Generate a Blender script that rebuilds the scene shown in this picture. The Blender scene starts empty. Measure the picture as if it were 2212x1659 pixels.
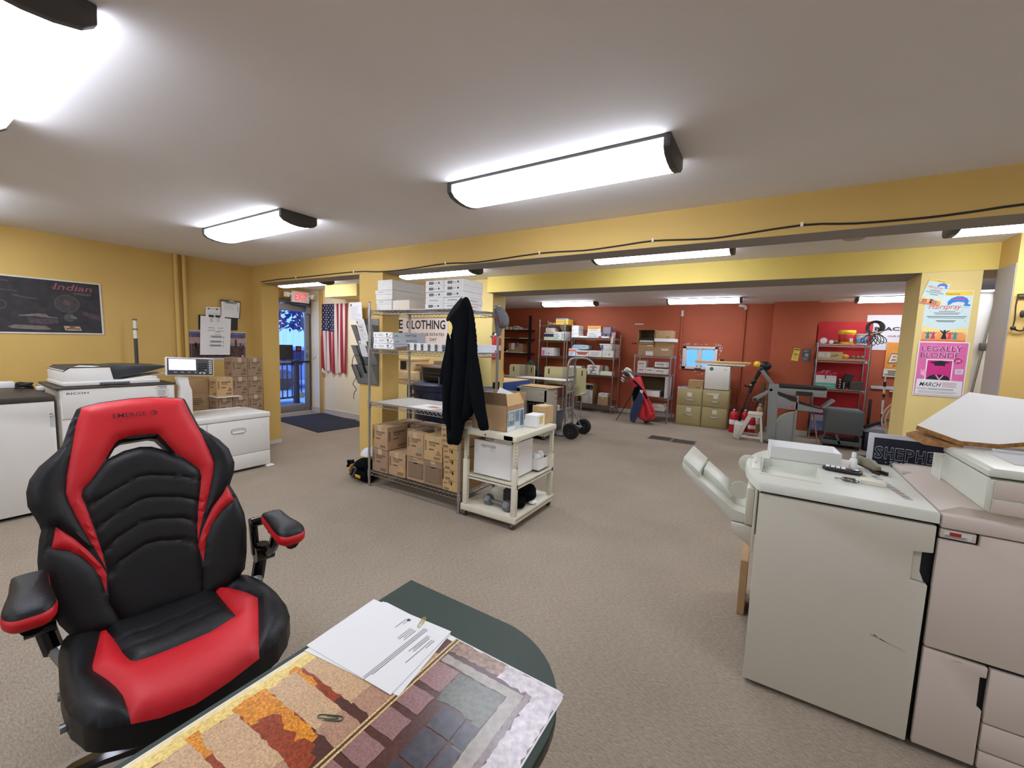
import bpy, bmesh, math, random
from mathutils import Vector, Matrix, geometry
SC = bpy.context.scene
COL = SC.collection
R = math.radians
rnd = random.Random(7)

# ---------------------------------------------------------------- materials
def lin(c):
    return tuple(((v/255)/12.92 if v/255 <= .04045 else ((v/255+.055)/1.055)**2.4) for v in c[:3]) + (1,)
_M = {}
def mat(name, c, rough=.55, metal=0, var=0, scale=40, bump=0, bscale=200, emit=0, stretch=None, coat=0, spec=None):
    """procedural principled material: base colour with noise variation and noise bump"""
    if name in _M: return _M[name]
    m = bpy.data.materials.new(name); m.use_nodes = True
    nt = m.node_tree; b = nt.nodes['Principled BSDF']
    b.inputs['Base Color'].default_value = lin(c)
    b.inputs['Roughness'].default_value = rough; b.inputs['Metallic'].default_value = metal
    if spec is not None: b.inputs['Specular IOR Level'].default_value = spec
    if coat: b.inputs['Coat Weight'].default_value = coat
    if emit:
        b.inputs['Emission Color'].default_value = lin(c); b.inputs['Emission Strength'].default_value = emit
    if var or bump:
        tc = nt.nodes.new('ShaderNodeTexCoord'); vec = tc.outputs['Object']
        if stretch:
            mp = nt.nodes.new('ShaderNodeMapping'); mp.inputs['Scale'].default_value = stretch
            nt.links.new(vec, mp.inputs[0]); vec = mp.outputs[0]
        if var:
            n = nt.nodes.new('ShaderNodeTexNoise'); n.inputs['Scale'].default_value = scale; n.inputs['Detail'].default_value = 4
            nt.links.new(vec, n.inputs['Vector'])
            r = nt.nodes.new('ShaderNodeValToRGB'); a = lin(c)
            r.color_ramp.elements[0].position = .3; r.color_ramp.elements[1].position = .7
            r.color_ramp.elements[0].color = tuple(v*(1-var) for v in a[:3])+(1,)
            r.color_ramp.elements[1].color = tuple(min(1, v*(1+var)) for v in a[:3])+(1,)
            nt.links.new(n.outputs['Fac'], r.inputs[0]); nt.links.new(r.outputs[0], b.inputs['Base Color'])
        if bump:
            n2 = nt.nodes.new('ShaderNodeTexNoise'); n2.inputs['Scale'].default_value = bscale; n2.inputs['Detail'].default_value = 3
            nt.links.new(vec, n2.inputs['Vector'])
            bp = nt.nodes.new('ShaderNodeBump'); bp.inputs['Strength'].default_value = bump; bp.inputs['Distance'].default_value = .004
            nt.links.new(n2.outputs['Fac'], bp.inputs['Height']); nt.links.new(bp.outputs[0], b.inputs['Normal'])
    _M[name] = m; return m
def lamp_mat(name, c, s):
    m = bpy.data.materials.new(name); m.use_nodes = True; nt = m.node_tree
    e = nt.nodes.new('ShaderNodeEmission'); e.inputs[0].default_value = lin(c); e.inputs[1].default_value = s
    nt.links.new(e.outputs[0], nt.nodes['Material Output'].inputs[0]); return m
def glass_mat(name, tint=(235, 242, 245), refl=.08, rough=.0):
    m = bpy.data.materials.new(name); m.use_nodes = True; nt = m.node_tree
    t = nt.nodes.new('ShaderNodeBsdfTransparent'); t.inputs[0].default_value = lin(tint)
    g = nt.nodes.new('ShaderNodeBsdfGlossy'); g.inputs['Roughness'].default_value = rough
    x = nt.nodes.new('ShaderNodeMixShader'); x.inputs[0].default_value = refl
    nt.links.new(t.outputs[0], x.inputs[1]); nt.links.new(g.outputs[0], x.inputs[2])
    nt.links.new(x.outputs[0], nt.nodes['Material Output'].inputs[0]); return m

# ---------------------------------------------------------------- mesh builder
FACE = {'-y': ((1,0,0),(0,0,1)), '+y': ((-1,0,0),(0,0,1)), '+x': ((0,1,0),(0,0,1)), '-x': ((0,-1,0),(0,0,1)), '+z': ((1,0,0),(0,1,0))}
_TXT = {}
def text_mesh(s, bold=0):
    if (s, bold) in _TXT: return _TXT[(s, bold)]
    cu = bpy.data.curves.new('lettering', 'FONT'); cu.body = s; cu.size = 1; cu.offset = bold; cu.resolution_u = 2
    ob = bpy.data.objects.new('lettering', cu); me = ob.to_mesh()
    vs = [v.co.copy() for v in me.vertices]; fs = [tuple(p.vertices) for p in me.polygons]
    ob.to_mesh_clear(); bpy.data.objects.remove(ob); bpy.data.curves.remove(cu)
    xs = [v.x for v in vs] or [0, 1]; ys = [v.y for v in vs] or [0, 1]
    _TXT[(s, bold)] = (vs, fs, min(xs), max(xs), min(ys), max(ys)); return _TXT[(s, bold)]

class MB:
    def __init__(s, default=None):
        s.V = []; s.F = []; s.FM = []; s.ms = []; s.d = default; s.X = None
    def mi(s, m):
        m = m or s.d
        if m not in s.ms: s.ms.append(m)
        return s.ms.index(m)
    def add(s, vs, fs, m=None):
        i = s.mi(m); o = len(s.V)
        for v in vs:
            v = Vector(v); s.V.append(s.X @ v if s.X else v)
        for f in fs:
            s.F.append([o+k for k in f]); s.FM.append(i)
        return s
    def bm(s, bm, m=None):
        bm.verts.ensure_lookup_table()
        return s.add([v.co.copy() for v in bm.verts], [[v.index for v in f.verts] for f in bm.faces], m)
    def box(s, x0, x1, y0, y1, z0, z1, m=None, bev=0, seg=2):
        if bev:
            b = bmesh.new(); bmesh.ops.create_cube(b, size=1)
            for v in b.verts: v.co = Vector(((x0+x1)/2+v.co.x*(x1-x0), (y0+y1)/2+v.co.y*(y1-y0), (z0+z1)/2+v.co.z*(z1-z0)))
            bmesh.ops.bevel(b, geom=b.edges[:], offset=min(bev, .49*min(abs(x1-x0), abs(y1-y0), abs(z1-z0))), segments=seg, affect='EDGES', profile=.5)
            b.verts.index_update(); s.bm(b, m); b.free(); return s
        return s.add([(x0,y0,z0),(x1,y0,z0),(x1,y1,z0),(x0,y1,z0),(x0,y0,z1),(x1,y0,z1),(x1,y1,z1),(x0,y1,z1)],
                     [(3,2,1,0),(4,5,6,7),(0,1,5,4),(1,2,6,5),(2,3,7,6),(3,0,4,7)], m)
    def obox(s, c, size, rot, m=None, bev=0):
        """box centred at c, turned by a euler or matrix"""
        M = Matrix.Translation(c) @ (rot if isinstance(rot, Matrix) else Matrix.Rotation(rot[2],4,'Z') @ Matrix.Rotation(rot[1],4,'Y') @ Matrix.Rotation(rot[0],4,'X'))
        old = s.X; s.X = (old @ M) if old else M
        a, b, d = size; s.box(-a/2, a/2, -b/2, b/2, -d/2, d/2, m, bev); s.X = old; return s
    def prism(s, poly, lo, hi, ax='z', m=None, bev=0):
        """extrude a 2-d outline along an axis: z uses (x,y), y uses (x,z), x uses (y,z)"""
        f = {'z': lambda p, h: (p[0], p[1], h), 'y': lambda p, h: (p[0], h, p[1]), 'x': lambda p, h: (h, p[0], p[1])}[ax]
        b = bmesh.new(); lo_v = [b.verts.new(f(p, lo)) for p in poly]; hi_v = [b.verts.new(f(p, hi)) for p in poly]; n = len(poly)
        b.faces.new(lo_v); b.faces.new(hi_v)
        for i in range(n): b.faces.new((lo_v[i], lo_v[(i+1) % n], hi_v[(i+1) % n], hi_v[i]))
        bmesh.ops.recalc_face_normals(b, faces=b.faces[:])
        if bev: bmesh.ops.bevel(b, geom=[e for e in b.edges if e.is_valid], offset=bev, segments=2, affect='EDGES', profile=.5)
        b.verts.index_update(); s.bm(b, m); b.free(); return s
    def cyl(s, p0, p1, r, m=None, seg=12, r2=None):
        p0 = Vector(p0); p1 = Vector(p1); d = (p1-p0).normalized(); r2 = r if r2 is None else r2
        a = d.orthogonal().normalized(); c = d.cross(a); vs = []; n = seg
        for p, q in ((p0, r), (p1, r2)):
            for i in range(n):
                t = 2*math.pi*i/n; vs.append(p+(a*math.cos(t)+c*math.sin(t))*q)
        fs = [(i, (i+1) % n, n+(i+1) % n, n+i) for i in range(n)] + [tuple(range(n))[::-1], tuple(range(n, 2*n))]
        return s.add(vs, fs, m)
    def tube(s, pts, r, m=None, seg=8, closed=False, smooth=0):
        P = [Vector(p) for p in pts]
        if smooth:
            Q = []; n = len(P); rng = n if closed else n-1
            for i in range(rng):
                p0 = P[(i-1) % n] if closed or i else P[0]; p1 = P[i]; p2 = P[(i+1) % n]; p3 = P[(i+2) % n] if closed or i+2 < n else P[-1]
                for k in range(smooth):
                    t = k/smooth; Q.append(.5*((2*p1)+(p2-p0)*t+(2*p0-5*p1+4*p2-p3)*t*t+(3*p1-p0-3*p2+p3)*t**3))
            if not closed: Q.append(P[-1])
            P = Q
        n = len(P); rs = r if isinstance(r, (list, tuple)) else None
        vs = []; a = None
        for i in range(n):
            d = (P[(i+1) % n]-P[i-1]) if closed else (P[min(i+1, n-1)]-P[max(i-1, 0)])
            d.normalize()
            if a is None: a = d.orthogonal().normalized()
            a = (a-d*a.dot(d)); a = a.normalized() if a.length > 1e-6 else d.orthogonal().normalized()
            c = d.cross(a); q = rs[min(int(i*len(rs)/n), len(rs)-1)] if rs else r
            for k in range(seg):
                t = 2*math.pi*k/seg; vs.append(P[i]+(a*math.cos(t)+c*math.sin(t))*q)
        fs = []
        for i in range(n if closed else n-1):
            j = (i+1) % n
            for k in range(seg): fs.append((i*seg+k, i*seg+(k+1) % seg, j*seg+(k+1) % seg, j*seg+k))
        if not closed: fs += [tuple(range(seg))[::-1], tuple(range((n-1)*seg, n*seg))]
        return s.add(vs, fs, m)
    def loft(s, rings, m=None, cap=True):
        n = len(rings[0]); vs = [p for r in rings for p in r]; fs = []
        for i in range(len(rings)-1):
            for k in range(n): fs.append((i*n+k, i*n+(k+1) % n, (i+1)*n+(k+1) % n, (i+1)*n+k))
        if cap: fs += [tuple(range(n))[::-1], tuple(range((len(rings)-1)*n, len(rings)*n))]
        return s.add(vs, fs, m)
    def lathe(s, prof, c=(0,0,0), ax='z', m=None, seg=20):
        rings = []
        for r, h in prof:
            ring = []
            for i in range(seg):
                t = 2*math.pi*i/seg; a, b = r*math.cos(t), r*math.sin(t)
                p = {'z': (a, b, h), 'y': (a, h, b), 'x': (h, a, b)}[ax]; ring.append((c[0]+p[0], c[1]+p[1], c[2]+p[2]))
            rings.append(ring)
        if ax == 'y': rings = [r[::-1] for r in rings]
        return s.loft(rings, m)
    def ball(s, c, r, m=None, seg=12, sub=8):
        rx, ry, rz = r if isinstance(r, (tuple, list)) else (r, r, r); rings = []
        for j in range(1, sub):
            t = math.pi*j/sub; rings.append([(c[0]+rx*math.sin(t)*math.cos(2*math.pi*i/seg), c[1]+ry*math.sin(t)*math.sin(2*math.pi*i/seg), c[2]-rz*math.cos(t)) for i in range(seg)])
        return s.loft(rings, m)
    def grid(s, fn, nu, nv, m=None):
        vs = [fn(i/nu, j/nv) for j in range(nv+1) for i in range(nu+1)]
        fs = [(j*(nu+1)+i, j*(nu+1)+i+1, (j+1)*(nu+1)+i+1, (j+1)*(nu+1)+i) for j in range(nv) for i in range(nu)]
        return s.add(vs, fs, m)
    def on(s, o, face, pts, m=None, off=.0008):
        """a flat printed patch: outline pts (x,y) on the plane at o, raised by off"""
        u, v = face if not isinstance(face, str) else FACE[face]; u = Vector(u); v = Vector(v); n = u.cross(v).normalized(); o = Vector(o)
        if len(pts) > 4:
            tri = geometry.tessellate_polygon([[Vector((p[0], p[1], 0)) for p in pts]])
            fs = []
            for t in tri:
                a, b, c = (pts[k] for k in t)
                fs.append(t if (b[0]-a[0])*(c[1]-a[1])-(b[1]-a[1])*(c[0]-a[0]) > 0 else t[::-1])
        else: fs = [tuple(range(len(pts)))]
        return s.add([o+u*p[0]+v*p[1]+n*off for p in pts], fs, m)
    def rect(s, o, face, x0, y0, x1, y1, m=None, off=.0008):
        return s.on(o, face, [(x0,y0),(x1,y0),(x1,y1),(x0,y1)], m, off)
    def disc(s, o, face, cx, cy, r, m=None, off=.0008, seg=20, ry=None):
        ry = ry or r
        return s.on(o, face, [(cx+r*math.cos(2*math.pi*i/seg), cy+ry*math.sin(2*math.pi*i/seg)) for i in range(seg)], m, off)
    def text(s, t, o, face, x, y, h, m=None, w=None, bold=0, shear=0, off=.0015, al='l'):
        """lettering of cap height h (and total width w) whose lower left corner is at (x,y) on the plane"""
        vs, fs, x0, x1, y0, y1 = text_mesh(t, bold)
        u, v = face if not isinstance(face, str) else FACE[face]; u = Vector(u); v = Vector(v); n = u.cross(v).normalized(); o = Vector(o)
        ky = h/.73; kx = (w/(x1-x0)) if w else ky
        if al == 'c': x -= (x1-x0)*kx/2
        return s.add([o+u*(x+(p.x-x0)*kx+shear*p.y*ky)+v*(y+p.y*ky)+n*off for p in vs], fs, m)
    def lines(s, o, face, x0, y0, x1, y1, n, m, th=.004, off=.0012, seed=1, ragged=.35):
        """rows of fine print"""
        q = random.Random(seed)
        for i in range(n):
            y = y1-(y1-y0)*(i+.5)/n; s.rect(o, face, x0, y-th/2, x1-(x1-x0)*ragged*q.random(), y+th/2, m, off)
        return s
    def build(s, name, parent=None, loc=(0,0,0), rz=0, ang=35):
        me = bpy.data.meshes.new(name)
        me.from_pydata([tuple(v) for v in s.V], [], s.F)
        for m in s.ms: me.materials.append(m)
        me.polygons.foreach_set('material_index', s.FM)
        me.polygons.foreach_set('use_smooth', [True]*len(s.F))
        me.update(); me.validate()
        me.set_sharp_from_angle(angle=R(ang))
        o = bpy.data.objects.new(name, me); COL.objects.link(o)
        o.location = loc; o.rotation_euler = (0, 0, rz)
        if parent: o.parent = parent
        return o
def tag(o, label, cat, group=None, kind=None):
    o['label'] = label; o['category'] = cat
    if group: o['group'] = group
    if kind: o['kind'] = kind
    return o
def struct(o, label=None, cat=None):
    o['kind'] = 'structure'
    if label: o['label'] = label; o['category'] = cat
    return o
def thing(name, label, cat, loc=(0,0,0), rz=0, group=None):
    o = bpy.data.objects.new(name, None); COL.objects.link(o); o.empty_display_size = .1
    o.location = loc; o.rotation_euler = (0, 0, rz); return tag(o, label, cat, group)
def dup(o, loc, label, rz=None, parent=None):
    c = o.copy(); COL.objects.link(c)
    if parent: c.parent = parent
    else:
        c.location = loc; c['label'] = label
        if rz is not None: c.rotation_euler = (0, 0, rz)
    for ch in list(o.children): dup(ch, None, None, None, c)
    return c

# ---------------------------------------------------------------- palette
WHITE = mat('white paper', (232,232,230), .7)
OFFW = mat('off white card', (214,212,205), .7, var=.04, scale=15)
PAPERGREY = mat('grey white card', (196,196,194), .7)
INK = mat('black ink', (30,30,32), .7)
GINK = mat('grey print', (120,120,122), .8)
BLACK = mat('black plastic', (24,24,25), .45)
SOFTBLK = mat('soft black cloth', (7,10,14), .95, spec=.12, var=.25, scale=60, bump=.2, bscale=500)
DGREY = mat('dark grey plastic', (62,63,64), .5)
MGREY = mat('mid grey metal', (132,134,135), .45)
CHROME = mat('chrome wire', (190,192,195), .28, 1)
STEEL = mat('brushed steel', (150,150,150), .4, 1)
CARD = mat('brown cardboard', (168,136,98), .85, var=.08, scale=12)
CARDL = mat('light cardboard', (193,160,112), .85, var=.06, scale=12)
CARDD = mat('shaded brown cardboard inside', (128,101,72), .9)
TAPE = mat('packing tape', (186,164,130), .3)
CREAM = mat('cream painted metal', (214,209,188), .5, var=.03, scale=9)
RED = mat('red paint', (170,30,34), .45)
YELL = mat('yellow print', (222,182,60), .6)
BLUEP = mat('blue print', (62,92,160), .6)
ORANGE = mat('orange print', (226,120,50), .6)
TEALP = mat('teal print', (70,160,150), .6)
WOOD = mat('pale wood', (206,170,122), .6, var=.12, scale=6, stretch=(1,14,14))
# ================================================================ camera
cam = bpy.data.cameras.new('camera'); co = bpy.data.objects.new('camera', cam); COL.objects.link(co)
cam.sensor_fit = 'HORIZONTAL'; cam.sensor_width = 36; cam.lens = 895.468/2212*36; cam.clip_start = .02; cam.clip_end = 200
def cam_rot(yaw, pit, rol):
    f = Vector((-math.sin(yaw)*math.cos(pit), math.cos(yaw)*math.cos(pit), -math.sin(pit)))
    r = Vector((math.cos(yaw), math.sin(yaw), 0)); u = r.cross(f)
    r2 = math.cos(rol)*r+math.sin(rol)*u; u2 = -math.sin(rol)*r+math.cos(rol)*u
    return Matrix((r2, u2, -f)).transposed()
co.matrix_world = Matrix.Translation((0,0,1.48)) @ cam_rot(R(31.7459), R(5.4395), R(1.9370)).to_4x4()
SC.camera = co
SC.view_settings.view_transform = 'Standard'; SC.view_settings.look = 'None'; SC.view_settings.gamma = 1
SC.view_settings.use_curve_mapping = False; SC.view_settings.exposure = 0.6
SC.cycles.diffuse_bounces = 8

# ================================================================ world: overcast winter sky
w = bpy.data.worlds.new('sky'); SC.world = w; w.use_nodes = True
nt = w.node_tree; bg = nt.nodes['Background']
bg.inputs[0].default_value = lin((120,160,245)); bg.inputs[1].default_value = 2.2

# ================================================================ room shell
YEL = mat('yellow wall paint', (206,172,98), .75, var=.03, scale=2.5, bump=.08, bscale=120)
YELP = mat('pale yellow wall paint', (228,206,134), .75, var=.03, scale=3)
REDW = mat('terracotta wall paint', (172,86,54), .7, var=.05, scale=2.5, bump=.08, bscale=120)
CEIL = mat('ceiling paint', (230,228,228), .9, var=.02, scale=2, bump=.05, bscale=150)
TRIMW = mat('white trim paint', (206,202,192), .6)
GREYW = mat('blue grey wall paint', (122,120,134), .8)
def carpet():
    m = bpy.data.materials.new('taupe carpet'); m.use_nodes = True; nt = m.node_tree; b = nt.nodes['Principled BSDF']; L = nt.links.new
    b.inputs['Roughness'].default_value = .95; b.inputs['Specular IOR Level'].default_value = .1
    tc = nt.nodes.new('ShaderNodeTexCoord')
    mp = nt.nodes.new('ShaderNodeMapping'); mp.inputs['Rotation'].default_value = (0,0,R(30)); mp.inputs['Scale'].default_value = (45,150,1)
    n = nt.nodes.new('ShaderNodeTexNoise'); n.inputs['Scale'].default_value = 1; n.inputs['Detail'].default_value = 3
    n2 = nt.nodes.new('ShaderNodeTexNoise'); n2.inputs['Scale'].default_value = 260; n2.inputs['Detail'].default_value = 2
    n3 = nt.nodes.new('ShaderNodeTexNoise'); n3.inputs['Scale'].default_value = 1.3; n3.inputs['Detail'].default_value = 4
    L(tc.outputs['Object'], mp.inputs[0]); L(mp.outputs[0], n.inputs['Vector']); L(tc.outputs['Object'], n2.inputs['Vector']); L(tc.outputs['Object'], n3.inputs['Vector'])
    a = nt.nodes.new('ShaderNodeMath'); a.operation = 'ADD'; L(n.outputs['Fac'], a.inputs[0]); L(n2.outputs['Fac'], a.inputs[1])
    a2 = nt.nodes.new('ShaderNodeMath'); a2.operation = 'MULTIPLY_ADD'; a2.inputs[1].default_value = .45; L(n3.outputs['Fac'], a2.inputs[0]); L(a.outputs[0], a2.inputs[2])
    r = nt.nodes.new('ShaderNodeValToRGB'); e = r.color_ramp.elements
    e[0].position = .3; e[0].color = lin((106,93,79)); e[1].position = .8; e[1].color = lin((184,170,151))
    k = nt.nodes.new('ShaderNodeMath'); k.operation = 'MULTIPLY'; k.inputs[1].default_value = .45; L(a2.outputs[0], k.inputs[0])
    L(k.outputs[0], r.inputs[0]); L(r.outputs[0], b.inputs['Base Color'])
    bp = nt.nodes.new('ShaderNodeBump'); bp.inputs['Strength'].default_value = .35; bp.inputs['Distance'].default_value = .004
    L(a.outputs[0], bp.inputs['Height']); L(bp.outputs[0], b.inputs['Normal']); return m
CARPET = carpet()
ZC = 2.40
o = MB(CARPET).box(-7.9, 5, -3.1, 10, -.12, 0).build('floor'); struct(o)
b = MB(CEIL); b.box(-7.9, 5, -3.1, 5.28, ZC, ZC+.12); b.box(-7.9, 5, 5.28, 10, 2.43, 2.55); struct(b.build('ceiling'))
# front room walls
struct(MB(YEL).box(-6.12, -6, -3.1, 3.18, 0, ZC).build('wall_left'))
struct(MB(mat('off white wall paint', (226,222,212), .75)).box(-6.12, 5, -3.1, -3, 0, ZC).build('wall_behind'))
struct(MB(YEL).box(4.9, 5, -3, 10, 0, 2.43).build('wall_right'))
# front beam with the wall stub at its left end and the square post
YB0, YB1 = 2.956, 3.18
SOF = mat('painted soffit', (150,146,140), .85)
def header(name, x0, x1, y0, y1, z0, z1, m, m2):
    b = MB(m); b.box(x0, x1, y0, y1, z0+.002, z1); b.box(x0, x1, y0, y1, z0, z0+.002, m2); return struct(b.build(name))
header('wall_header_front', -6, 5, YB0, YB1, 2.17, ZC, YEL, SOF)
struct(MB(YEL).box(-6, -5.762, YB0, YB1, 0, 2.17).build('wall_stub'))
struct(MB(YEL).box(-3.787, -3.425, YB0, YB1, 0, 2.17).build('wall_post'))
# second header wall
YELM = mat('lemon wall paint', (230,206,112), .75, var=.03, scale=3)
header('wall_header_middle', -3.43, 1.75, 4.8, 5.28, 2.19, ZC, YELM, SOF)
struct(MB(YELP).box(-5.6, -3.43, 4.95, 5.28, 0, ZC).build('wall_middle'))
b = MB(mat('cream wall paint', (244,234,202), .75, var=.02, scale=3)); b.box(-7.9, -5.6, 4.95, 5.28, 0, ZC); struct(b.build('wall_flag_side'))
struct(MB(YELP).box(1.02, 1.376, 4.8, 5.28, 0, 2.19).build('wall_poster_column'))
struct(MB(YEL).box(1.75, 5, 4.8, 5.28, 0, ZC).build('wall_header_right'))
struct(MB(YEL).box(1.455, 1.9, 4.50, 4.8, 0, ZC).build('wall_right_pillar'))
struct(MB(mat('grey painted trim', (170,164,158), .6)).box(1.450, 1.455, 4.505, 4.8, 0, 2.19).build('trim_1'))
# entry alcove
b = MB(YEL); b.box(-7.96, -7.84, 3.06, 4.02, 0, ZC); b.box(-7.96, -7.84, 4.98, 5.28, 0, ZC); b.box(-7.96, -7.84, 4.02, 4.98, 2.2, ZC); struct(b.build('wall_entry'))
struct(MB(YEL).box(-7.96, -6, 3.06, 3.18, 0, ZC).build('wall_entry_side'))
b = MB(YELP); b.box(-6.76, -5.9, 4.55, 4.95, 2.2, ZC); struct(b.build('trim_2'))
b = MB(YEL); b.box(-7.50, -7.41, 4.91, 4.95, 0, ZC, bev=.01); struct(b.build('trim_3'))
# back room
struct(MB(REDW).box(-7.9, 5, 9.5, 9.6, 0, 2.43).build('wall_back'))
b = MB(REDW); b.box(-.01, .665, 9.18, 9.5, 0, 2.43); struct(b.build('wall_back_pillar'))
struct(MB(REDW).box(-7.9, -7.8, 5.28, 9.5, 0, 2.43).build('wall_back_left'))
# white skirting strips
struct(MB(TRIMW).box(-7.8, -.02, 9.487, 9.5, 0, .09).build('baseboard_back'))
struct(MB(TRIMW).box(-.02, .675, 9.167, 9.18, 0, .09).build('baseboard_pillar'))
struct(MB(TRIMW).box(-7.84, -5, 4.937, 4.95, 0, .1).build('baseboard_entry'))
struct(MB(TRIMW).box(-5.765, -5.75, YB0-.012, YB1+.002, 0, .05).build('baseboard_stub'))

# pipes painted with the walls
for x, y, n in ((-5.965, 2.105, 0), (-5.965, 2.185, 1)):
    tag(MB(YEL).cyl((0,0,0), (0,0,ZC-.001), .022, seg=14).build('wall_pipe', None, (x, y, 0)), ('left' if n == 0 else 'right')+' of two yellow painted pipes running up the left wall', 'pipe', 'pipes on the left wall')
for x, y, n in ((-1.66, 9.475, 0), (-.49, 9.475, 1)):
    t = thing('wall_pipe', ('terracotta painted pipe left of the small window', 'terracotta painted pipe right of the white mini fridge')[n], 'pipe', (x, y, 0), 0, 'pipes on the back wall')
    MB(REDW).cyl((0,0,0), (0,0,2.33), .02, seg=12).build('pipe', t)
    b = MB(TRIMW).cyl((0,0,2.2), (0,0,2.32), .03, seg=12) if n == 0 else MB(TRIMW).tube([(0,0,2.33),(0,-.02,2.37),(-.04,-.04,2.39),(-.12,-.04,2.40)], .028, smooth=4)
    b.build('pipe_end', t)

# small window in the back wall: built on the wall face, with a glowing blue sheet for daylight
FRW = mat('white vinyl window frame', (214,216,214), .4)
PLAS = mat('raw plaster patch', (200,190,178), .9, var=.1, scale=20)
PANE = glass_mat('window pane')
def window():
    t = struct(bpy.data.objects.new('window_1', None)); COL.objects.link(t); t.location = (-1.265, 9.5, 1.33); t['label'] = 'small white vinyl sliding window in the terracotta wall'; t['category'] = 'window'
    b = MB(FRW); W, Hh = .335, .24
    for x0, x1, z0, z1 in ((-W, W, -Hh, -Hh+.055), (-W, W, Hh-.05, Hh), (-W, -W+.07, -Hh, Hh), (W-.05, W, -Hh, Hh)): b.box(x0, x1, -.03, .02, z0, z1, bev=.004)
    b.box(-.03, .035, -.022, .01, -Hh+.05, Hh-.05)
    for a, c in ((-.265, -.03), (.035, .285)):
        for x0, x1, z0, z1 in ((a, c, -.185, -.165), (a, c, .17, .19), (a, a+.02, -.185, .19), (c-.02, c, -.185, .19)): b.box(x0, x1, -.015, .005, z0, z1)
    b.build('window_frame', t)
    MB(PANE).box(-.27, .285, -.004, -.001, -.19, .19).build('window_pane', t)
    MB(DGREY).box(-.08, .05, -.036, -.03, -Hh+.008, -Hh+.03).build('latch', t)
window()
# glowing blue sheet at the pane stands in for the sky; wall is solid
b = MB(mat('glowing blue sheet as window sky', (84,150,255), .5, emit=.9)); b.box(-1.55, -.97, 9.494, 9.497, 1.13, 1.53); o = b.build('window_glow_sheet'); o.parent = bpy.data.objects['window_1']; o.matrix_parent_inverse = Matrix.Translation((1.265, -9.5, -1.33))
q = random.Random(3); b = MB(PLAS)
for i in range(46):
    t = q.random(); side = q.choice('tttblr')
    x, z = {'t': (-.36+.78*t, .27+.03*q.random()), 'b': (-.36+.5*t, -.27-.1*q.random()), 'l': (-.36-.02*q.random(), -.3+.55*t), 'r': (.37+.06*q.random(), .05+.25*t)}[side]
    a, c = .008+.03*q.random(), .004+.012*q.random()
    if side in 'lr': a, c = c, a
    b.on((-1.265, 9.5, 1.33), '-y', [(x-a, z), (x, z-c), (x+a, z+.3*c), (x+.2*a, z+c), (x-.6*a, z+.7*c)], off=.001)
struct(b.build('trim_4'))
# scraps of tape left on the back wall
b = MB(TRIMW); b.box(-2.66, -2.47, 9.494, 9.4985, 2.02, 2.045); b.build('tape_strip'); tag(bpy.data.objects['tape_strip'], 'short white tape strip stuck high on the terracotta wall', 'tape')
for i, (x, z, l) in enumerate(((-3.75, 1.87, 'black bracket slot above the wire shelf right of the yellow carton'), (-3.8, 1.42, 'black bracket slot behind the middle wire shelf'), (-2.63, 1.6, 'black wall bracket between wire shelf and brown open cartons'))):
    tag(MB(BLACK).box(-.07, .07, -.012, -.001, -.01, .01).build('wall_bracket', None, (x, 9.5, z)), l, 'bracket', 'black brackets on the back wall')

# ================================================================ glass entry door (door_1) and what lies outside
ALU = mat('grey aluminium', (150,148,146), .45, .6)
ALUD = mat('dark aluminium frame', (112,106,96), .5, .3)
def door():
    t = struct(bpy.data.objects.new('door_1', None)); COL.objects.link(t); t.location = (-7.84, 4.5, 0); t['label'] = 'glazed aluminium entry door with push bar'; t['category'] = 'door'
    f = MB(ALUD)
    for y0, y1, z0, z1 in ((-.48, -.43, 0, 2.2), (.43, .48, 0, 2.2), (-.48, .48, 2.12, 2.2)): f.box(-.06, .03, y0, y1, z0, z1)
    f.box(-.06, .03, -.43, .43, 0, .02, TRIMW); f.build('door_frame', t)
    l = MB(ALU)
    for y0, y1, z0, z1 in ((-.425, -.34, .02, 2.11), (.33, .425, .02, 2.11), (-.34, .33, 1.98, 2.11), (-.34, .33, .02, .17)): l.box(-.03, .015, y0, y1, z0, z1, bev=.006)
    leaf = l.build('door_leaf', t)
    MB(PANE).box(-.012, -.006, -.35, .34, .16, 1.99).build('door_glass', t)
    b = MB(BLACK); b.box(.03, .06, .02, .40, .985, 1.02, bev=.006); b.box(.03, .055, -.36, .02, .985, 1.02, ALU, bev=.006); b.box(.015, .035, .36, .40, .97, 1.03, ALU); b.box(.015, .035, -.39, -.35, .97, 1.03, ALU); b.build('push_bar', t)
    b = MB(ALU).cyl((.015,.37,1.18), (.05,.37,1.18), .03, seg=16); b.box(.015, .04, .33, .41, 1.12, 1.24, bev=.008); b.build('door_lock', t)
    b = MB(ALU).box(.015, .07, .33, .42, 1.94, 2.08, bev=.01); b.tube([(.05,.38,2.06),(.06,.15,2.09),(.02,-.1,2.13)], .008, DGREY); b.build('door_closer', t)
    b = MB(INK).box(.004, .008, -.27, .08, 1.05, 1.33); b.lines((.008,0,0), ((0,1,0),(0,0,1)), -.25, 1.07, .06, 1.31, 9, DGREY, .008, .001, ragged=.5); b.build('door_sign', t)
    b = MB(INK).box(.004, .008, .14, .25, 1.2, 1.31); b.disc((.008,0,0), ((0,1,0),(0,0,1)), .195, 1.26, .03, RED, .001); b.build('door_sticker', t)
    b = MB(mat('round clear decal', (150,170,170), .5)); b.disc((.004,0,0), ((0,1,0),(0,0,1)), .26, .34, .06, None, .001); b.build('door_decal', t)
door()
SNOW = mat('snow', (190,205,240), .9, var=.12, scale=3)
o = MB(SNOW).box(-40, -7.97, -20, 30, -.3, -.14).build('ground'); struct(o, 'snowy ground beyond the entry door', 'ground')
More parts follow.
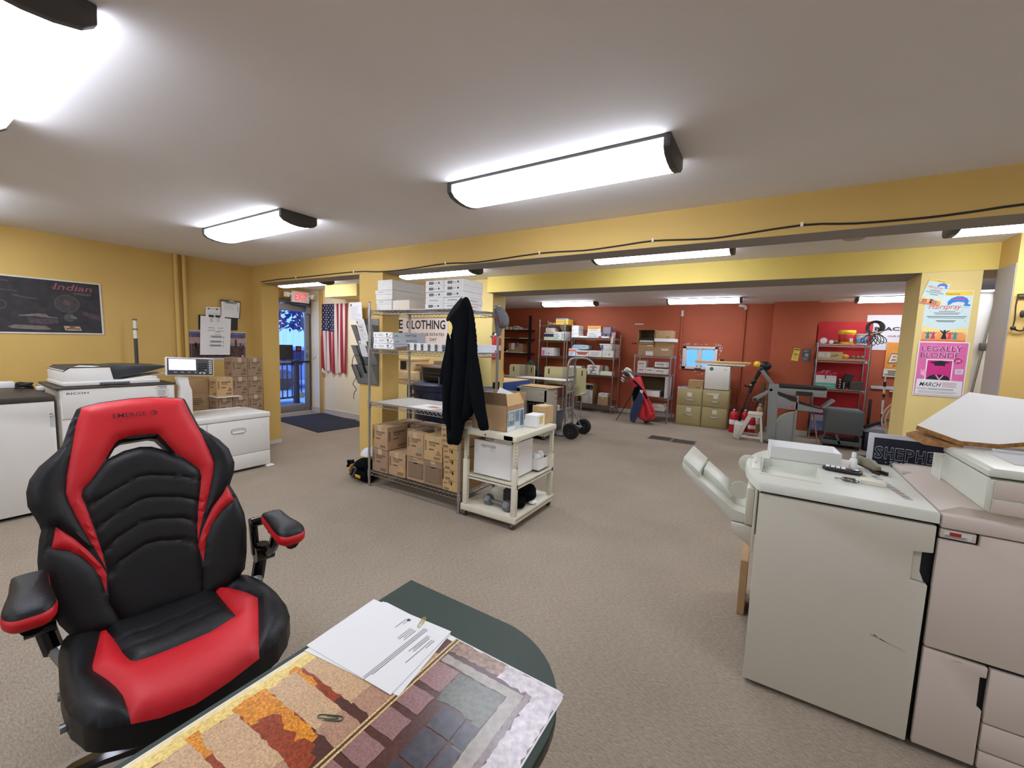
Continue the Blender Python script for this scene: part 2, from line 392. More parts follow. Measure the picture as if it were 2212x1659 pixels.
DEK = mat('landing concrete', (120,130,150), .8, var=.1, scale=5)
struct(MB(DEK).box(-9.6, -7.97, 3.6, 5.6, -.14, -.03).build('trim_5'), 'landing outside the entry door', 'step')
IRON = mat('dark iron railing', (30,36,60), .5)
t = thing('porch_railing', 'dark iron railing on the landing outside the glass door', 'railing', (-9.2, 5.1, -.03))
b = MB(IRON); b.box(-.05, .05, -.72, -.62, 0, 1.05, bev=.005); b.box(-.05, .05, .3, .4, 0, 1.0, bev=.005); b.build('post', t)
b = MB(IRON); b.box(-.03, .03, -.62, .5, .88, .93); b.box(-.02, .02, -.62, .5, .12, .16); b.obox((0, -.98, .72), (.05, .75, .05), (R(35),0,0)); b.obox((0, -.98, .02), (.04, .75, .04), (R(35),0,0)); b.build('rail', t)
b = MB(IRON)
for i in range(10): b.box(-.01, .01, -.53+i*.11, -.51+i*.11, .14, .9)
for i in range(5): b.box(-.01, .01, -.80-i*.11, -.78-i*.11, .1-.077*i, .8-.077*i)
b.build('baluster_run', t)
LEAFD = mat('blue cast shrub foliage', (40,52,100), .9, var=.5, scale=9)  # blue outdoor light cast put into foliage and bark, as in the snow above
BARK = mat('blue cast bark', (52,58,92), .9, var=.3, scale=10)
def shrub(name, label, cat, loc, w, h, n, seed, tall=0):
    t = thing(name, label, cat, loc); q = random.Random(seed); b = MB(LEAFD)
    for i in range(n):
        a = q.random()*6.283; rr = w*math.sqrt(q.random()); z = tall+h*q.random()
        k = math.sqrt(max(.1, 1-((z-tall)/h*1.6-.7)**2)) if h else 1
        c = Vector((rr*k*math.cos(a), rr*k*math.sin(a), z)); d = Vector((q.uniform(-1,1), q.uniform(-1,1), q.uniform(-.6,1))).normalized(); e = d.orthogonal().normalized(); s_ = .05+.07*q.random()
        s_ *= (1 if not tall else 2)
        b.add([c-d*s_, c+e*s_*.45, c+d*s_, c-e*s_*.45], [(0,1,2,3)])
    b.build('foliage', t)
    b = MB(BARK)
    if tall:
        b.cyl((0,0,0), (0,0,tall+h*.6), .14, seg=10, r2=.05)
    for i in range(14):
        a = q.random()*6.283; b.tube([(0,0,tall*.8), (w*.4*math.cos(a), w*.4*math.sin(a), tall+h*.4), (w*.8*math.cos(a), w*.8*math.sin(a), tall+h*(.6+.3*q.random()))], .012 if not tall else .03, seg=5)
    b.build('stem', t); return t
shrub('shrub', 'bluish shrub growing just behind the porch railing', 'shrub', (-9.75, 4.75, -.14), .5, .8, 420, 1)
shrub('tree', 'nearest snowy tree seen through the entry door glass', 'tree', (-17, 8.2, -.14), 2.3, 3.6, 700, 2, 2.0)
shrub('tree', 'left snowy tree behind the nearest one seen through the door glass', 'tree', (-27, 8.0, -.14), 3, 4.5, 700, 3, 2.2)
shrub('tree', 'farthest snowy tree at right of the door glass', 'tree', (-24, 15.0, -.14), 2.6, 4.4, 650, 4, 2.0)
t = thing('parked_car', 'pale parked car far outside seen through the door glass', 'car', (-13.0, 8.4, -.14), R(80))
b = MB(mat('pale car paint', (170,185,215), .3)); b.prism([(-2.1,.3),(2.1,.3),(2.15,.7),(1.3,.85),(.7,1.3),(-1.1,1.3),(-1.7,.9),(-2.1,.8)], -.8, .8, 'y', bev=.06); b.build('body', t)
b = MB(mat('dark car glass', (40,55,90), .1)); b.prism([(.62,1.22),(1.15,.88),(-1.5,.9),(-1.03,1.22)], -.81, .81, 'y'); b.build('side_window', t)
for x in (-1.3, 1.35):
    for y in (-.8, .62): MB(BLACK).cyl((x, y, .32), (x, y+.18, .32), .32, seg=20).build('wheel', t)

# ================================================================ ceiling lights
LENS = lamp_mat('lit lens', (234,240,255), 13)
CAPM = mat('dark bronze end cap', (66,64,62), .45)
def ceiling_light(label, x, y, z=ZC, L=1.24, first=[None]):
    if first[0]: return dup(first[0], (x, y, z), label)
    t = thing('ceiling_light', label, 'ceiling light', (x, y, z), 0, 'wraparound ceiling lights'); first[0] = t
    hw = .135
    prof = [(-hw, -.012), (-hw, -.052), (-.108, -.074), (-.055, -.087), (0, -.091), (.055, -.087), (.108, -.074), (hw, -.052), (hw, -.012)]
    MB(LENS).prism(prof, -L/2+.03, L/2-.03, 'x').build('lens', t)
    MB(CAPM).box(-L/2+.02, L/2-.02, -hw-.004, hw+.004, -.014, 0).build('housing', t)
    cp = [(p[0]*1.04, p[1]*1.03-.001) for p in prof]; cp[0] = (-hw*1.05, 0); cp[-1] = (hw*1.05, 0)
    for s in (-1, 1): MB(CAPM).prism(cp, s*(L/2), s*(L/2-.032), 'x', bev=.004).build('end_cap', t)
    return t
for a in (('large ceiling light nearest the middle of the front room', -1.05, 2.05), ('ceiling light in the front room nearest the left wall', -3.68, 1.86),
          ('ceiling light cut off by the upper left photo corner', -2.32, .30), ('ceiling light just outside the photo at the far left edge', -5.05, .35),
          ('ceiling light behind the front beam above the wire shelf boxes', -3.70, 4.08), ('ceiling light between the two yellow beams at centre', -.95, 4.05),
          ('ceiling light between the beams cut off by the right photo edge', 1.58, 4.02), ('ceiling light in the entry before the glass door', -6.55, 4.02),
          ('back room ceiling light above the chrome shelves at left', -3.78, 8.35, 2.43), ('back room ceiling light in front of the small window', -1.12, 8.35, 2.43),
          ('back room ceiling light before the white banner at right', 1.72, 8.75, 2.43), ('back room ceiling light just behind the second beam at right', 1.66, 6.3, 2.43),
          ('back room ceiling light hidden behind the second beam at left', -3.6, 6.2, 2.43), ('ceiling light of the side room seen edge on through the right opening', 2.33, 5.72, 2.43), ('added unseen ceiling light in the front room behind the viewer', -1.2, -1.6), ('added unseen ceiling light at the rear left of the front room behind the viewer', -4.2, -1.6), ('added unseen ceiling light at the rear right of the front room behind the viewer', 2.2, -1.6), ('ceiling light right of the viewer over the big copier', 1.75, .9)): ceiling_light(*a)  # unseen row behind the viewer added to light the surfaces facing the camera
# exit sign over the door
t = thing('exit_sign', 'white exit sign with red letters and two emergency lamps above the glass door', 'exit sign', (-7.60, 4.60, 2.13))
PLW = mat('white plastic', (226,224,214), .45)
MB(PLW).box(-.03, .03, -.17, .17, 0, .205, bev=.008).build('body', t)
b = MB(mat('red lit letters', (255,40,60), .5, emit=1.4)); b.text('EXIT', (.03,0,0), '+x', -.115, .035, .135, None, .23, .01); b.build('lettering', t)
for s in (-1, 1):
    b = MB(PLW).cyl((0, s*.17, .14), (0, s*.21, .14), .02, seg=10); b.obox((.01, s*.26, .13), (.07, .10, .09), (0, R(15), R(s*25)), None, .012); b.build('lamp_head', t)
MB(PLW).box(-.24, -.03, -.05, .05, .08, .12).build('wall_arm', t)
# smoke detector and floor vents
tag(MB(mat('aged white plastic', (178,172,162), .6)).lathe([(.0,0),(.085,0),(.085,-.015),(.06,-.035),(0,-.035)], seg=24).box(-.04, .04, -.06, -.055, -.03, -.02, DGREY).build('smoke_detector', None, (.47, 4.12, ZC)), 'round smoke detector on the ceiling between the two beams', 'smoke detector')
t = None
for i, (x, y, l) in enumerate(((-1.46, 7.13, 'left floor vent grille set into the carpet'), (-1.09, 7.11, 'right floor vent grille set into the carpet'))):
    if t: dup(t, (x, y, 0), l); continue
    t = thing('floor_vent', l, 'floor vent', (x, y, 0), R(1), 'floor vents')
    b = MB(mat('vent rim', (120,108,96), .5))
    for x0, x1, y0, y1 in ((-.18,.18,-.15,-.135),(-.18,.18,.135,.15),(-.18,-.165,-.15,.15),(.165,.18,-.15,.15)): b.box(x0, x1, y0, y1, 0, .006)
    b.build('rim', t); b = MB(mat('dark vent slats', (58,52,46), .5)); b.box(-.165, .165, -.135, .135, 0, .0025)
    for k in range(22): b.obox((-.155+k*.0148, 0, .0035), (.006, .27, .003), (0,0,0))
    b.build('grille', t)
# cable along the front beam
pts = [(564,609),(605,603),(640,600),(764,588),(820,592),(880,588),(963,569),(1030,567),(1166,547),(1260,541),(1330,532),(1410,520),(1490,518),(1560,513),(1732,486),(1850,483),(2000,471),(2110,456),(2212,441)]
tag(MB(INK).tube([(x, 2.952, z) for x, z in [(-5.75,2.187),(-5.3,2.199),(-4.947,2.196),(-3.874,2.2),(-3.465,2.176),(-3.067,2.176),(-2.578,2.195),(-2.226,2.18),(-1.609,2.204),(-1.242,2.193),(-.997,2.201),(-.74,2.213),(-.505,2.198),(-.315,2.193),(.093,2.218),(.339,2.198),(.615,2.193),(.794,2.201),(.946,2.211),(1.4,2.22),(2.2,2.21)]], .0055, smooth=3, seg=6).build('cable'), 'thin black cable stapled along the front yellow beam', 'cable')
for i, (x, z) in enumerate(((-4.95,2.2),(-3.87,2.203),(-2.58,2.198),(-1.61,2.207),(-.74,2.216),(.093,2.221))):
    tag(MB(WHITE).box(-.007, .007, -.014, 0, -.012, .012, bev=.002).build('cable_clip', None, (x, YB0, z)), ('first','second','third','fourth','fifth','sixth')[i]+' white clip from the left along the black beam cable', 'clip', 'cable clips on the front beam')

# ================================================================ cushions cut from stitched panels
def inside(p, poly):
    c = False; n = len(poly); x, y = p; j = n-1
    for i in range(n):
        xi, yi = poly[i]; xj, yj = poly[j]
        if (yi > y) != (yj > y) and x < (xj-xi)*(y-yi)/(yj-yi)+xi: c = not c
        j = i
    return c
def seglist(polys, closed=True):
    return [(p[i], p[(i+1) % len(p)]) for p in polys for i in range(len(p) if closed else len(p)-1)]
def dist(p, segs):
    b = 1e9; x, y = p
    for (ax, ay), (bx, by) in segs:
        dx, dy = bx-ax, by-ay; t = ((x-ax)*dx+(y-ay)*dy)/(dx*dx+dy*dy+1e-12); t = 0 if t < 0 else 1 if t > 1 else t
        d = (x-ax-t*dx)**2+(y-ay-t*dy)**2
        if d < b: b = d
    return math.sqrt(b)
def smooth_poly(p, k=3, closed=True):
    o = []; n = len(p); P = [Vector((*q, 0)) for q in p]
    for i in range(n if closed else n-1):
        p0 = P[(i-1) % n] if closed or i else P[0]; p1 = P[i]; p2 = P[(i+1) % n]; p3 = P[(i+2) % n] if closed or i+2 < n else P[-1]
        for j in range(k):
            t = j/k; q = .5*((2*p1)+(p2-p0)*t+(2*p0-5*p1+4*p2-p3)*t*t+(3*p1-p0-3*p2+p3)*t**3); o.append((q.x, q.y))
    if not closed: o.append(p[-1])
    return o
def dens(p, s=.012, closed=True):
    o = []; n = len(p)
    for i in range(n if closed else n-1):
        a, b = p[i], p[(i+1) % n]; k = max(1, int(math.hypot(b[0]-a[0], b[1]-a[1])/s))
        o += [(a[0]+(b[0]-a[0])*t/k, a[1]+(b[1]-a[1])*t/k) for t in range(k)]
    if not closed: o.append(p[-1])
    return o
def cushion(outline, panels, holes, stitches, base, thick, puff, to3, parent, backname, backmat, step=.013, sidemat=None, crease=.006):
    """panels: (name, outline, material, parent or None); to3(s,t,h) places a point; everything outside the panels is the backing part"""
    outline = dens(outline); pans = [(n, dens(p), m) for n, p, m in panels]; hol = [dens(h) for h in holes]; st = [dens(s_, closed=False) for s_ in stitches]
    V = []; E = []
    for p in [outline]+[q[1] for q in pans]+hol:
        o = len(V); V += p; E += [(o+i, o+(i+1) % len(p)) for i in range(len(p))]
    for p in st:
        o = len(V); V += p; E += [(o+i, o+i+1) for i in range(len(p)-1)]
    allp = [outline]+[q[1] for q in pans]+hol; segs = seglist([outline]+hol)+seglist([q[1] for q in pans]); ss = seglist(st, False)
    xs = [p[0] for p in outline]; ys = [p[1] for p in outline]; y = min(ys); r = 0
    while y < max(ys):
        x = min(xs)+(r % 2)*step/2
        while x < max(xs):
            if inside((x, y), outline) and dist((x, y), segs) > step*.4 and (not ss or dist((x, y), ss) > step*.4): V.append((x, y))
            x += step
        y += step*.87; r += 1
    vv, _, ff, *_ = geometry.delaunay_2d_cdt([Vector(p) for p in V], E, [], 0, 1e-5)
    P2 = [(v.x, v.y) for v in vv]; osegs = seglist([outline]+hol)
    H = []
    for p in P2:
        d = dist(p, segs); h = base(*p)+puff*(1-math.exp(-d/.016))
        do = dist(p, osegs); h -= .016*math.exp(-do/.012)
        if ss: h -= crease*math.exp(-(dist(p, ss)/.0055)**2)
        H.append(h)
    tri = {None: []}; keep = []
    for f in ff:
        c = (sum(P2[i][0] for i in f)/3, sum(P2[i][1] for i in f)/3)
        if not inside(c, outline) or any(inside(c, h) for h in hol): continue
        k = next((n for n, p, m in pans if inside(c, p)), None)
        a, b, d = (P2[i] for i in f)
        if (b[0]-a[0])*(d[1]-a[1])-(b[1]-a[1])*(d[0]-a[0]) < 0: f = f[::-1]
        tri.setdefault(k, []).append(tuple(f)); keep.append(tuple(f))
    top = [to3(p[0], p[1], h) for p, h in zip(P2, H)]; bot = [to3(p[0], p[1], base(*p)-thick) for p in P2]
    cnt = {}
    for f in keep:
        for i in range(3):
            e = (f[i], f[(i+1) % 3]); cnt[tuple(sorted(e))] = cnt.get(tuple(sorted(e)), []) + [e]
    n = len(P2); B = MB(backmat); B.add(top, tri[None])
    o2 = MB(sidemat or backmat); side = [(e[0][1], e[0][0], n+e[0][0], n+e[0][1]) for e in cnt.values() if len(e) == 1]
    B.add(top+bot, [s_[::-1] if 0 else s_ for s_ in side]+[tuple(n+i for i in f[::-1]) for f in keep], sidemat or backmat)
    root = B.build(backname, parent, ang=50)
    for nme, p, m in pans:
        if nme in tri: MB(m).add(top, tri.pop(nme)).build(nme.split('#')[0], root, ang=50)
    return root

# ================================================================ gaming style chair
LEB = mat('black leatherette', (12,13,14), .45, spec=.4, bump=.25, bscale=350)
LER = mat('red leatherette', (204,22,32), .5, bump=.2, bscale=350)
GLOSS = mat('black gloss plastic', (14,14,15), .12)
def chair():
    A = R(-9); t = thing('gaming_chair', 'black and red gaming chair with cut-out headrest beside the desk', 'chair', (-1.63, .545, .0045), A)
    REC = R(19); cr, sr = math.cos(REC), math.sin(REC)
    def tb(s, u, h): # across, up the back, out of the back
        return (-.19-u*sr+h*cr, s, .47+u*cr+h*sr)
    sil = [(-.129,.787),(-.178,.774),(-.189,.766),(-.211,.709),(-.232,.637),(-.249,.616),(-.288,.575),(-.31,.537),(-.319,.497),(-.318,.451),(-.306,.417),(-.297,.388),(-.293,.366),(-.299,.339),(-.306,.274),(-.305,.23),(-.295,.15),(-.27,.06),(-.235,-.01),(-.10,-.03),(.08,-.03),(.2,-.01),(.25,.04),(.264,.105),(.275,.199),(.274,.263),(.256,.338),(.237,.392),(.242,.406),(.257,.443),(.263,.483),(.25,.546),(.22,.592),(.176,.639),(.161,.656),(.126,.777),(.118,.785),(.021,.798),(-.048,.796)]
    Li = [(-.159,.253),(-.173,.338),(-.187,.415),(-.196,.454),(-.192,.477),(-.168,.505),(-.135,.561),(-.1,.624),(-.089,.637),(-.05,.648),(.001,.648),(.026,.643)]
    Ri = [(.037,.625),(.075,.557),(.116,.512),(.14,.478),(.144,.448),(.135,.397),(.12,.317),(.111,.249),(.109,.2)]
    band = [(-.176,.770),(-.195,.703),(-.209,.625),(-.227,.53),(-.232,.475),(-.227,.442),(-.206,.364),(-.177,.275),(-.152,.192)]+Li+Ri+[(.12,.247),(.143,.319),(.167,.394),(.184,.459),(.19,.497),(.179,.553),(.162,.621),(.138,.704),(.117,.781),(.021,.794),(-.048,.792),(-.129,.783)]
    pad = [(-.1485,.19)]+[(x+.004, y) for x, y in Li[:5]]+[(-.15,.53),(-.122,.571),(-.076,.593),(-.03,.601),(.004,.596),(.038,.578),(.068,.554),(.112,.508)]+[(x-.004, y) for x, y in Ri[3:]]+[(.112,.08),(.10,-.02),(-.12,-.02),(-.152,.08)]
    hole = [(-.119,.574),(-.097,.615),(-.08,.627),(0,.632),(.021,.625),(.066,.557),(.038,.581),(.004,.599),(-.03,.604),(-.076,.596)]
    wl = [(-.261,.369),(-.274,.304),(-.238,.286),(-.207,.254),(-.182,.209),(-.165,.159),(-.157,.108),(-.152,.174),(-.162,.206),(-.189,.263),(-.22,.317)]
    wr = [(.224,.391),(.243,.331),(.197,.3),(.156,.25),(.133,.196),(.117,.115),(.108,.19),(.127,.24),(.167,.318),(.204,.361)]
    st = []
    for dy in (0, -.083, -.165, -.247):
        st.append([(-.182+.012*(-dy/.08)+.002,.415+dy),(-.118,.452+dy),(-.045,.489+dy),(-.01,.488+dy),(.066,.468+dy),(.139-.01*(-dy/.08),.436+dy)])
    bs = lambda s, u: .030*min(1, (abs(s+.026)/.29))**2*(1 if u < .62 else max(0, 1-(u-.62)/.1))
    back = cushion(sil, [('headrest_band', band, LER), ('back_pad', pad, LEB), ('side_flash#l', wl, LER), ('side_flash#r', wr, LER)], [hole], st, bs, .075, .018, tb, t, 'backrest', LEB)
    hb = next(c for c in back.children if c.name.startswith('headrest_band')); hb['label'] = 'red leatherette headrest band with dark lettering'
    for c in back.children:
        if c.name.startswith('side_flash'): c['label'] = 'red side flash'
    b = MB(mat('dark red embroidery', (74,14,20), .6)); n0 = Vector(tb(-.1, .716, .0245)); U = Vector((0,1,0)); Vv = Vector((-sr,0,cr))
    b.text('EMERGE', n0, (U, Vv), 0, 0, .017, None, .094, .004, 0, .004)
    for x, y in ((.104,.0095),(.110,.004),(.110,.0095),(.110,.015),(.116,.004),(.116,.0095),(.116,.015)): b.rect(n0, (U, Vv), x-.0016, y-.0016, x+.0016, y+.0016, None, .004)
    b.on(n0, (U, Vv), [(.112,.0195),(.117,.0195),(.128,.0095),(.117,-.0005),(.112,-.0005),(.122,.0095)], None, .004); b.build('lettering', back)
    # seat
    def ts(s, f, h): return (f, s, .468+h)
    so = [(-.172,-.236),(-.228,-.236),(-.267,-.212),(-.278,-.129),(-.28,.04),(-.274,.135),(-.267,.181),(-.243,.244),(-.218,.266),(-.16,.292),(-.103,.310),(-.027,.319),(.06,.306),(.149,.284),(.211,.263),(.255,.226),(.283,.179),(.299,.106),(.304,-.003),(.295,-.111),(.27,-.202),(.238,-.248),(.157,-.244),(0,-.25)]
    ro = [(-.173,-.213),(-.19,-.114),(-.212,.013),(-.212,.038),(-.189,.108),(-.176,.157),(-.166,.21),(-.160,.2915),(-.103,.3095),(-.027,.3185),(.06,.3055),(.149,.2835),(.237,-.002),(.221,-.07),(.192,-.143),(.142,-.224)]
    ri = [(.143,-.128),(.146,-.032),(.149,.043),(.143,.053),(.06,.082),(-.019,.083),(-.094,.082),(-.122,.075),(-.133,.057),(-.142,.014),(-.156,-.104)]
    sbase = lambda s, f: -.03*max(0, (f-.18)/.13)**2+.012*min(1, abs(s-.01)/.28)**2
    cushion(so, [('seat_trim', ro+ri, LER), ('seat_pad', ri+[(-.171,-.21),(.140,-.222)], LEB)], [], [[(-.15,-.075),(-.07,-.06),(.05,-.075),(.137,-.085)],[(-.147,-.005),(-.07,.012),(.05,-.005),(.14,-.015)]], sbase, .085, .018, ts, t, 'seat', LEB, crease=.0025)
    for c in t.children:
        for g in c.children:
            if g.name.startswith('seat_trim'): g['label'] = 'red leatherette seat trim'
    # arms that flip on a bracket beside the back
    for sgn, ox in ((1, .015), (-1, .015)):
        def L(x, y, z): return (x, ox+sgn*y, z)
        arm = MB(GLOSS)
        arm.tube([L(-.255,.30,.42), L(-.26,.315,.5), L(-.25,.325,.57)], .026, seg=10)
        arm.tube([L(-.25,.325,.53), L(-.20,.335,.555), L(-.155,.335,.60), L(-.13,.335,.64), L(-.11,.335,.675)], .022, seg=10, smooth=3)
        arm.tube([L(-.15,.335,.665), L(-.05,.335,.672), L(.04,.335,.672)], .026, seg=10)
        arm.cyl(L(-.25,.29,.53), L(-.25,.36,.53), .034, seg=16); arm.cyl(L(-.29,.29,.66), L(-.29,.335,.66), .02, seg=12); arm.obox(L(-.285,.30,.60), (.03,.03,.16), (0,R(-12),0), None, .006)
        arm.tube([L(-.255,.30,.43), L(-.16,.27,.40), L(-.04,.2,.40)], .02, STEEL, seg=8)
        a = arm.build('armrest', t)
        ring = []
        outl = [(-.19,-.030),(-.17,-.046),(-.08,-.05),(.04,-.062),(.09,-.058),(.118,-.035),(.122,0),(.118,.035),(.09,.058),(.04,.062),(-.08,.05),(-.17,.046),(-.19,.030)]
        outl = [(x*.86-.005, y*.84) for x, y in smooth_poly(outl, 3)]; zz = lambda x: .018*max(0, (-x)/.19)**2 - .012*max(0, (x-.02)/.1)**2
        def R_(k, h): return [L(-.03+x*k-.01, .338+y*k, .695+h+zz(x*k)) for x, y in (outl if sgn > 0 else outl[::-1])]
        MB(LER).loft([R_(.86,-.024), R_(.97,-.012), R_(1.0,.004), R_(.95,.017)]).build('arm_trim', a, ang=70)['label'] = 'red armrest edge'
        MB(LEB).loft([R_(.95,.017), R_(.92,.023), R_(.84,.029), R_(.7,.034), R_(.5,.038), R_(.3,.040), R_(.06,.041)]).build('arm_pad', a, ang=80)
        if sgn < 0:
            b = MB(STEEL); b.cyl(L(.13,.245,.40), L(.13,.30,.40), .012, seg=10); b.cyl(L(-.02,.25,.40), L(-.02,.30,.40), .012, seg=10); b.build('bolt', a)
    b = MB(BLACK); b.box(-.14, .14, -.11, .11, .365, .39, bev=.01); b.box(-.06, .06, -.05, .05, .33, .37, bev=.01); b.build('mechanism', t)
    b = MB(BLACK); b.cyl((0,0,.09), (0,0,.34), .035, seg=20); b.cyl((0,0,.12), (0,0,.24), .045, seg=20); b.build('gas_lift', t)
    base = MB(GLOSS).cyl((0,0,.07), (0,0,.13), .06, seg=24)
    base = base.build('base', t)
    for k in range(5):
        a = R(104+72*k); c, s_ = math.cos(a), math.sin(a); b = MB(GLOSS)
        rings = []
        for r_, z, w_, h_ in ((.03,.115,.045,.02),(.1,.115,.036,.02),(.2,.105,.030,.017),(.29,.085,.024,.014),(.325,.07,.016,.01)):
            rings.append([(r_*c-s_*u*w_, r_*s_+c*u*w_, z+v*h_) for u, v in ((-1,-.8),(-1,.3),(-.6,.9),(.6,.9),(1,.3),(1,-.8))])
        b.loft(rings); b.build('base_leg', base)
        w_ = MB(BLACK); 
        for d in (-1, 1): w_.cyl((.325*c-s_*.008*d-s_*.0, .325*s_+c*.008*d, .027), (.325*c-s_*.026*d, .325*s_+c*.026*d, .027), .0265, seg=18)
        w_.cyl((.325*c, .325*s_, .02), (.325*c, .325*s_, .075), .009, seg=10); w_.build('caster', base)
chair()
CMAT = mat('clear chair mat', (150,140,128), .35)
o = MB(CMAT).box(-.52, .52, -.75, .33, .001, .004, bev=.0012).build('chair_mat', None, (-1.42, .62, 0)); tag(o, 'thin translucent mat on the carpet under the gaming chair', 'floor mat')

# ================================================================ desk with picture mat and papers
DESK = mat('dark green laminate', (44,60,50), .6, var=.05, scale=30, bump=.05, bscale=600)
DEDG = mat('black edge band', (30,35,33), .35)
def desk():
    t = thing('desk', 'dark green laminate desk with one rounded corner', 'desk', (0,0,0))
    pl = [(-.895,-1.0),(-.300,-1.0),(-.300,.64)]+[(-.30-.25+.25*math.cos(a), .64+.25*math.sin(a)) for a in [R(d) for d in range(5,91,7)]]+[(-.55,.889),(-.895,.889)]
    b = MB(DESK); b.prism(pl, .736, .74, 'z', DESK, .0008); b.build('desktop', t)
    MB(DEDG).prism([(x*1.0, y) for x, y in pl], .708, .7362, 'z', None, .003).build('edge_band', t)
    b = MB(BLACK); b.box(-.86, -.84, -.95, .80, .06, .708); b.build('modesty_panel', t)
    for x in (-.80, -.40):
        for y in (-.9, .70): MB(BLACK).box(x-.02, x+.02, y-.02, y+.02, 0, .708, bev=.004).build('leg', t)
desk()
# glossy printed desk mat: a picture of a sunlit block wall and a window
def pict():
    D = lambda n, c, v=.3, s=60: mat('print '+n, c, .28, var=v, scale=s)
    STC, STP, MOR, GOLD, FIRE, BRN = D('sandy block', (204,168,128), .28, 260), D('mauve block', (150,112,108), .28, 240), D('rust mortar', (150,62,22), .5, 220), D('pale gold', (240,206,120), .25, 200), D('flame orange', (226,138,30), .5, 230), D('dark red brown', (84,48,40), .35, 150)
    GLS, WIN, FRM, SNOWP, TAN, BAND = D('blue grey glass', (66,62,70), .35, 60), D('grey green wall', (98,98,84), .3, 120), D('stone frame', (160,150,138), .2, 60), D('snowy bank', (200,190,192), .3, 80), D('muddy bank', (150,120,100), .5, 90), D('gold line', (226,190,130), .5, 300)
    o = thing('desk_mat', 'glossy desk mat printed with a sunlit stone wall picture', 'desk mat', (0,0,.7402)); b = MB(BRN)
    x0, x1, y0, y1 = -.880, -.314, -.55, .767; r = .018; pl = []
    for cx, cy, a0 in ((x1-r,y1-r,0),(x0+r,y1-r,90),(x0+r,y0+r,180),(x1-r,y0+r,270)):
        pl += [(cx+r*math.cos(R(a0+k*15)), cy+r*math.sin(R(a0+k*15))) for k in range(7)]
    b.prism(pl, 0, .0022, 'z', WHITE); O = (0,0,.0022); f = '+z'
    q = random.Random(4); cnt = [0]
    def patch(pts, m, lay, jag=0):
        if jag:
            P = dens(pts, .012); P = [(x+q.uniform(-jag, jag), y+q.uniform(-jag, jag)) for x, y in P]
            P = [(min(max(x, x0+.003), x1-.003), min(max(y, y0+.003), y1-.003)) for x, y in P]; pts = P
        cnt[0] += 1; b.on(O, f, pts, m, .00008*lay+.0000015*cnt[0])
    rc = lambda a, c, d, e: [(a, d), (c, d), (c, e), (a, e)]
    patch(rc(x0+.003, x1-.003, y0+.003, y1-.015), BRN, 1)
    patch(rc(x0+.003, -.862, y0+.003, .75), D('pale yellow', (240,220,160), .12, 90), 2)
    patch(rc(-.866, -.838, y0+.003, .70), GOLD, 3, .003)
    patch(rc(-.85, -.70, y0+.003, .56), MOR, 2, .004); patch(rc(-.85, -.66, .362, .425), FIRE, 4, .004); patch(rc(-.78, -.62, .355, .40), MOR, 5, .01); patch(rc(-.85, -.76, -.2, .215), FIRE, 4, .006); patch(rc(-.85, -.78, .285, .302), FIRE, 4, .004); patch(rc(-.85, -.77, .475, .495), FIRE, 4, .004)
    rows = [(.688,.745),(.605,.67),(.53,.588),(.49,.528),(.428,.478),(.306,.358),(.222,.288)]
    for lo, hi in ((.62,.70),(.50,.586),(.424,.482),(.300,.362),(.222,.287),(.05,.20),(-.1,.03),(-.3,-.12)):
        patch(rc(-.838, -.665, lo, hi), STC, 6, .0025); patch(rc(-.672, -.612, lo+.001, hi-.001), D('dusky block', (178,138,112), .28, 250), 7, .003)
    for lo, hi in ((.62,.685),(.555,.605),(.49,.54),(.425,.475),(.355,.41),(.26,.34),(.17,.245)):
        patch(rc(-.60, -.538, lo, hi), STP, 8, .0012)
    patch(rc(-.613, -.5985, .17, .764), BAND, 12); patch(rc(-.6085, -.603, .17, .764), D('line core', (96,60,40), .6, 400), 13)
    # right half: window in its stone frame and a snowy bank behind
    patch(rc(-.598, x1-.003, .725, .764), TAN, 3, .004); patch(rc(-.46, x1-.003, .72, .764), SNOWP, 4, .006); patch(rc(-.372, x1-.003, .18, .75), SNOWP, 4, .005); patch(rc(-.355, -.32, .45, .57), D('lilac snow', (176,172,184), .2, 60), 5, .012)
    patch(rc(-.596, -.385, .690, .712), FRM, 6, .0015); patch(rc(-.415, -.385, .18, .712), FRM, 6, .0015); patch(rc(-.385, -.372, .18, .722), D('lilac edge', (132,112,110), .3, 90), 6, .002)
    patch(rc(-.535, -.417, .605, .688), WIN, 5, .004); patch(rc(-.417, -.44, .18, .69), WIN, 5, .002)
    for a, c in ((-.508,-.452),(-.446,-.418)):
        for lo, hi in ((.548,.600),(.478,.542),(.40,.470),(.32,.392),(.2,.312)): patch(rc(a, c, lo, hi), GLS, 9, .001)
    b.build('picture', o)
    return o
pict()
b = MB(WHITE); f = '+z'
def sheet(name, label, pts, z, txt):
    b = MB(WHITE); b.prism(pts, 0, .0012, 'z')
    o = Vector((*pts[0], .0012)); u = (Vector(pts[1])-Vector(pts[0])).normalized(); u = Vector((u.x, u.y, 0)); v = Vector((-u.y, u.x, 0)); w = (Vector(pts[1])-Vector(pts[0])).length
    txt(b, o, (u, v), w); return tag(b.build(name, None, (0,0,z)), label, 'paper', 'papers on the desk')
def t2(b, o, f, w):
    b.text('M', o, f, .1, -.012, .008, INK); b.lines(o, f, .12, -.02, .16, -.004, 3, GINK, .0012)
sheet('paper_sheet', 'lower white sheet jutting out under the typed letter on the desk', [(-.876,.762),(-.634,.769),(-.601,.565),(-.880,.531)][::-1][2:]+[(-.876,.762),(-.634,.769)][::-1][::-1][:0]+[(-.876,.762),(-.634,.769),(-.601,.565),(-.880,.531)][::-1][:2] if 0 else [(-.876,.762),(-.880,.531),(-.601,.565),(-.634,.769)], .7428, lambda *a: None)
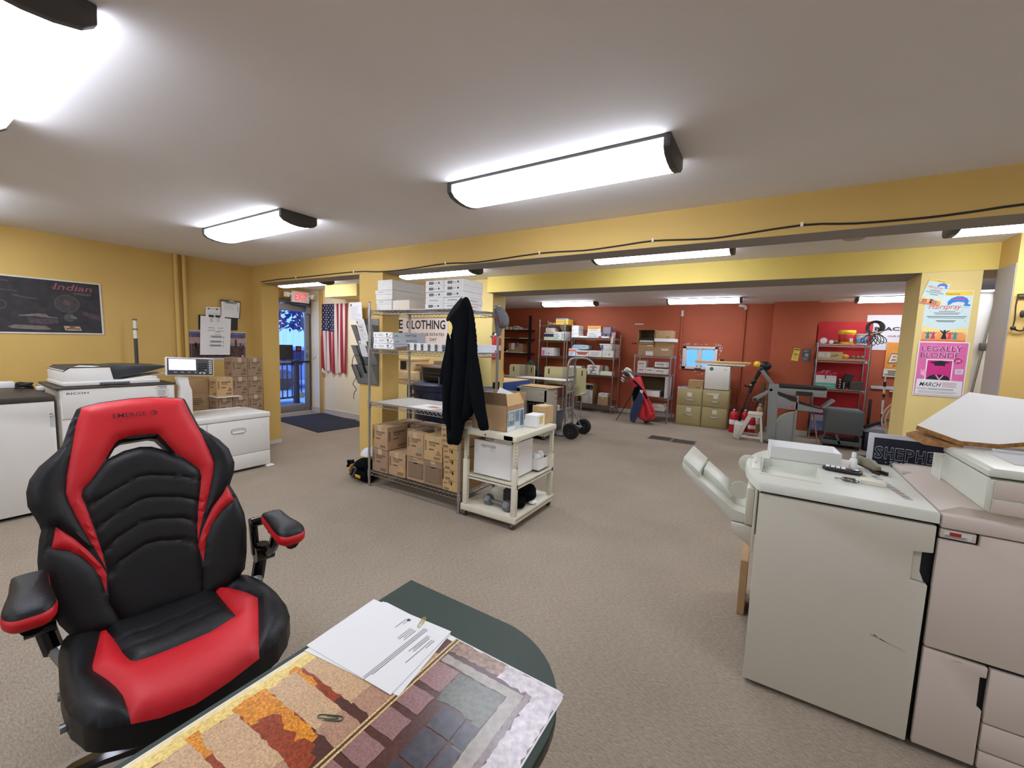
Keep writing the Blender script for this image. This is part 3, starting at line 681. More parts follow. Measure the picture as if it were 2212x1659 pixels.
def t1(b, o, f, w):
    u, v = Vector((0,-1,0)), Vector((1,0,0)); f2 = (u, v); O = Vector((-.64,.755,.0012))
    # typed lines run across the short way of the page
    for i, (yy, a, c) in enumerate(((-.125,.012,.05),(-.117,.012,.03),(-.09,.03,.075),(-.084,.03,.075),(-.078,.03,.065),(-.072,.03,.07),(-.060,.01,.20),(-.055,.01,.205),(-.05,.01,.185),(-.035,.025,.09),(-.03,.025,.08),(-.025,.03,.085),(-.015,.03,.12),(-.009,.03,.06))):
        b.rect(O, f2, a, yy-.0009, c, yy+.0009, GINK, .0004)
    b.rect(O, f2, .006, -.122, .014, -.112, DGREY, .0004)
sheet('paper_sheet', 'typed white letter sheet lying on the desk mat', [(-.904,.753),(-.890,.542),(-.616,.557),(-.637,.775)], .7442, t1)
def clip_pts(L=.045, w=.009):
    return [(-.2*L,-w*.5,0),(.35*L,-w*.5,0),(.48*L,-w*.25,0),(.5*L,0,0),(.48*L,w*.25,0),(.35*L,w*.5,0),(-.35*L,w*.5,0),(-.48*L,w*.3,0),(-.5*L,.1*w,0),(-.48*L,-.15*w,0),(-.38*L,-.3*w,.0008),(.2*L,-.3*w,.0008),(.3*L,-.1*w,.0008),(.3*L,.1*w,.0008),(.2*L,.25*w,.0008),(-.15*L,.25*w,.0008)]
tag(MB(mat('green vinyl', (20,74,58), .4)).tube(clip_pts(.05,.011), .0009, seg=6, smooth=2).build('paper_clip', None, (-.673,.456,.7440), R(28)), 'green paper clip lying on the printed desk mat', 'paper clip')
tag(MB(mat('brass clip', (206,196,130), .3, .6)).tube(clip_pts(.04,.009), .0009, seg=6, smooth=2).build('paper_clip', None, (-.722,.757,.7466), R(110)), 'brass paper clip at the top edge of the typed letter', 'paper clip')

# ================================================================ big copier at right: finisher, main unit, scanner
PUT = mat('putty plastic', (200,196,180), .5, var=.015, scale=3, bump=.06, bscale=700)
PUT2 = mat('pinkish putty plastic', (200,188,176), .5, var=.015, scale=3, bump=.06, bscale=700)
PUTL = mat('pale green grey plastic', (208,210,196), .35)
GAP = mat('dark seam', (22,22,26), .8)
def finisher():
    t = thing('copier_finisher', 'tall putty coloured copier finisher with a stepped output tray', 'copier finisher', (0, 2.05, 0))
    b = MB(PUT); b.box(.012, .545, .05, .72, .03, .885); b.box(-.01, .0, .01, .1, .60, .885, None, .004); b.build('cabinet', t)
    MB(GAP).box(.02, .56, .03, .70, 0, .04).build('plinth', t)
    d = MB(PUT); d.prism([(.006,.022),(.552,.022),(.556,.649),(.508,.653),(.508,.766),(.56,.774),(.56,.876),(.006,.876)], 0, .03, 'y', None, .004)
    SC_ = mat('scuff mark', (90,86,80), .7)
    for (x0, z0, x1, z1, w_) in ((.416,.400,.523,.372,.0012),(.425,.403,.44,.399,.003),(.445,.395,.47,.386,.0018),(.43,.397,.43,.401,.002)): d.on((0,0,0), '-y', [(x0,z0-w_),(x1,z1-w_*.3),(x1,z1+w_*.3),(x0,z0+w_)], SC_, .0004)
    d = d.build('front_door', t)
    b = MB(GAP); b.box(.009, .566, .03, .05, .02, .886); b.build('door_gap', t)
    b = MB(PUT); b.prism([(.512,.655),(.548,.652),(.534,.69),(.534,.764),(.512,.764)], .019, .031, 'y'); b.build('handle_recess', d)
    # top cover with a paper well
    top = MB(PUTL); arc = [(-.055,.26),(-.06,.32),(-.058,.40),(-.046,.49),(-.025,.58),(.005,.66),(.04,.72)]
    outer = [(.56,.0),(.56,.73),(.04,.73)]+arc[::-1]+[(-.05,.20),(-.03,.1),(-.005,.02),(.01,.0)]
    well = [(.006,.166),(.012,.471),(.042,.495),(.236,.457),(.230,.148),(.131,.149)]
    # rim ring: outer prism side walls and top with a hole, triangulated together
    V = [Vector(p) for p in outer+well]; n = len(outer); k = len(well)
    E = [(i, (i+1) % n) for i in range(n)]+[(n+i, n+(i+1) % k) for i in range(k)]
    vv, _, ff, *_ = geometry.delaunay_2d_cdt(V, E, [], 0, 1e-5); P2 = [(v.x, v.y) for v in vv]; fs = []
    for f in ff:
        c = (sum(P2[i][0] for i in f)/3, sum(P2[i][1] for i in f)/3)
        if inside(c, outer) and not inside(c, well):
            a, b_, d_ = (P2[i] for i in f); fs.append(f if (b_[0]-a[0])*(d_[1]-a[1])-(b_[1]-a[1])*(d_[0]-a[0]) > 0 else f[::-1])
    Z = .93; top.add([(x, y, Z) for x, y in P2], fs)
    ins = lambda P, e: [((x-.26)*(1-e)+.26, (y-.36)*(1-e)+.36) for x, y in P]
    top.add([(x, y, Z) for x, y in outer]+[(x, y, Z-.006) for x, y in ins(outer, -.008)]+[(x, y, .889) for x, y in ins(outer, -.012)], [(i, n+i, n+(i+1) % n, (i+1) % n) for i in range(n)]+[(n+i, 2*n+i, 2*n+(i+1) % n, n+(i+1) % n) for i in range(n)]+[tuple(2*n+i for i in range(n))])
    top = top.build('top_cover', t, ang=50)
    wv = [(x, y, Z) for x, y in well]; deep = [.84,.84,.80,.74,.74,.80]
    MB(PUTL).add(wv+[(x, y, dz) for (x, y), dz in zip(well, deep)], [(i, (i+1) % k, k+(i+1) % k, k+i) for i in range(k)]+[tuple(k+i for i in range(k))]).build('paper_well', top)
    b = MB(PUTL); b.box(-.035, .002, .20, .47, .925, .937, None, .004); b.box(-.028, -.018, .30, .36, .937, .943); b.build('paper_stop', top)
    b = MB(PUT); b.box(.0, .23, .13, .15, .93, .932); b.build('rib', top)
    # stepped output tray on the left
    tr = MB(PUTL)
    prof = [(-.325,.935),(-.325,.905),(-.243,.825),(-.10,.70),(-.012,.70),(-.012,.735),(-.041,.738),(-.09,.748),(-.124,.780),(-.198,.835),(-.246,.868)]
    tr.prism(prof, .085, .40, 'y', None, .004); tr.prism([(-.322,.96),(-.322,.93),(-.246,.865),(-.246,.90)], .09, .40, 'y', None, .004); tr.prism([(-.235,.905),(-.13,.825),(-.10,.79),(-.12,.77),(-.24,.86)], .17, .34, 'y', None, .006)
    tr.prism([(-.25,.86),(-.12,.775),(-.1,.755),(-.02,.74),(-.02,.72),(-.1,.73),(-.13,.76),(-.25,.845)], .084, .10, 'y')
    tr.build('output_tray', t)
    b = MB(PUT)
    b.cyl((-.075,.182,.82), (-.075,.19,.82), .042, seg=24); b.build('paper_guide', t); MB(PUT).cyl((-.055,.42,.90), (-.055,.43,.90), .045, seg=24).build('paper_guide', t)
    MB(PUT).prism([(-.096,.695),(0,.693),(-.002,.592),(-.093,.656)], .07, .40, 'y', None, .004).build('lower_bin', t)
    b = MB(PUT); b.box(-.043, -.011, .07, .5, .70, .872, None, .006); b.box(-.011, .006, .03, .5, .68, .886); b.build('side_column', t)
finisher()
def copier():
    t = thing('large_copier', 'large pinkish putty copier main unit cut off by the right photo edge', 'copier', (.568, 2.05, 0))
    W = .86
    b = MB(PUT2); b.box(.01, W, .03, .72, .03, .90); b.build('cabinet', t); MB(GAP).box(.02, W-.02, .05, .70, 0, .03).build('plinth', t)
    MB(GAP).box(0, W, .022, .031, .02, .90).build('door_gap', t)
    b = MB(PUT2); b.box(0, W, -.004, .73, .876, .925, None, .006); b.prism([(0,.925),(.0,.93),(.05,.955),(W,.955),(W,.925)], .03, .73, 'y'); b.box(.0, W, .55, .73, .93, .95, None, .004); b.build('top_cover', t)
    b = MB(PUT2); b.prism([(.0,.420),(W,.412),(W,.872),(.102,.872),(.102,.832),(.0,.832)], 0, .022, 'y', None, .004); b.build('front_door', t)
    b = MB(WHITE); b.box(.002, .094, .003, .02, .839, .871, PUT2, .003); b.rect((0,.003,0), '-y', .012, .845, .082, .865, OFFW, .0006); b.rect((0,.003,0), '-y', .026, .852, .056, .864, RED, .001); b.lines((0,.003,0), '-y', .014, .845, .08, .853, 3, DGREY, .0012, .0012, 3); b.build('control_label', t)
    b = MB(PUT2); b.prism([(.0,.028),(.166,.028),(.166,.242),(.152,.25),(.150,.364),(.166,.366),(.166,.405),(.0,.413)], 0, .022, 'y', None, .004)
    b.on((0,0,0), '-y', [(.07,.395),(.1,.398),(.1,.396),(.07,.394)], GINK, .0005); d = b.build('front_door', t)
    for z0, z1 in ((.203,.404),(.098,.197),(.028,.092)): MB(PUT2).box(.172, W, 0, .022, z0, z1, None, .003).build('paper_drawer', t)
copier()
def scanner():
    t = thing('scanner_lid', 'blocky white scanner unit on top of the large copier', 'scanner', (.668, 2.056, .955))
    b = MB(PUTL); b.prism([(0,.012),(.018,0),(.70,0),(.70,.118),(.008,.118),(.008,.124),(0,.124)], 0, .43, 'y', None, .003); b.box(.0, .70, .43, .55, .0, .1); b.build('body', t)
    b = MB(PUTL); b.prism([(.0,.128),(.70,.128),(.70,.158),(.015,.158),(.006,.154),(0,.148)], .0, .44, 'y', None, .003); b.build('document_cover', t)
    b = MB(PUT2); b.box(.018, .70, -.006, .001, .004, .050, None, .002); b.box(.018, .70, -.004, .001, .056, .118, None, .002); b.build('front_panel', t)
    b = MB(PAPERGREY); b.box(.10, .70, .12, .36, .158, .161); b.on((0,0,.161), '+z', [(.14,.16),(.4,.15),(.4,.153),(.14,.164)], GINK); b.on((0,0,.161), '+z', [(.16,.19),(.4,.18),(.4,.183),(.16,.193)], GINK); b.box(.12, .7, .36, .375, .158, .172, None, .002); b.build('feed_tray', t)
scanner()
CHIP = mat('raw chipboard', (156,112,66), .9, var=.35, scale=60)
LAM = mat('white laminate', (214,210,200), .5, var=.02, scale=5)
def slab(name, label, P, th, m1, m2, cat):
    P = [Vector(p) for p in P]; n = (P[1]-P[0]).cross(P[2]-P[0]).normalized()
    if n.z < 0: n = -n
    k = len(P); b = MB(m2); c = sum(P, Vector())/k; P = [p-c for p in P]
    lo = [p-n*th for p in P]; b.add(P+lo, [tuple(k+i for i in range(k))]+[(i, k+i, k+(i+1) % k, (i+1) % k) for i in range(k)]); b.add([p+n*.0006 for p in P], [tuple(range(k))], m1)
    return tag(b.build(name, None, c), label, cat)
slab('laminate_board', 'white laminate chipboard panel propped on the big scanner', [(.700,2.440,1.142),(.815,2.459,1.142),(1.30,2.74,1.21),(1.36,2.95,1.27),(.845,2.92,1.322),(.580,2.517,1.181)], .02, LAM, CHIP, 'board')
slab('chipboard_offcut', 'broken raw chipboard strip under the white laminate panel', [(.715,2.45,1.120),(.69,2.62,1.156),(.60,2.6,1.146),(.552,2.535,1.141),(.60,2.47,1.120),(.655,2.45,1.120)], .016, CHIP, CHIP, 'board')
# things lying on the finisher
def tray_box(name, label, cat, x, y, z, w, d, h, rz, mo, mi, th=.004):
    b = MB(mo); b.box(0, w, 0, d, 0, th, mi); b.box(0, w, 0, th, 0, h); b.box(0, w, d-th, d, 0, h); b.box(0, th, th, d-th, 0, h); b.box(w-th, w, th, d-th, 0, h)
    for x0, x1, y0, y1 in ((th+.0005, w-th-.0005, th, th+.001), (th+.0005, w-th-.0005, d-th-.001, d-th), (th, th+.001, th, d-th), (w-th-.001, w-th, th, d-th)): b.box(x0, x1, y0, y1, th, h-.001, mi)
    return tag(b.build(name, None, (x, y, z), rz), label, cat)
tray_box('box_lid', 'long open white cardboard lid on the copier finisher', 'box', .040, 2.543, .9305, .298, .19, .066, R(4), mat('white lid card', (206,206,200), .75), WHITE)
def calculator():
    t = thing('calculator', 'black desktop calculator with white keys on the finisher', 'calculator', (.33, 2.475, .9305), R(-8))
    b = MB(BLACK); b.prism(smooth_poly([(-.072,-.02),(-.04,-.036),(.02,-.038),(.07,-.03),(.076,0),(.07,.032),(.02,.042),(-.04,.04),(-.07,.025)], 2), .004, .014, 'z', None, .002); b.box(-.06,.06,-.02,.02,0,.005); b.build('body', t)
    k = MB(WHITE)
    for i in range(4):
        for j in range(3): k.box(-.062+i*.020, -.047+i*.020, -.006+j*.013, .003+j*.013, .014, .0175, WHITE, .001)
    k.box(.018, .028, -.006, .003, .014, .0175, RED, .001); k.build('keys', t)
    k = MB(DGREY)
    for i in range(4): k.box(-.062+i*.020, -.047+i*.020, -.026, -.013, .014, .0168, None, .001)
    k.build('function_keys', t)
    b = MB(mat('lcd', (120,126,116), .2)); b.box(.034, .064, -.015, .025, .014, .018, BLACK, .001); b.rect((0,0,.018), '+z', .037, -.011, .061, .02); b.build('display', t)
calculator()
t = thing('glue_bottle', 'small white bottle standing on the finisher behind the calculator', 'bottle', (.388, 2.60, .9305)); MB(WHITE).lathe([(.0,0),(.015,0),(.016,.003),(.016,.038),(.013,.046),(.007,.050),(.007,.053)], seg=18).build('body', t); MB(WHITE).lathe([(.009,.052),(.0095,.054),(.009,.075),(.007,.077),(0,.077)], seg=18).build('cap', t)
t = thing('stapler', 'olive grey stapler tipped over on the finisher', 'stapler', (.445, 2.60, .9305), R(-62))
b = MB(mat('olive plastic', (120,116,92), .5)); b.prism([(-.09,.030),(-.085,.052),(.02,.052),(.06,.03),(.06,.012),(-.06,.018)], -.016, .016, 'y', None, .004); b.build('arm', t)
b = MB(mat('dark brown metal', (50,34,30), .4, .3)); b.prism([(-.06,.018),(.06,.012),(.075,0),(.03,0),(.02,.006),(-.06,.010)], -.012, .012, 'y', None, .002); b.box(.05,.09,-.02,-.012,0,.01); b.box(.05,.095,.008,.02,0,.016); b.build('base', t)
o = MB(mat('staple remover metal', (120,120,116), .3, .8)); o.ball((0,0,.009), (.022,.014,.009), seg=14, sub=8); o.ball((.028,-.006,.007), (.018,.012,.007), seg=12, sub=6); o.tube([(-.02,.004,.008),(-.04,.012,.006),(-.03,.018,.004)], .003, seg=6); o.cyl((0,0,.012),(.03,-.004,.012), .006, seg=8)
tag(o.build('metal_knob', None, (.326, 2.30, .9305)), 'small grey metal knob part lying on the finisher by the calculator', 'hardware')
b = MB(OFFW); b.box(-.042, .042, -.026, .026, 0, .018, None, .002); b.box(-.043,.043,-.027,.027,.010,.0185, mat('cream card',(220,214,194),.7), .002); tag(b.build('small_box', None, (.418, 2.318, .9305), R(-4)), 'small flat cream box on the finisher top', 'box')
b = MB(CHROME); b.box(-.012, .012, 0, .33, 0, .0012); [b.rect((0,0,.0012), '+z', -.012, .03+k*.04, .012, .036+k*.04, mat('ruler shade',(90,90,90),.3,1), .0002) for k in range(7)]; tag(b.build('steel_ruler', None, (.502, 2.157, .9305), R(9)), 'narrow steel ruler lying across the finisher top', 'ruler')
# carton behind the finisher's left side
# ================================================================ cartons
CARDP = mat('toner carton card', (172,142,106), .8, var=.06, scale=14)
CARDP2 = mat('greyer toner carton card', (150,124,98), .8, var=.06, scale=14)
LOGOK = mat('carton print brown', (74,56,42), .85)
def carton(label, size, loc, rz=0, m=None, group=None, pr=None, tape=True, name='carton', cat='box', tm=None):
    """closed carton; its front looks along local -y"""
    w, d, h = size; t = thing(name, label, cat, loc, rz, group); b = MB(m or CARD); b.box(-w/2, w/2, 0, d, 0, h, None, .003, 1)
    if pr: pr(b, w, d, h)
    b.build('body', t)
    if tape:
        b = MB(tm or TAPE); b.box(-w*.12, w*.12, .0, d, h, h+.0008); b.box(-w*.12, w*.12, -.0008, 0, h*.72, h+.0008); b.build('tape', t)
    return t
def toner(col):
    def pr(b, w, d, h):
        def side(o, f, W, tri):
            k = h/.225
            b.text('C5100', o, f, -W*.22, h*.60, .020*k, LOGOK, W*.36, .004)
            b.lines(o, f, -W*.22, h*.70, W*.44, h*.78, 2, LOGOK, .005, .001, 5, .2); b.rect(o, f, -W*.22, h*.44, W*.05, h*.48, LOGOK, .001)
            for i in range(7): b.rect(o, f, -W*.44, h*(.40+i*.06), -W*.34, h*(.43+i*.06), LOGOK, .001)
            b.lines(o, f, W*.05, h*.08, W*.42, h*.2, 4, LOGOK, .003, .001, 7, .1)
            if tri:
                for (x, y) in ((.30,.32),(.25,.25),(.35,.25),(.2,.18),(.3,.18),(.4,.18)): b.on(o, f, [(W*x-.008,h*y+.02),(W*x+.008,h*y+.02),(W*x,h*y+.034)], col, .0012)
        side((0,0,0), '-y', w, True); side((-w/2, d/2, 0), '-x', d, False); side((w/2, d/2, 0), '+x', d, False)
    return pr
T_K, T_M, T_Y, T_C = toner(INK), toner(mat('magenta mark', (214,110,110), .8)), toner(mat('yellow mark', (226,186,70), .8)), toner(mat('cyan mark', (90,140,160), .8))

# ================================================================ left wall: copier, cabinets, cartons, notices
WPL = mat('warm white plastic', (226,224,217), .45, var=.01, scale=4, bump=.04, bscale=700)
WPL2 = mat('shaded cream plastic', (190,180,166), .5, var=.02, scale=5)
CTOP = mat('dark slab top', (66,60,54), .5, var=.1, scale=30)
def left_cabinet():
    t = thing('copier_cabinet', 'white cabinet with black slab top at the far left beside the white copier', 'cabinet', (-4.85, .10, 0))
    b = MB(WPL); b.box(-.95, -.03, 0, .765, .06, .907); b.build('body', t); MB(GAP).box(-.9, -.06, .02, .75, 0, .06).build('plinth', t)
    b = MB(WPL); b.prism([(0,.03),(.765,.03),(.765,.69),(.735,.69),(.735,.785),(.765,.79),(.765,.903),(0,.903)], -.028, 0, 'x', None, .003)
    b.rect((0,0,0), '+x', .735, .80, .755, .806, DGREY, .0006); d = b.build('door', t); MB(PAPERGREY).box(-.03, -.016, .734, .768, .68, .79).build('handle_recess', d)
    MB(CTOP).box(-.98, .005, -.02, .772, .908, .95, None, .004).build('slab_top', t)
left_cabinet()
b = MB(WHITE); b.box(-.06, .06, -.09, .06, 0, .05, None, .002); tag(b.build('paper_stack', None, (-5.72, .72, .951)), 'small white stack at the back of the black slab top by the left edge', 'paper')
def cable_lump(name, label, loc, seed, r=.045, n=3):
    q = random.Random(seed); b = MB(BLACK)
    for k in range(n):
        a0 = q.random()*6; pts = [(r*(1+.25*q.random())*math.cos(a0+i*.62), r*(1+.25*q.random())*math.sin(a0+i*.62)*.8, .012+.016*k+.012*q.random()) for i in range(10)]
        b.tube(pts, .009, seg=6, closed=True, smooth=3)
    return tag(b.build(name, None, loc), label, 'cable')
cable_lump('cable_coil', 'coil of black cable on the slab top against the white copier', (-5.45, .805, .951), 5, .05)
t = thing('wooden_ruler_rack', 'narrow yellowish strip lying at the back of the slab top', 'strip', (-5.85, .83, .951)); b = MB(mat('yellowed plastic', (170,150,98), .6)); b.box(-.03, .03, -.06, .06, 0, .018, None, .003); b.build('body', t); b = MB(DGREY); [b.box(-.02, .02, -.05+k*.03, -.04+k*.03, .018, .022) for k in range(4)]; b.build('slot', t)

def ricoh():
    t = thing('office_copier', 'white office copier with black top and document feeder behind the gaming chair', 'copier', (-4.85, .90, 0))
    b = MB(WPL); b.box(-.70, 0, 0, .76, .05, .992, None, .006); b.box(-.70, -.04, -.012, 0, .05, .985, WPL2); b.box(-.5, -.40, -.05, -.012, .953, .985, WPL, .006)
    b.rect((0,0,0), '+x', 0.0, .742, .76, .745, GAP, .001); b.rect((0,0,0), '+x', 0, .38, .76, .383, GAP, .001)
    for k in range(4): b.disc((-.04,-.012,0), ((1,0,0),(0,0,1)), .02, .6+.08*k, .006, DGREY, .001)
    b.build('body', t); MB(BLACK).box(-.66, -.04, .03, .73, 0, .05).build('plinth', t)
    b = MB(WPL); b.box(-.002, .004, .01, .75, .75, .988, None, .002); b.text('RICOH', (.004,0,0), '+x', .036, .948, .018, mat('dark logo', (70,72,76), .5), .13, .012, 0, .001)
    b.rect((.004,0,0), '+x', .62, .87, .715, .955, OFFW, .0006); b.text('Pro', (.004,0,0), '+x', .61, .957, .010, DGREY, .03, .005); b.lines((.004,0,0), '+x', .645, .956, .70, .966, 1, GINK, .007, .001, 2, .0); b.rect((.004,0,0), '+x', .63, .972, .70, .980, GINK, .001); b.lines((.004,0,0), '+x', .63, .89, .70, .945, 4, GINK, .005, .001, 3); b.rect((.004,0,0), '+x', .64, .875, .70, .882, RED, .001); b.build('front_cover', t)
    MB(CTOP).prism([(-.70,.0),(-.02,-.03),(.012,-.02),(.012,.77),(-.70,.77)], .992, 1.006, 'z', None, .003).build('top_plate', t)
    f = MB(WPL); f.prism([(.035,1.016),(.035,1.05),(.035,1.135),(.075,1.165),(.325,1.165),(.345,1.05),(.66,1.04),(.66,1.016)], -.55, -.06, 'x', None, .008)
    f.box(-.56, -.05, .03, .67, 1.010, 1.045, None, .008)
    f.prism([(.42,1.045),(.60,1.07),(.66,1.07),(.66,1.04)], -.5, -.09, 'x', None, .004); f.obox((-.3,.70,1.078), (.2,.12,.01), (R(8),0,0), None, .003)
    f = f.build('document_feeder', t)
    b = MB(CTOP); b.prism([(.035,1.134),(.075,1.168),(.335,1.168),(.33,1.162),(.08,1.162),(.04,1.131)], -.56, -.06, 'x'); b.build('feeder_lid', f)
    b = MB(mat('smoky plastic', (54,58,62), .35)); b.prism([(.33,1.165),(.345,1.048),(.36,1.048),(.60,1.105),(.745,1.148),(.755,1.158),(.74,1.163),(.45,1.176)], -.52, -.14, 'x', None, .004); b.build('feeder_tray', f)
    b = MB(mat('grey grip', (98,104,108), .4)); b.box(-.055, -.045, .25, .45, 1.014, 1.035, None, .004); b.build('lid_grip', f)
    b = MB(WHITE); b.on((-.15,.20,1.169), ((0,1,0),(-1,0,0)), [(-.09,-.03),(.02,-.10),(.08,-.02),(-.02,.13)], None, .001); b.build('paper_slip', f)
ricoh()
t = thing('signal_pole', 'grey and white signal pole rising behind the white copier', 'pole', (-5.72, 1.64, 0)); MB(DGREY).cyl((0,0,0), (0,0,1.41), .016, seg=14).build('pole', t); b = MB(WPL); b.cyl((0,0,1.41),(0,0,1.5), .016, seg=14); b.cyl((0,0,1.515),(0,0,1.6), .014, seg=14); b.build('lamp_tube', t); b = MB(mat('bronze ring',(110,100,70),.5)); b.cyl((0,0,1.5),(0,0,1.515),.021,seg=14); b.cyl((0,0,1.6),(0,0,1.615),.020,seg=14); b.build('ring', t)
def panel():
    t = thing('copier_control_panel', 'tilted copier control panel with lit screen and keypad on a white post', 'control panel', (-4.84, 1.785, 0))
    b = MB(WPL); b.prism([(-.122,.634),(-.10,.70),(-.085,.96),(-.11,1.06),(-.02,1.06),(-.01,.98),(.01,.92),(.01,.634)], -.06, .02, 'x', None, .008); b.build('post', t)
    M = Matrix.Translation((.03,0,1.157)) @ Matrix.Rotation(R(-3.2),4,'X') @ Matrix.Rotation(R(-8),4,'Y')
    b = MB(WPL); b.X = M; b.box(-.03, .005, -.198, .198, -.088, .088, None, .01); b.build('panel_case', t)
    b = MB(DGREY); b.X = M; b.box(0, .008, -.19, .19, -.08, .08, None, .006); b.box(.004,.010,.10,.145,.083,.09,WHITE)
    for i in range(5): b.box(.008,.011,-.14+i*.055,-.115+i*.055,-.062,-.05,MGREY,.002)
    p = b.build('panel_face', t)
    b = MB(mat('lit panel screen', (190,205,255), .3, emit=.9)); b.X = M; b.box(.008, .0095, -.178, .04, -.035, .072); b.build('screen', p)
    b = MB(BLACK); b.X = M
    for i in range(3):
        for j in range(4): b.box(.008, .012, .062+i*.026, .08+i*.026, -.04+j*.022, -.026+j*.022, MGREY if i == 2 and j == 0 else None, .002)
    for j in range(7): b.box(.008, .012, .150, .178, -.066+j*.02, -.055+j*.02, PAPERGREY, .002)
    b.box(.008,.012,.1,.118,-.07,-.055,PAPERGREY,.002); b.box(.008,.012,.066,.08,-.07,-.055,PAPERGREY,.002); b.build('keypad', p)
panel()
def tray_cab():
    t = thing('large_paper_tray', 'low white paper tray cabinet with oval pull beside the yellow wall stub', 'cabinet', (-4.80, 1.84, 0))
    b = MB(WPL); b.box(-.53, 0, -.15, .67, .06, .57); b.build('body', t)
    b = MB(WPL); b.box(-.545, .015, -.17, .683, .575, .625, None, .006); b.box(-.545, -.52, .0, .62, .625, .632); b.build('top_cover', t)
    for z0, z1 in ((.195,.568),(.03,.19)):
        b = MB(WPL); b.box(0, .014, .058, .672, z0, z1, None, .003)
        if z0 > .1: b.rect((.014,0,0), '+x', .60, .475, .612, .479, GINK, .0006)
        d = b.build('drawer', t)
        if z0 > .1:
            sh = lambda k, c: [(.345+c[0]+(.075*k)*math.copysign(abs(math.cos(a))**.5, math.cos(a)), .456+c[1]+.032*k*math.copysign(abs(math.sin(a))**.7, math.sin(a))) for a in [R(i*12) for i in range(30)]]
            b = MB(MGREY); b.on((.014,0,0), '+x', sh(1,(0,0)), MGREY, .001); b.on((.014,0,0), '+x', sh(.93,(0,0)), PAPERGREY, .0014); b.build('pull_recess', d)
            MB(WPL).box(.014, .026, .285, .405, .430, .452, None, .006).build('pull', d)
    b = MB(WPL); b.box(0, .014, -.14, .052, .03, .568, None, .003); b.build('side_panel', t)
    b = MB(WPL); b.box(-.03, .05, .62, .70, .0, .018, None, .004); b.box(-.03,.0,.63,.66,.018,.07); b.build('foot', t)
    for x in (-.46, -.08):
        for y in (.0, .55): MB(BLACK).cyl((x, y-.01, .028), (x, y+.01, .028), .028, seg=14).build('caster', t)
tray_cab()
# brown cartons stacked in the corner
S1 = (.168, .19, .222)
xs = -5.35; rows = []
def crn(label, y, z, m=CARDP2, p=T_K): return carton(label, S1, (xs, y, z), R(90), m, 'toner cartons stacked in the left corner', p)
c0 = crn('top carton at the left of the corner stack, below the skyline poster', 2.478, .989)
dup(c0, (xs, 2.650, .989), 'top carton at the right of the corner stack against the wall stub')
dup(c0, (xs, 2.478, .764), 'middle row carton with a torn white label, second from the stub'); dup(c0, (xs, 2.650, .764), 'middle row carton of the corner stack nearest the wall stub')
dup(c0, (xs, 2.478, .539), 'bottom visible carton of the corner stack, second from the stub'); dup(c0, (xs, 2.650, .539), 'bottom visible carton of the corner stack nearest the wall stub')
c1 = carton('pale toner carton with black triangles standing on a white board', S1, (xs+.03, 2.30, .770), R(90), CARDL, 'toner cartons stacked in the left corner', T_K)
crn('toner carton under the white board in the corner stack', 2.305, .535)
tag(MB(CARDD).box(-.21, -.02, -.09, .53, 0, .534, None, .003).build('base_carton', None, (-5.34, 2.22, 0)), 'long brown carton carrying the corner stack behind the white paper tray', 'box')
tag(MB(WHITE).box(-.10, .13, -.10, .14, 0, .008, None, .002).build('white_board', None, (-5.42, 2.31, .7605)), 'small white board between two cartons at the left of the corner stack', 'board')
def pr_lines(b, w, d, h): b.lines((0,0,0), '-y', -.05, h*.45, .06, h*.8, 4, LOGOK, .006, .001, 9, .5)
carton('plain brown carton standing behind the copier control panel post', (.30,.2,.165), (-5.55, 2.12, .797), R(90), CARD, None, None, False)
carton('brown carton with three lines of print under the plain one by the pipe', (.30,.2,.24), (-5.55, 2.12, .556), R(90), CARD, None, pr_lines, False)
carton('wide brown carton lowest behind the paper tray cabinet', (.30,.2,.555), (-5.55, 2.12, 0), R(90), CARD, None, None, False)

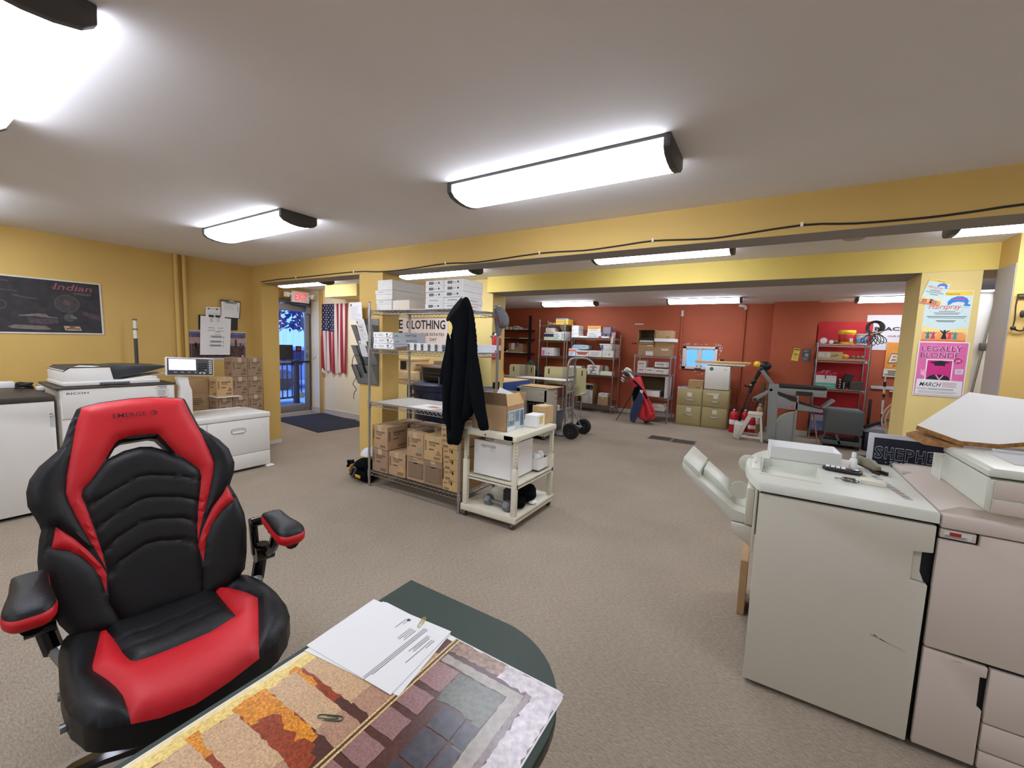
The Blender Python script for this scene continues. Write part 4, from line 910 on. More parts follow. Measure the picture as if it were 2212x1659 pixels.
# posters and notices on the left wall
def motor_poster():
    t = thing('motorcycle_poster', 'dark motorcycle banner with white border on the left wall', 'poster', (-5.997, 0, 0))
    b = MB(OFFW); b.prism([(.30,1.96),(1.458,1.964),(1.466,1.438),(.30,1.418)], 0, .004, 'x'); b.build('border', t)
    DK = mat('print charcoal', (44,42,44), .6, var=.35, scale=14); b = MB(DK); o = (.0042,0,0); f = '+x'
    g = lambda n, c: mat('print '+n, c, .6, var=.25, scale=30)
    b.on(o, f, [(.31,1.432),(1.45,1.452),(1.444,1.952),(.31,1.947)], None, .0003)
    G1, G2, G3, PK = g('soft grey', (84,80,82)), g('plum grey', (76,60,66)), g('dusty grey', (112,104,98)), g('dusty rose', (142,84,88))
    b.on(o, f, [(.88,1.60),(1.0,1.625),(1.06,1.62),(1.075,1.60),(1.135,1.592),(1.13,1.582),(1.0,1.595),(.89,1.592)], G3, .0006); b.on(o, f, [(.93,1.585),(1.02,1.575),(1.13,1.58),(1.14,1.54),(1.05,1.52),(.95,1.53)], G2, .0006)
    b.on(o, f, [(.81,1.49),(.86,1.512),(1.05,1.508),(1.09,1.475),(1.0,1.468),(.84,1.475)], G3, .0006)
    ring = lambda cx, cy, r, w: [b.on(o, f, [(cx+r*math.cos(R(a)), cy+r*math.sin(R(a))), (cx+(r+w)*math.cos(R(a)), cy+(r+w)*math.sin(R(a))), (cx+(r+w)*math.cos(R(a+20)), cy+(r+w)*math.sin(R(a+20))), (cx+r*math.cos(R(a+20)), cy+r*math.sin(R(a+20)))], G1, .0007) for a in range(0, 360, 20)]
    b.disc(o, f, 1.205, 1.735, .085, g('headlamp', (64,60,61)), .0005); ring(1.205, 1.735, .083, .006); b.disc(o, f, 1.205, 1.745, .03, g('headlamp core', (92,70,72)), .0008); ring(.775, 1.69, .035, .005)
    b.on(o, f, [(.85,1.79),(.93,1.772),(1.01,1.765),(1.01,1.759),(.92,1.765),(.85,1.783)], G1, .0006); b.on(o, f, [(.75,1.83),(.88,1.825),(.88,1.819),(.75,1.823)], G1, .0006); b.on(o, f, [(.75,1.925),(.83,1.915),(.84,1.90),(.75,1.91)], G2, .0006)
    b.on(o, f, [(1.17,1.515),(1.285,1.513),(1.30,1.47),(1.18,1.47)], g('tag tan', (176,150,122)), .0008); b.on(o, f, [(1.19,1.492),(1.285,1.492),(1.285,1.484),(1.19,1.484)], DK, .001); b.rect(o, f, 1.21, 1.5, 1.25, 1.51, DK, .001)
    b.disc(o, f, 1.215, 1.60, .04, g('carb grey', (74,76,74)), .0006); b.on(o, f, [(1.23,1.625),(1.27,1.60),(1.265,1.585),(1.22,1.605)], G3, .0008)
    b.on(o, f, [(1.31,1.66),(1.44,1.64),(1.445,1.58),(1.36,1.60)], G2, .0006); b.rect(o, f, 1.31, 1.625, 1.345, 1.665, G2, .0007)
    P = PK; b.text('Indian', o, f, 1.115, 1.868, .062, P, .268, .008, .3, .0012); b.tube([(.0055,1.13,1.90),(.0055,1.105,1.885),(.0055,1.12,1.868),(.0055,1.16,1.872)], .0025, P, seg=5, smooth=4); b.text('CYCLES', o, f, 1.255, 1.828, .022, OFFW if 0 else g('grey letter', (128,126,122)), .125, .004, 0, .0012)
    b.build('print', t)
motor_poster()
def skyline():
    t = thing('skyline_poster', 'city skyline poster at dusk on the left wall behind the hanging notice', 'poster', (-6, 0, 0))
    b = MB(OFFW); b.prism([(2.205,1.520),(2.868,1.523),(2.858,1.155),(2.21,1.168)], 0, .003, 'x'); b.build('border', t)
    b = MB(mat('dusk city print', (78,56,54), .55, var=.5, scale=45)); o = (.003,0,0); f = '+x'
    b.on(o, f, [(2.215,1.188),(2.852,1.176),(2.86,1.51),(2.215,1.508)], None, .0004)
    b.on(o, f, [(2.215,1.43),(2.858,1.43),(2.86,1.51),(2.215,1.508)], mat('dusk blue', (84,84,128), .5, var=.3, scale=10), .0007); b.on(o, f, [(2.215,1.36),(2.857,1.38),(2.858,1.44),(2.215,1.44)], mat('dusk pink', (186,146,140), .5, var=.15, scale=8), .0009); b.on(o, f, [(2.66,1.34),(2.856,1.33),(2.857,1.39),(2.66,1.40)], mat('lake grey', (140,136,146), .5, var=.1, scale=8), .0008)
    q = random.Random(8); TW = mat('dark towers', (58,44,46), .6, var=.4, scale=60)
    for i in range(40):
        y = 2.22+.62*q.random(); z = 1.2+.13*q.random(); w_ = .006+.012*q.random(); hh = .02+.06*q.random(); b.rect(o, f, y, z, y+w_, z+hh, TW, .0011)
    b.rect(o, f, 2.725, 1.28, 2.75, 1.41, TW, .0012); b.rect(o, f, 2.73, 1.41, 2.745, 1.43, TW, .0012)
    LT = mat('city lights', (200,150,110), .5)
    for i in range(60): y = 2.22+.62*q.random(); z = 1.19+.16*q.random(); b.rect(o, f, y, z, y+.006, z+.004, LT, .0013)
    ol = mat('thin lilac border', (190,180,196), .5)
    for x0, x1, z0, z1 in ((2.235,2.84,1.492,1.495),(2.235,2.84,1.19,1.193),(2.235,2.238,1.19,1.495),(2.837,2.84,1.185,1.495)): b.rect(o, f, x0, z0, x1, z1, ol, .0014)
    b.rect(o, f, 2.805, 1.195, 2.825, 1.215, OFFW, .0014); b.build('print', t)
skyline()
def on_wall(name, label, cat, pts, x, m, extra=None, th=.003):
    b = MB(m); b.prism(pts, 0, th, 'x')
    if extra: extra(b, (th,0,0))
    return tag(b.build(name, None, (x, 0, 0)), label, cat)
on_wall('letter_holder', 'black letter holder on the left wall behind the notices', 'letter holder', [(2.325,1.715),(2.765,1.722),(2.757,1.546),(2.32,1.535)], -5.994, BLACK, None, .012)
def lh(b, o):
    LG = mat('letterhead emblem', (70,70,82), .7)
    for y in (2.43, 2.52): b.on(o, '+x', [(y-.02,1.795),(y,1.808),(y+.022,1.80),(y,1.788)], LG); b.rect(o, '+x', y+.03, 1.797, y+.06, 1.802, GINK)
    b.lines(o, '+x', 2.42, 1.735, 2.52, 1.745, 1, GINK, .003); b.lines(o, '+x', 2.53, 1.735, 2.58, 1.745, 1, GINK, .003)
on_wall('letter_sheets', 'white letterhead sheets stuck in the black wall letter holder', 'paper', [(2.40,1.815),(2.595,1.828),(2.588,1.70),(2.396,1.70)], -5.98, WHITE, lh)
t = thing('clipboard', 'brown clipboard with a white form hanging highest on the left wall', 'clipboard', (-5.975, 0, 0))
MB(mat('hardboard brown', (92,68,50), .7)).prism([(2.563,1.925),(2.80,1.922),(2.785,1.70),(2.563,1.70)], 0, .004, 'x').build('board', t)
b = MB(WHITE); b.prism([(2.57,1.902),(2.79,1.905),(2.772,1.705),(2.566,1.705)], .004, .0055, 'x'); b.rect((.0055,0,0), '+x', 2.757, 1.78, 2.762, 1.85, GINK); b.lines((.0055,0,0), '+x', 2.60, 1.80, 2.74, 1.86, 5, PAPERGREY, .003); b.build('form', t)
b = MB(STEEL); b.box(.0055, .018, 2.61, 2.75, 1.885, 1.9, None, .002); b.box(.005, .022, 2.65, 2.71, 1.895, 1.925, None, .004); b.cyl((.012,2.68,1.92),(.012,2.68,1.945),.008); b.build('clip', t)
def notice(b, o):
    for i, z in enumerate((1.455, 1.395, 1.345)):
        b.text('O', o, '+x', 2.43-.007*i, z-.018, .03, DGREY, .028, .002); b.text('MOTORSPORT' if 0 else 'CUSTOM' if 0 else 'CENTURION' if 0 else 'C', o, '+x', 2.445-.007*i, z-.014, .024, DGREY, .02, .01); b.rect(o, '+x', 2.46-.007*i, z-.014, 2.56-.007*i, z+.006, mat('indistinct lettering', (96,98,112), .7, var=.7, scale=220)); b.rect(o, '+x', 2.462-.007*i, z-.006, 2.556-.007*i, z-.002, OFFW, .0016); b.text(')', o, '+x', 2.572-.007*i, z-.018, .03, DGREY, .012, .005)
    for x0, x1, z in ((2.41,2.48,1.562),(2.515,2.58,1.562),(2.485,2.545,1.51)): b.rect(o, '+x', x0, z-.003, x1, z+.003, GINK)
    for x0, x1, z in ((2.405,2.49,1.53),(2.505,2.59,1.525),(2.48,2.55,1.478)): b.rect(o, '+x', x0, z-.008, x1, z+.008, PAPERGREY)
t = thing('price_sheet', 'large white sheet with three curled marks hanging from two black binder clips', 'paper', (-5.962, 0, 0))
b = MB(WHITE); b.prism([(2.333,1.705),(2.672,1.688),(2.645,1.223),(2.313,1.224)], 0, .003, 'x'); b.prism([(2.39,1.72),(2.60,1.712),(2.60,1.68),(2.39,1.69)], -.004, -.001, 'x'); notice(b, (.003,0,0)); b.build('sheet', t)
for y in (2.448, 2.522):
    b = MB(BLACK); b.prism([(y-.026,1.722),(y+.026,1.72),(y+.026,1.694),(y-.026,1.696)], -.004, .009, 'x'); c = b.build('binder_clip', t)
    b = MB(STEEL); b.tube([(.006,y-.012,1.694),(.007,y-.006,1.66),(.007,y-.016,1.645),(.007,y,1.640),(.007,y+.014,1.645),(.007,y+.006,1.66),(.006,y+.012,1.694)], .0016, seg=5, smooth=3); b.build('wire_handle', c)
# ================================================================ entry: mat, flag, switch
tag(MB(mat('navy black ribbed mat', (30,34,48), .9, var=.2, scale=80)).box(-.81, .81, -.475, .475, 0, .009, None, .003).build('door_mat', None, (-6.68, 4.395, 0), R(-5.5)), 'dark navy entrance mat inside the glass door', 'door mat')
def flag():
    t = thing('wall_flag', 'large flag with stars and stripes hanging vertically on the entry wall', 'flag', (-7.46, 4.945, 2.13))
    W, H = .80, 1.28; q = random.Random(2)
    FR, FW_, FB = mat('flag red', (160,44,52), .8), mat('flag white', (222,214,206), .8), mat('flag navy', (30,36,66), .8)
    amp = lambda v: .004+.02*v
    def pt(u, v):
        return (W*(u*(1-.07*v)+.05*v), -.022-amp(v)*math.sin(u*26+v*2), -H*v+.02*v*math.sin(u*9)-.03*v*u)
    n = 13; b = MB(FR)
    for i in range(n):
        m = FR if i % 2 == 0 else FW_
        u0, u1 = 1-(i+1)/n, 1-i/n
        v0 = .40 if i >= 6 else 0
        b.grid(lambda a, c, u0=u0, u1=u1, v0=v0: pt(u0+(u1-u0)*a, v0+(1-v0)*c), 4, 20, m)
    b.build('stripes', t)
    b = MB(FB); b.grid(lambda a, c: pt(a*7/13, c*.40), 14, 10, FB)
    for r in range(11):
        k = 5 if r % 2 else 4
        for s in range(5 if r % 2 == 0 else 4):
            u = (7/13)*((s+.5)/5 if r % 2 == 0 else (s+1)/5); v = .40*(r+.7)/11.6; c = Vector(pt(u, v))+Vector((0,-.003,0)); rr = .019
            b.add([c]+[c+Vector((rr*(1 if k_ % 2 == 0 else .42)*math.sin(k_*math.pi/5), 0, rr*(1 if k_ % 2 == 0 else .42)*math.cos(k_*math.pi/5))) for k_ in range(10)], [(0, 1+k_, 1+(k_+1) % 10) for k_ in range(10)], FW_)
    b.build('canton', t)
    b = MB(FW_); b.tube([(.06,-.03,-1.24),(.10,-.05,-1.30),(.15,-.04,-1.31),(.12,-.05,-1.27)], .012, seg=6, smooth=3); b.build('gathered_corner', t)
flag()
tag(MB(PLW).box(0, .008, -.035, .035, -.055, .055, None, .003).box(.008,.014,-.008,.008,-.02,.02,None,.002).build('light_switch', None, (-7.70, 4.94, 1.13), R(-90)), 'white light switch plate between the glass door and the flag', 'light switch')
tag(MB(mat('brown register', (70,58,52), .6)).box(-.14, .14, -.05, .05, 0, .006, None, .002).build('floor_register', None, (-6.5, 4.86, 0)), 'dark floor register by the entry skirting under the flag', 'floor vent')
# ================================================================ soft things: an outline blown up on both sides
def inflate(B, outline, to3, amp, m, creases=(), step=.016, wob=0, seed=0, tau=.05, cr=.02, sm=1):
    outline = dens(smooth_poly(outline, 3) if sm else outline, .012); st = [dens(smooth_poly(s_, 3, False), .014, False) for s_ in creases]; V = list(outline); E = [(i, (i+1) % len(outline)) for i in range(len(outline))]
    segs = seglist([outline]); ss = seglist(st, False)
    xs = [p[0] for p in outline]; ys = [p[1] for p in outline]; y = min(ys); r = 0
    while y < max(ys):
        x = min(xs)+(r % 2)*step/2
        while x < max(xs):
            if inside((x, y), outline) and dist((x, y), segs) > step*.45: V.append((x, y))
            x += step
        y += step*.87; r += 1
    vv, _, ff, *_ = geometry.delaunay_2d_cdt([Vector(p) for p in V], E, [], 0, 1e-5); P2 = [(v.x, v.y) for v in vv]
    q = random.Random(seed); ph = [(q.uniform(10, 30), q.uniform(-8, 8), q.random()*6) for _ in range(4)]
    top = []; bot = []
    for p in P2:
        h = amp*math.sqrt(max(0, 1-math.exp(-dist(p, segs)/tau)))
        n = sum(math.sin(p[0]*a+p[1]*b_+c) for a, b_, c in ph)/4*wob*min(1, h/amp*1.2)
        c = amp*.75*math.exp(-(dist(p, ss)/cr)**2)*(h/amp) if ss else 0
        top.append(to3(p[0], p[1], h+n-c)); bot.append(to3(p[0], p[1], -h+n*.5))
    fs = []
    for f in ff:
        c = (sum(P2[i][0] for i in f)/3, sum(P2[i][1] for i in f)/3)
        if inside(c, outline):
            a, b_, d = (P2[i] for i in f)
            fs.append(tuple(f) if (b_[0]-a[0])*(d[1]-a[1])-(b_[1]-a[1])*(d[0]-a[0]) > 0 else tuple(f[::-1]))
    n = len(P2); B.add(top+bot, fs+[tuple(n+i for i in f[::-1]) for f in fs], m); return B

# ================================================================ wire shelving
def wire_shelf(label, x0, x1, y0, y1, levels, top, pitch=.026, m=None, group='chrome wire shelving units', name='wire_shelf', r=.0125, collar=True, tops=None):
    m = m or CHROME; cx, cy = (x0+x1)/2, (y0+y1)/2; t = thing(name, label, 'shelf', (cx, cy, 0), 0, group); X, Y = (x1-x0)/2, (y1-y0)/2
    k = 0
    for sx in (-1, 1):
        for sy in (-1, 1):
            b = MB(m); h = tops[k] if tops else top; k += 1; b.cyl((sx*X, sy*Y, .02), (sx*X, sy*Y, h), r, seg=12); b.cyl((sx*X, sy*Y, h), (sx*X, sy*Y, h+.006), r*.8, BLACK, seg=10)
            if collar:
                for z in levels: b.cyl((sx*X, sy*Y, z-.055), (sx*X, sy*Y, z+.012), r*1.45, seg=12)
            p = b.build('post', t); MB(m).cyl((sx*X, sy*Y, 0), (sx*X, sy*Y, .025), r*1.3, seg=12).build('foot', p)
    for z in levels:
        b = MB(m); w = .0032
        for y in (-Y, Y):
            for zz in (z, z-.036): b.box(-X, X, y-w, y+w, zz-w, zz+w)
        for x in (-X, X):
            for zz in (z, z-.036): b.box(x-w, x+w, -Y, Y, zz-w, zz+w)
        n = max(4, int(2*X/pitch))
        for i in range(n+1):
            x = -X+2*X*i/n; b.box(x-.0022, x+.0022, -Y-.003, Y+.003, z-.003, z+.0025)
        n2 = max(4, int(2*X/.05)); n3 = max(3, int(2*Y/.05))
        for y in (-Y, Y):
            b.tube([(-X+2*X*i/(2*n2), y, z-.002 if i % 2 else z-.034) for i in range(2*n2+1)], .0024, seg=4)
        for x in (-X, X):
            b.tube([(x, -Y+2*Y*i/(2*n3), z-.002 if i % 2 else z-.034) for i in range(2*n3+1)], .0024, seg=4)
        for y in (-Y*.33, Y*.33): b.box(-X, X, y-.003, y+.003, z-.009, z-.003)
        b.build('shelf', t)
    return t
FX0, FX1, FY0, FY1 = -3.362, -2.20, 2.74, 3.275; L1, L2, L3, L4 = .158, .858, 1.39, 1.765
wire_shelf('tall chrome wire shelf in the middle of the room beside the yellow post', FX0, FX1, FY0, FY1, (L1, L2, L3, L4), 1.84)
def ream(label, x, y, z, w, d, h, rz=0, m=None, pr=None, group=None, name='paper_ream', cat='paper ream'):
    b = MB(m or WHITE); b.box(0, w, 0, d, 0, h, None, .003, 1)
    if pr: pr(b, w, d, h)
    return tag(b.build(name, None, (x, y, z), rz), label, cat, group)
# white boxes and reams on the top shelf
def lidbox(label, x, y, z, w, d, h, lid, group, m=None):
    t = thing('white_box', label, 'box', (x, y, z), 0, group); m = m or OFFW
    b = MB(m); b.box(0, w, 0, d, 0, h, None, .002, 1); b.build('body', t)
    if lid:
        b = MB(m); b.prism([(-.004, h-lid), (w+.004, h-lid*1.25), (w+.006, h), (-.004, h+.002)], -.004, d+.004, 'y'); b.lines((-.004,-.004,0), '-y', w*.2, h-lid*.7, w*.5, h-lid*.3, 1, GINK, .004, .001); b.build('lid', t)
    return t
Z = L4+.004; g = 'white boxes at the left of the top shelf'
lidbox('bottom lidded white box at the left end of the top wire shelf', -3.33, 2.80, Z, .215, .44, .095, .03, g)
lidbox('cream fronted white box beside the left stack on the top wire shelf', -3.105, 2.80, Z, .225, .40, .092, 0, g, mat('cream white card', (222,210,192), .7))
lidbox('middle white box with skewed lid in the left stack on the top shelf', -3.335, 2.795, Z+.098, .23, .44, .092, .032, g)
lidbox('topmost plain white box of the left stack on the top shelf', -3.315, 2.80, Z+.194, .205, .44, .095, 0, g)
def wrap_print(kind):
    def pr(b, w, d, h):
        o = (0,0,0); f = '-y'
        if kind == 'a':
            b.rect(o, f, w*.2, h*.3, w*.45, h*.78, DGREY); b.rect(o, f, w*.23, h*.4, w*.42, h*.68, GINK, .0012); b.text('Basic' if 0 else 'max' if 0 else 'tex' if 0 else 'll', o, f, w*.5, h*.42, h*.2, GINK, w*.14); b.disc(o, f, w*.75, h*.55, h*.2, DGREY)
        elif kind == 'b': b.lines(o, f, w*.2, h*.4, w*.75, h*.7, 2, GINK, .003, .001, 4, .4)
        b.on(o, f, [(w*.86,h*.12),(w*.97,h*.75),(w*.96,h*.78),(w*.85,h*.15)], PAPERGREY)
        if kind != 'a': b.rect((w,0,0), '+x', d*.05, h*.1, d*.16, h*.85, RED); b.lines((w,0,0), '+x', d*.3, h*.4, d*.8, h*.7, 2, mat('pale red print', (214,120,110), .8), .003)
        b.rect((w,0,0), '+x', .0, h*.985, d, h*.999, PAPERGREY)
    return pr
rows = (('bottom', 'a', 'b'), ('second', 'b', 'b'), ('third', 'a', 'a'), ('fourth', 'a', 'a'), ('top', 'a', 'a'))
for i, (nm, ka, kb) in enumerate(rows):
    ream(nm+' white ream in the left column of the wrapped paper on the top shelf', -2.685+.003*(i % 2), 2.80+.004*(i % 3), Z+.0505*i, .213, .285, .0495, 0, WHITE, wrap_print(ka), 'paper reams on the top shelf')
    ream(nm+' white ream in the right column of the wrapped paper on the top shelf', -2.470+.003*(i % 2), 2.80+.003*((i+1) % 3), Z+.0505*i, .213, .285, .0495, 0, WHITE, wrap_print(kb), 'paper reams on the top shelf')
# second shelf: long reams with upside down lettering, small packs, white box
LEAFG = mat('leaf green print', (110,170,96), .7)
Z = L3+.004; RB = mat('blue grey wrap', (206,212,220), .6)
def rolland(i):
    def pr(b, w, d, h):
        b.text('IOS' if i == 1 else 'S', (0,0,0), '-y', w*.08, h*.25, h*.4, GINK, w*.09); b.lines((0,0,0), '-y', w*.28, h*.3, w*.6, h*.75, 3, GINK, .0025, .001, i, .3); b.rect((0,0,0), '-y', w*.68, h*.5, w*.76, h*.8, DGREY); b.rect((0,0,0), '-y', w*.7, h*.2, w*.76, h*.38, DGREY); b.on((0,0,0), '-y', [(w*.82,h*.1),(w*.98,h*.8),(w*.97,h*.9),(w*.81,h*.2)], GINK)
        f = ((0,-1,0),(0,0,-1)); o = (w, d, h)
        b.rect((w,0,0), '+x', .0, 0, d, h, RB, .0006)
        if i: b.text('ROLLAND', o, ((0,-1,0),(0,0,-1)), d*.30, h*.25, h*.42, DGREY, d*.34, .008, 0, .0014); 
        for k in range(5): b.on((w,0,0), '+x', [(d*(.05+.02*k),h*(.2+.1*(k%3))),(d*(.09+.02*k),h*(.3+.1*(k%3))),(d*(.07+.02*k),h*(.5+.1*(k%2)))], LEAFG, .001)
        if not i: b.on((w,0,0), '+x', [(.01,0),(.36,0),(.30,h*.5),(.15,h*.62),(.06,h*.4)], mat('torn brown wrap', (168,122,88), .8), .0012)
    return pr
for i, l in enumerate(('bottom torn white ream of the long stack at the left of the second shelf', 'middle white ream of the long stack with upside down lettering', 'top white ream of the long stack with upside down lettering on the second shelf')):
    ream(l, -3.338+.006*(i % 2), 2.765, Z+.0545*i, .282, .43, .0535, R(-1.5*(i-1)), WHITE, rolland(i), 'long paper reams on the second shelf')
def small_pack(b, w, d, h):
    o = (0,0,0); b.rect(o, '-y', w*.04, h*.08, w*.45, h*.92, MGREY, .0006)
    for k in range(3): b.rect(o, '-y', w*(.10+.1*k), h*.35, w*(.14+.1*k), h*.85, INK, .001)
    b.rect(o, '-y', w*.1, h*.5, w*.36, h*.6, INK, .0012); b.disc(o, '-y', w*.25, h*.16, h*.12, INK, .001); b.lines(o, '-y', w*.55, h*.3, w*.8, h*.8, 3, GINK, .002)
for k in range(6):
    ream(('first','second','third','fourth','fifth','sixth')[k]+' small grey and white pack from the left on the second shelf', -2.905+.086*k, 2.80, Z, .084, .2, .068, 0, WHITE, small_pack, 'small packs on the second shelf')
ream('white box at the right end of the second shelf behind the jacket', -2.40, 3.02, Z, .185, .24, .075, 0, mat('pale blue card', (222,228,236), .6), None, None, 'white_box', 'box')
# third shelf
Z = L2+.004
b = MB(mat('mottled clear liner', (182,180,172), .4, var=.25, scale=40)); b.box(-3.34, -2.22, 2.76, 3.25, 0, .0015); tag(b.build('shelf_liner', None, (0,0,Z)), 'mottled liner sheet covering the third wire shelf', 'shelf liner')
b = MB(WHITE); b.on((0,0,0), '+z', [(-.19,-.12),(.11,-.14),(.14,.10),(-.16,.12)], None, .0012); b.on((0,0,0), '+z', [(-.05,-.02),(.09,-.03),(.10,.05),(-.03,.06)], mat('pale red form', (226,160,140), .8), .002); b.lines((0,0,0), '+z', -.03, -.01, .08, .04, 4, RED, .003, .003, 2, .3); tag(b.build('paper_form', None, (-2.68, 2.90, Z+.002)), 'white and red printed form lying on the third wire shelf', 'paper')
# bottom shelf: toner cartons in two layers and two rows
Z = L1+.004; GRP = 'toner cartons on the bottom wire shelf'
def tc(label, x, z, y=2.77, m=CARDP, p=T_K, w=.228, d=.25, h=.232, rz=0): return carton(label, (w, d, h), (x, y, z), rz, m, GRP, p)
tc('toner carton with red triangles at the left end of the bottom shelf lower layer', -3.235, Z, 2.765, CARDP2, T_M)
tc('toner carton with yellow triangles second from left in the bottom shelf lower layer', -3.005, Z, 2.775, CARDP, T_Y)
def pr_text(b, w, d, h):
    gk = mat('dense brown print', (112,92,74), .85, var=.4, scale=150); b.rect((0,0,0), '-y', -w*.42, h*.12, w*.46, h*.78, gk, .0008); b.lines((0,0,0), '-y', -w*.42, h*.15, w*.45, h*.75, 14, CARDP, .0025, .0012, 6, .15); b.rect((0,0,0), '-y', -w*.4, h*.83, w*.1, h*.88, GINK, .001)
tc('toner carton with dense text third from left in the bottom shelf lower layer', -2.762, Z, 2.78, CARDP, pr_text, .222)
tc('toner carton with dense text fourth from left in the bottom shelf lower layer', -2.535, Z, 2.775, CARDP2, pr_text, .222)
tc('toner carton with red triangles at the left end of the bottom shelf upper layer', -3.24, Z+.236, 2.765, CARDP, T_M, .24, .25, .232, R(-4))
tc('toner carton set back in the middle of the upper layer on the bottom shelf', -2.862, Z+.236, 2.86, CARDP2, T_C, .19, .2)
tc('toner carton in the upper layer left of the pale one on the bottom shelf', -2.752, Z+.236, 2.765, CARDP, T_C, .212, .09)
tc('pale tan toner carton with black triangles in the upper layer of the bottom shelf', -2.535, Z+.236, 2.77, CARDL, T_K, .222, .22, .232)
for (x, z, l) in ((-3.235, Z, 'lower left'), (-3.24, Z+.236, 'upper left'), (-3.0, Z, 'lower second'), (-2.99, Z+.236, 'upper second'), (-2.76, Z, 'lower third'), (-2.75, Z+.236, 'upper third'), (-2.53, Z, 'lower fourth'), (-2.52, Z+.236, 'upper fourth')):
    tc(l+' toner carton in the rear row of the bottom wire shelf', x, z, 3.04 if z > Z+.1 or x < 2 else 3.03, CARDP2, None, .22, .22)
def pr_small(b, w, d, h): b.lines((0,0,0), '-y', -w*.42, h*.62, -w*.15, h*.85, 2, LOGOK, .004); b.rect((0,0,0), '-y', w*.02, h*.6, w*.09, h*.88, LOGOK); b.rect((0,0,0), '-y', -w*.4, h*.1, -w*.1, h*.3, mat('faint print', (128,104,76), .85))
for k, nm in enumerate(('lowest', 'second', 'third', 'fourth', 'fifth', 'sixth')):
    carton(nm+' small tan carton up the stack at the right end of the bottom shelf', (.19, .42, .094), (-2.32+.006*((k*2) % 3)-(.03 if k > 3 else 0), 2.77, Z+.0955*k), 0, CARDL, 'small cartons at the right of the bottom shelf', pr_small, True, 'carton', 'box', mat('brown tape', (150,116,70), .4))

# black fleece jacket on the front corner of the shelf
def jacket():
    t = thing('jacket', 'long black fleece jacket hanging from the front corner of the wire shelf', 'jacket', (-2.10, 2.64, 0))
    ox = -2.10; B = MB(SOFTBLK)
    body = [(-2.104,1.842),(-2.15,1.80),(-2.221,1.732),(-2.262,1.665),(-2.222,1.622),(-2.235,1.55),(-2.25,1.475),(-2.28,1.37),(-2.301,1.30),(-2.312,1.20),(-2.314,1.11),(-2.312,.95),(-2.308,.828),(-2.265,.775),(-2.25,.637),(-2.19,.632),(-2.122,.645),(-2.09,.75),(-2.07,.83),(-2.02,.88),(-1.985,.93),(-1.955,1.1),(-1.96,1.3),(-1.975,1.5),(-2.01,1.70),(-2.06,1.825)]
    inflate(B, [(x-ox, z) for x, z in body], lambda x, z, h: (x, -h, z), .052, SOFTBLK, [[(x-ox, z) for x, z in p] for p in ([(-2.07,1.74),(-2.05,1.5),(-2.075,1.15),(-2.10,.86),(-2.11,.72)], [(-2.20,1.58),(-2.19,1.3),(-2.22,1.0),(-2.2,.75)])], .018, .007, 3)
    B.build('body', t)
    B = MB(SOFTBLK); slv = [(-2.02,1.66),(-1.985,1.56),(-1.955,1.45),(-1.915,1.3),(-1.875,1.13),(-1.845,.97),(-1.812,.832),(-1.84,.806),(-1.898,.802),(-1.925,.86),(-1.96,.93),(-2.0,1.05),(-2.03,1.25),(-2.04,1.45)]
    inflate(B, [(x-ox, z) for x, z in slv], lambda x, z, h: (x, -h-.03, z), .042, SOFTBLK, [], .02, .008, 5); B.build('sleeve', t)
    B = MB(SOFTBLK); slv = [(-2.262,1.56),(-2.29,1.40),(-2.325,1.27),(-2.335,1.18),(-2.30,1.15),(-2.25,1.25),(-2.22,1.45)]
    inflate(B, [(x-ox, z) for x, z in slv], lambda x, z, h: (x, -h-.015, z), .03, SOFTBLK, [], .02, .005, 7); B.build('sleeve', t)
    B = MB(mat('black collar lining', (12,14,17), .9)); col = [(-2.10,1.838),(-2.15,1.80),(-2.215,1.735),(-2.258,1.668),(-2.232,1.65),(-2.17,1.72),(-2.11,1.78)]
    inflate(B, [(x-ox, z) for x, z in col], lambda x, z, h: (x, -h-.04, z), .016, None, [], .012, 0, 5); B.build('collar', t)
    B = MB(STEEL); B.box(-.205, -.198, -.066, -.062, 1.13, 1.19); B.build('zip_pull', t)
jacket()
def cap():
    t = thing('baseball_cap', 'grey cap with a red badge hanging on the rear right post of the wire shelf', 'cap', (-2.165, 3.215, 1.70))
    G = mat('heather grey cloth', (112,114,118), .9, var=.2, scale=60); B = MB(G)
    o = [(-.035,.125),(.0,.128),(.06,.10),(.105,.04),(.115,-.02),(.10,-.06),(.06,-.075),(.03,-.08),(.0,.02)]
    inflate(B, o, lambda x, z, h: (x, -h, z), .075, G, [], .014, 0, 0, .06); B.build('crown', t)
    B = MB(mat('dark cap inside', (52,54,58), .9)); o = [(-.037,.125),(-.025,.12),(.02,0),(.055,-.075),(.04,-.145),(.0,-.14),(-.02,-.06),(-.035,.03)]
    inflate(B, o, lambda x, z, h: (x, -h-.015, z), .02, G, [], .012, 0, 0, .03); B.build('brim', t)
    B = MB(mat('cap badge red', (170,40,56), .8)); B.disc((.035,-.081,.005), '-y', 0, 0, .018, None, .002, 12); B.on((.085,-.06,-.045), '-y', [(-.02,-.012),(.02,.01),(.015,.02),(-.025,0)], None, .004); B.rect((-.012,-.03,.11), '-y', -.008,-.006,.01,.008,WHITE,.004); B.build('badge', t)
cap()
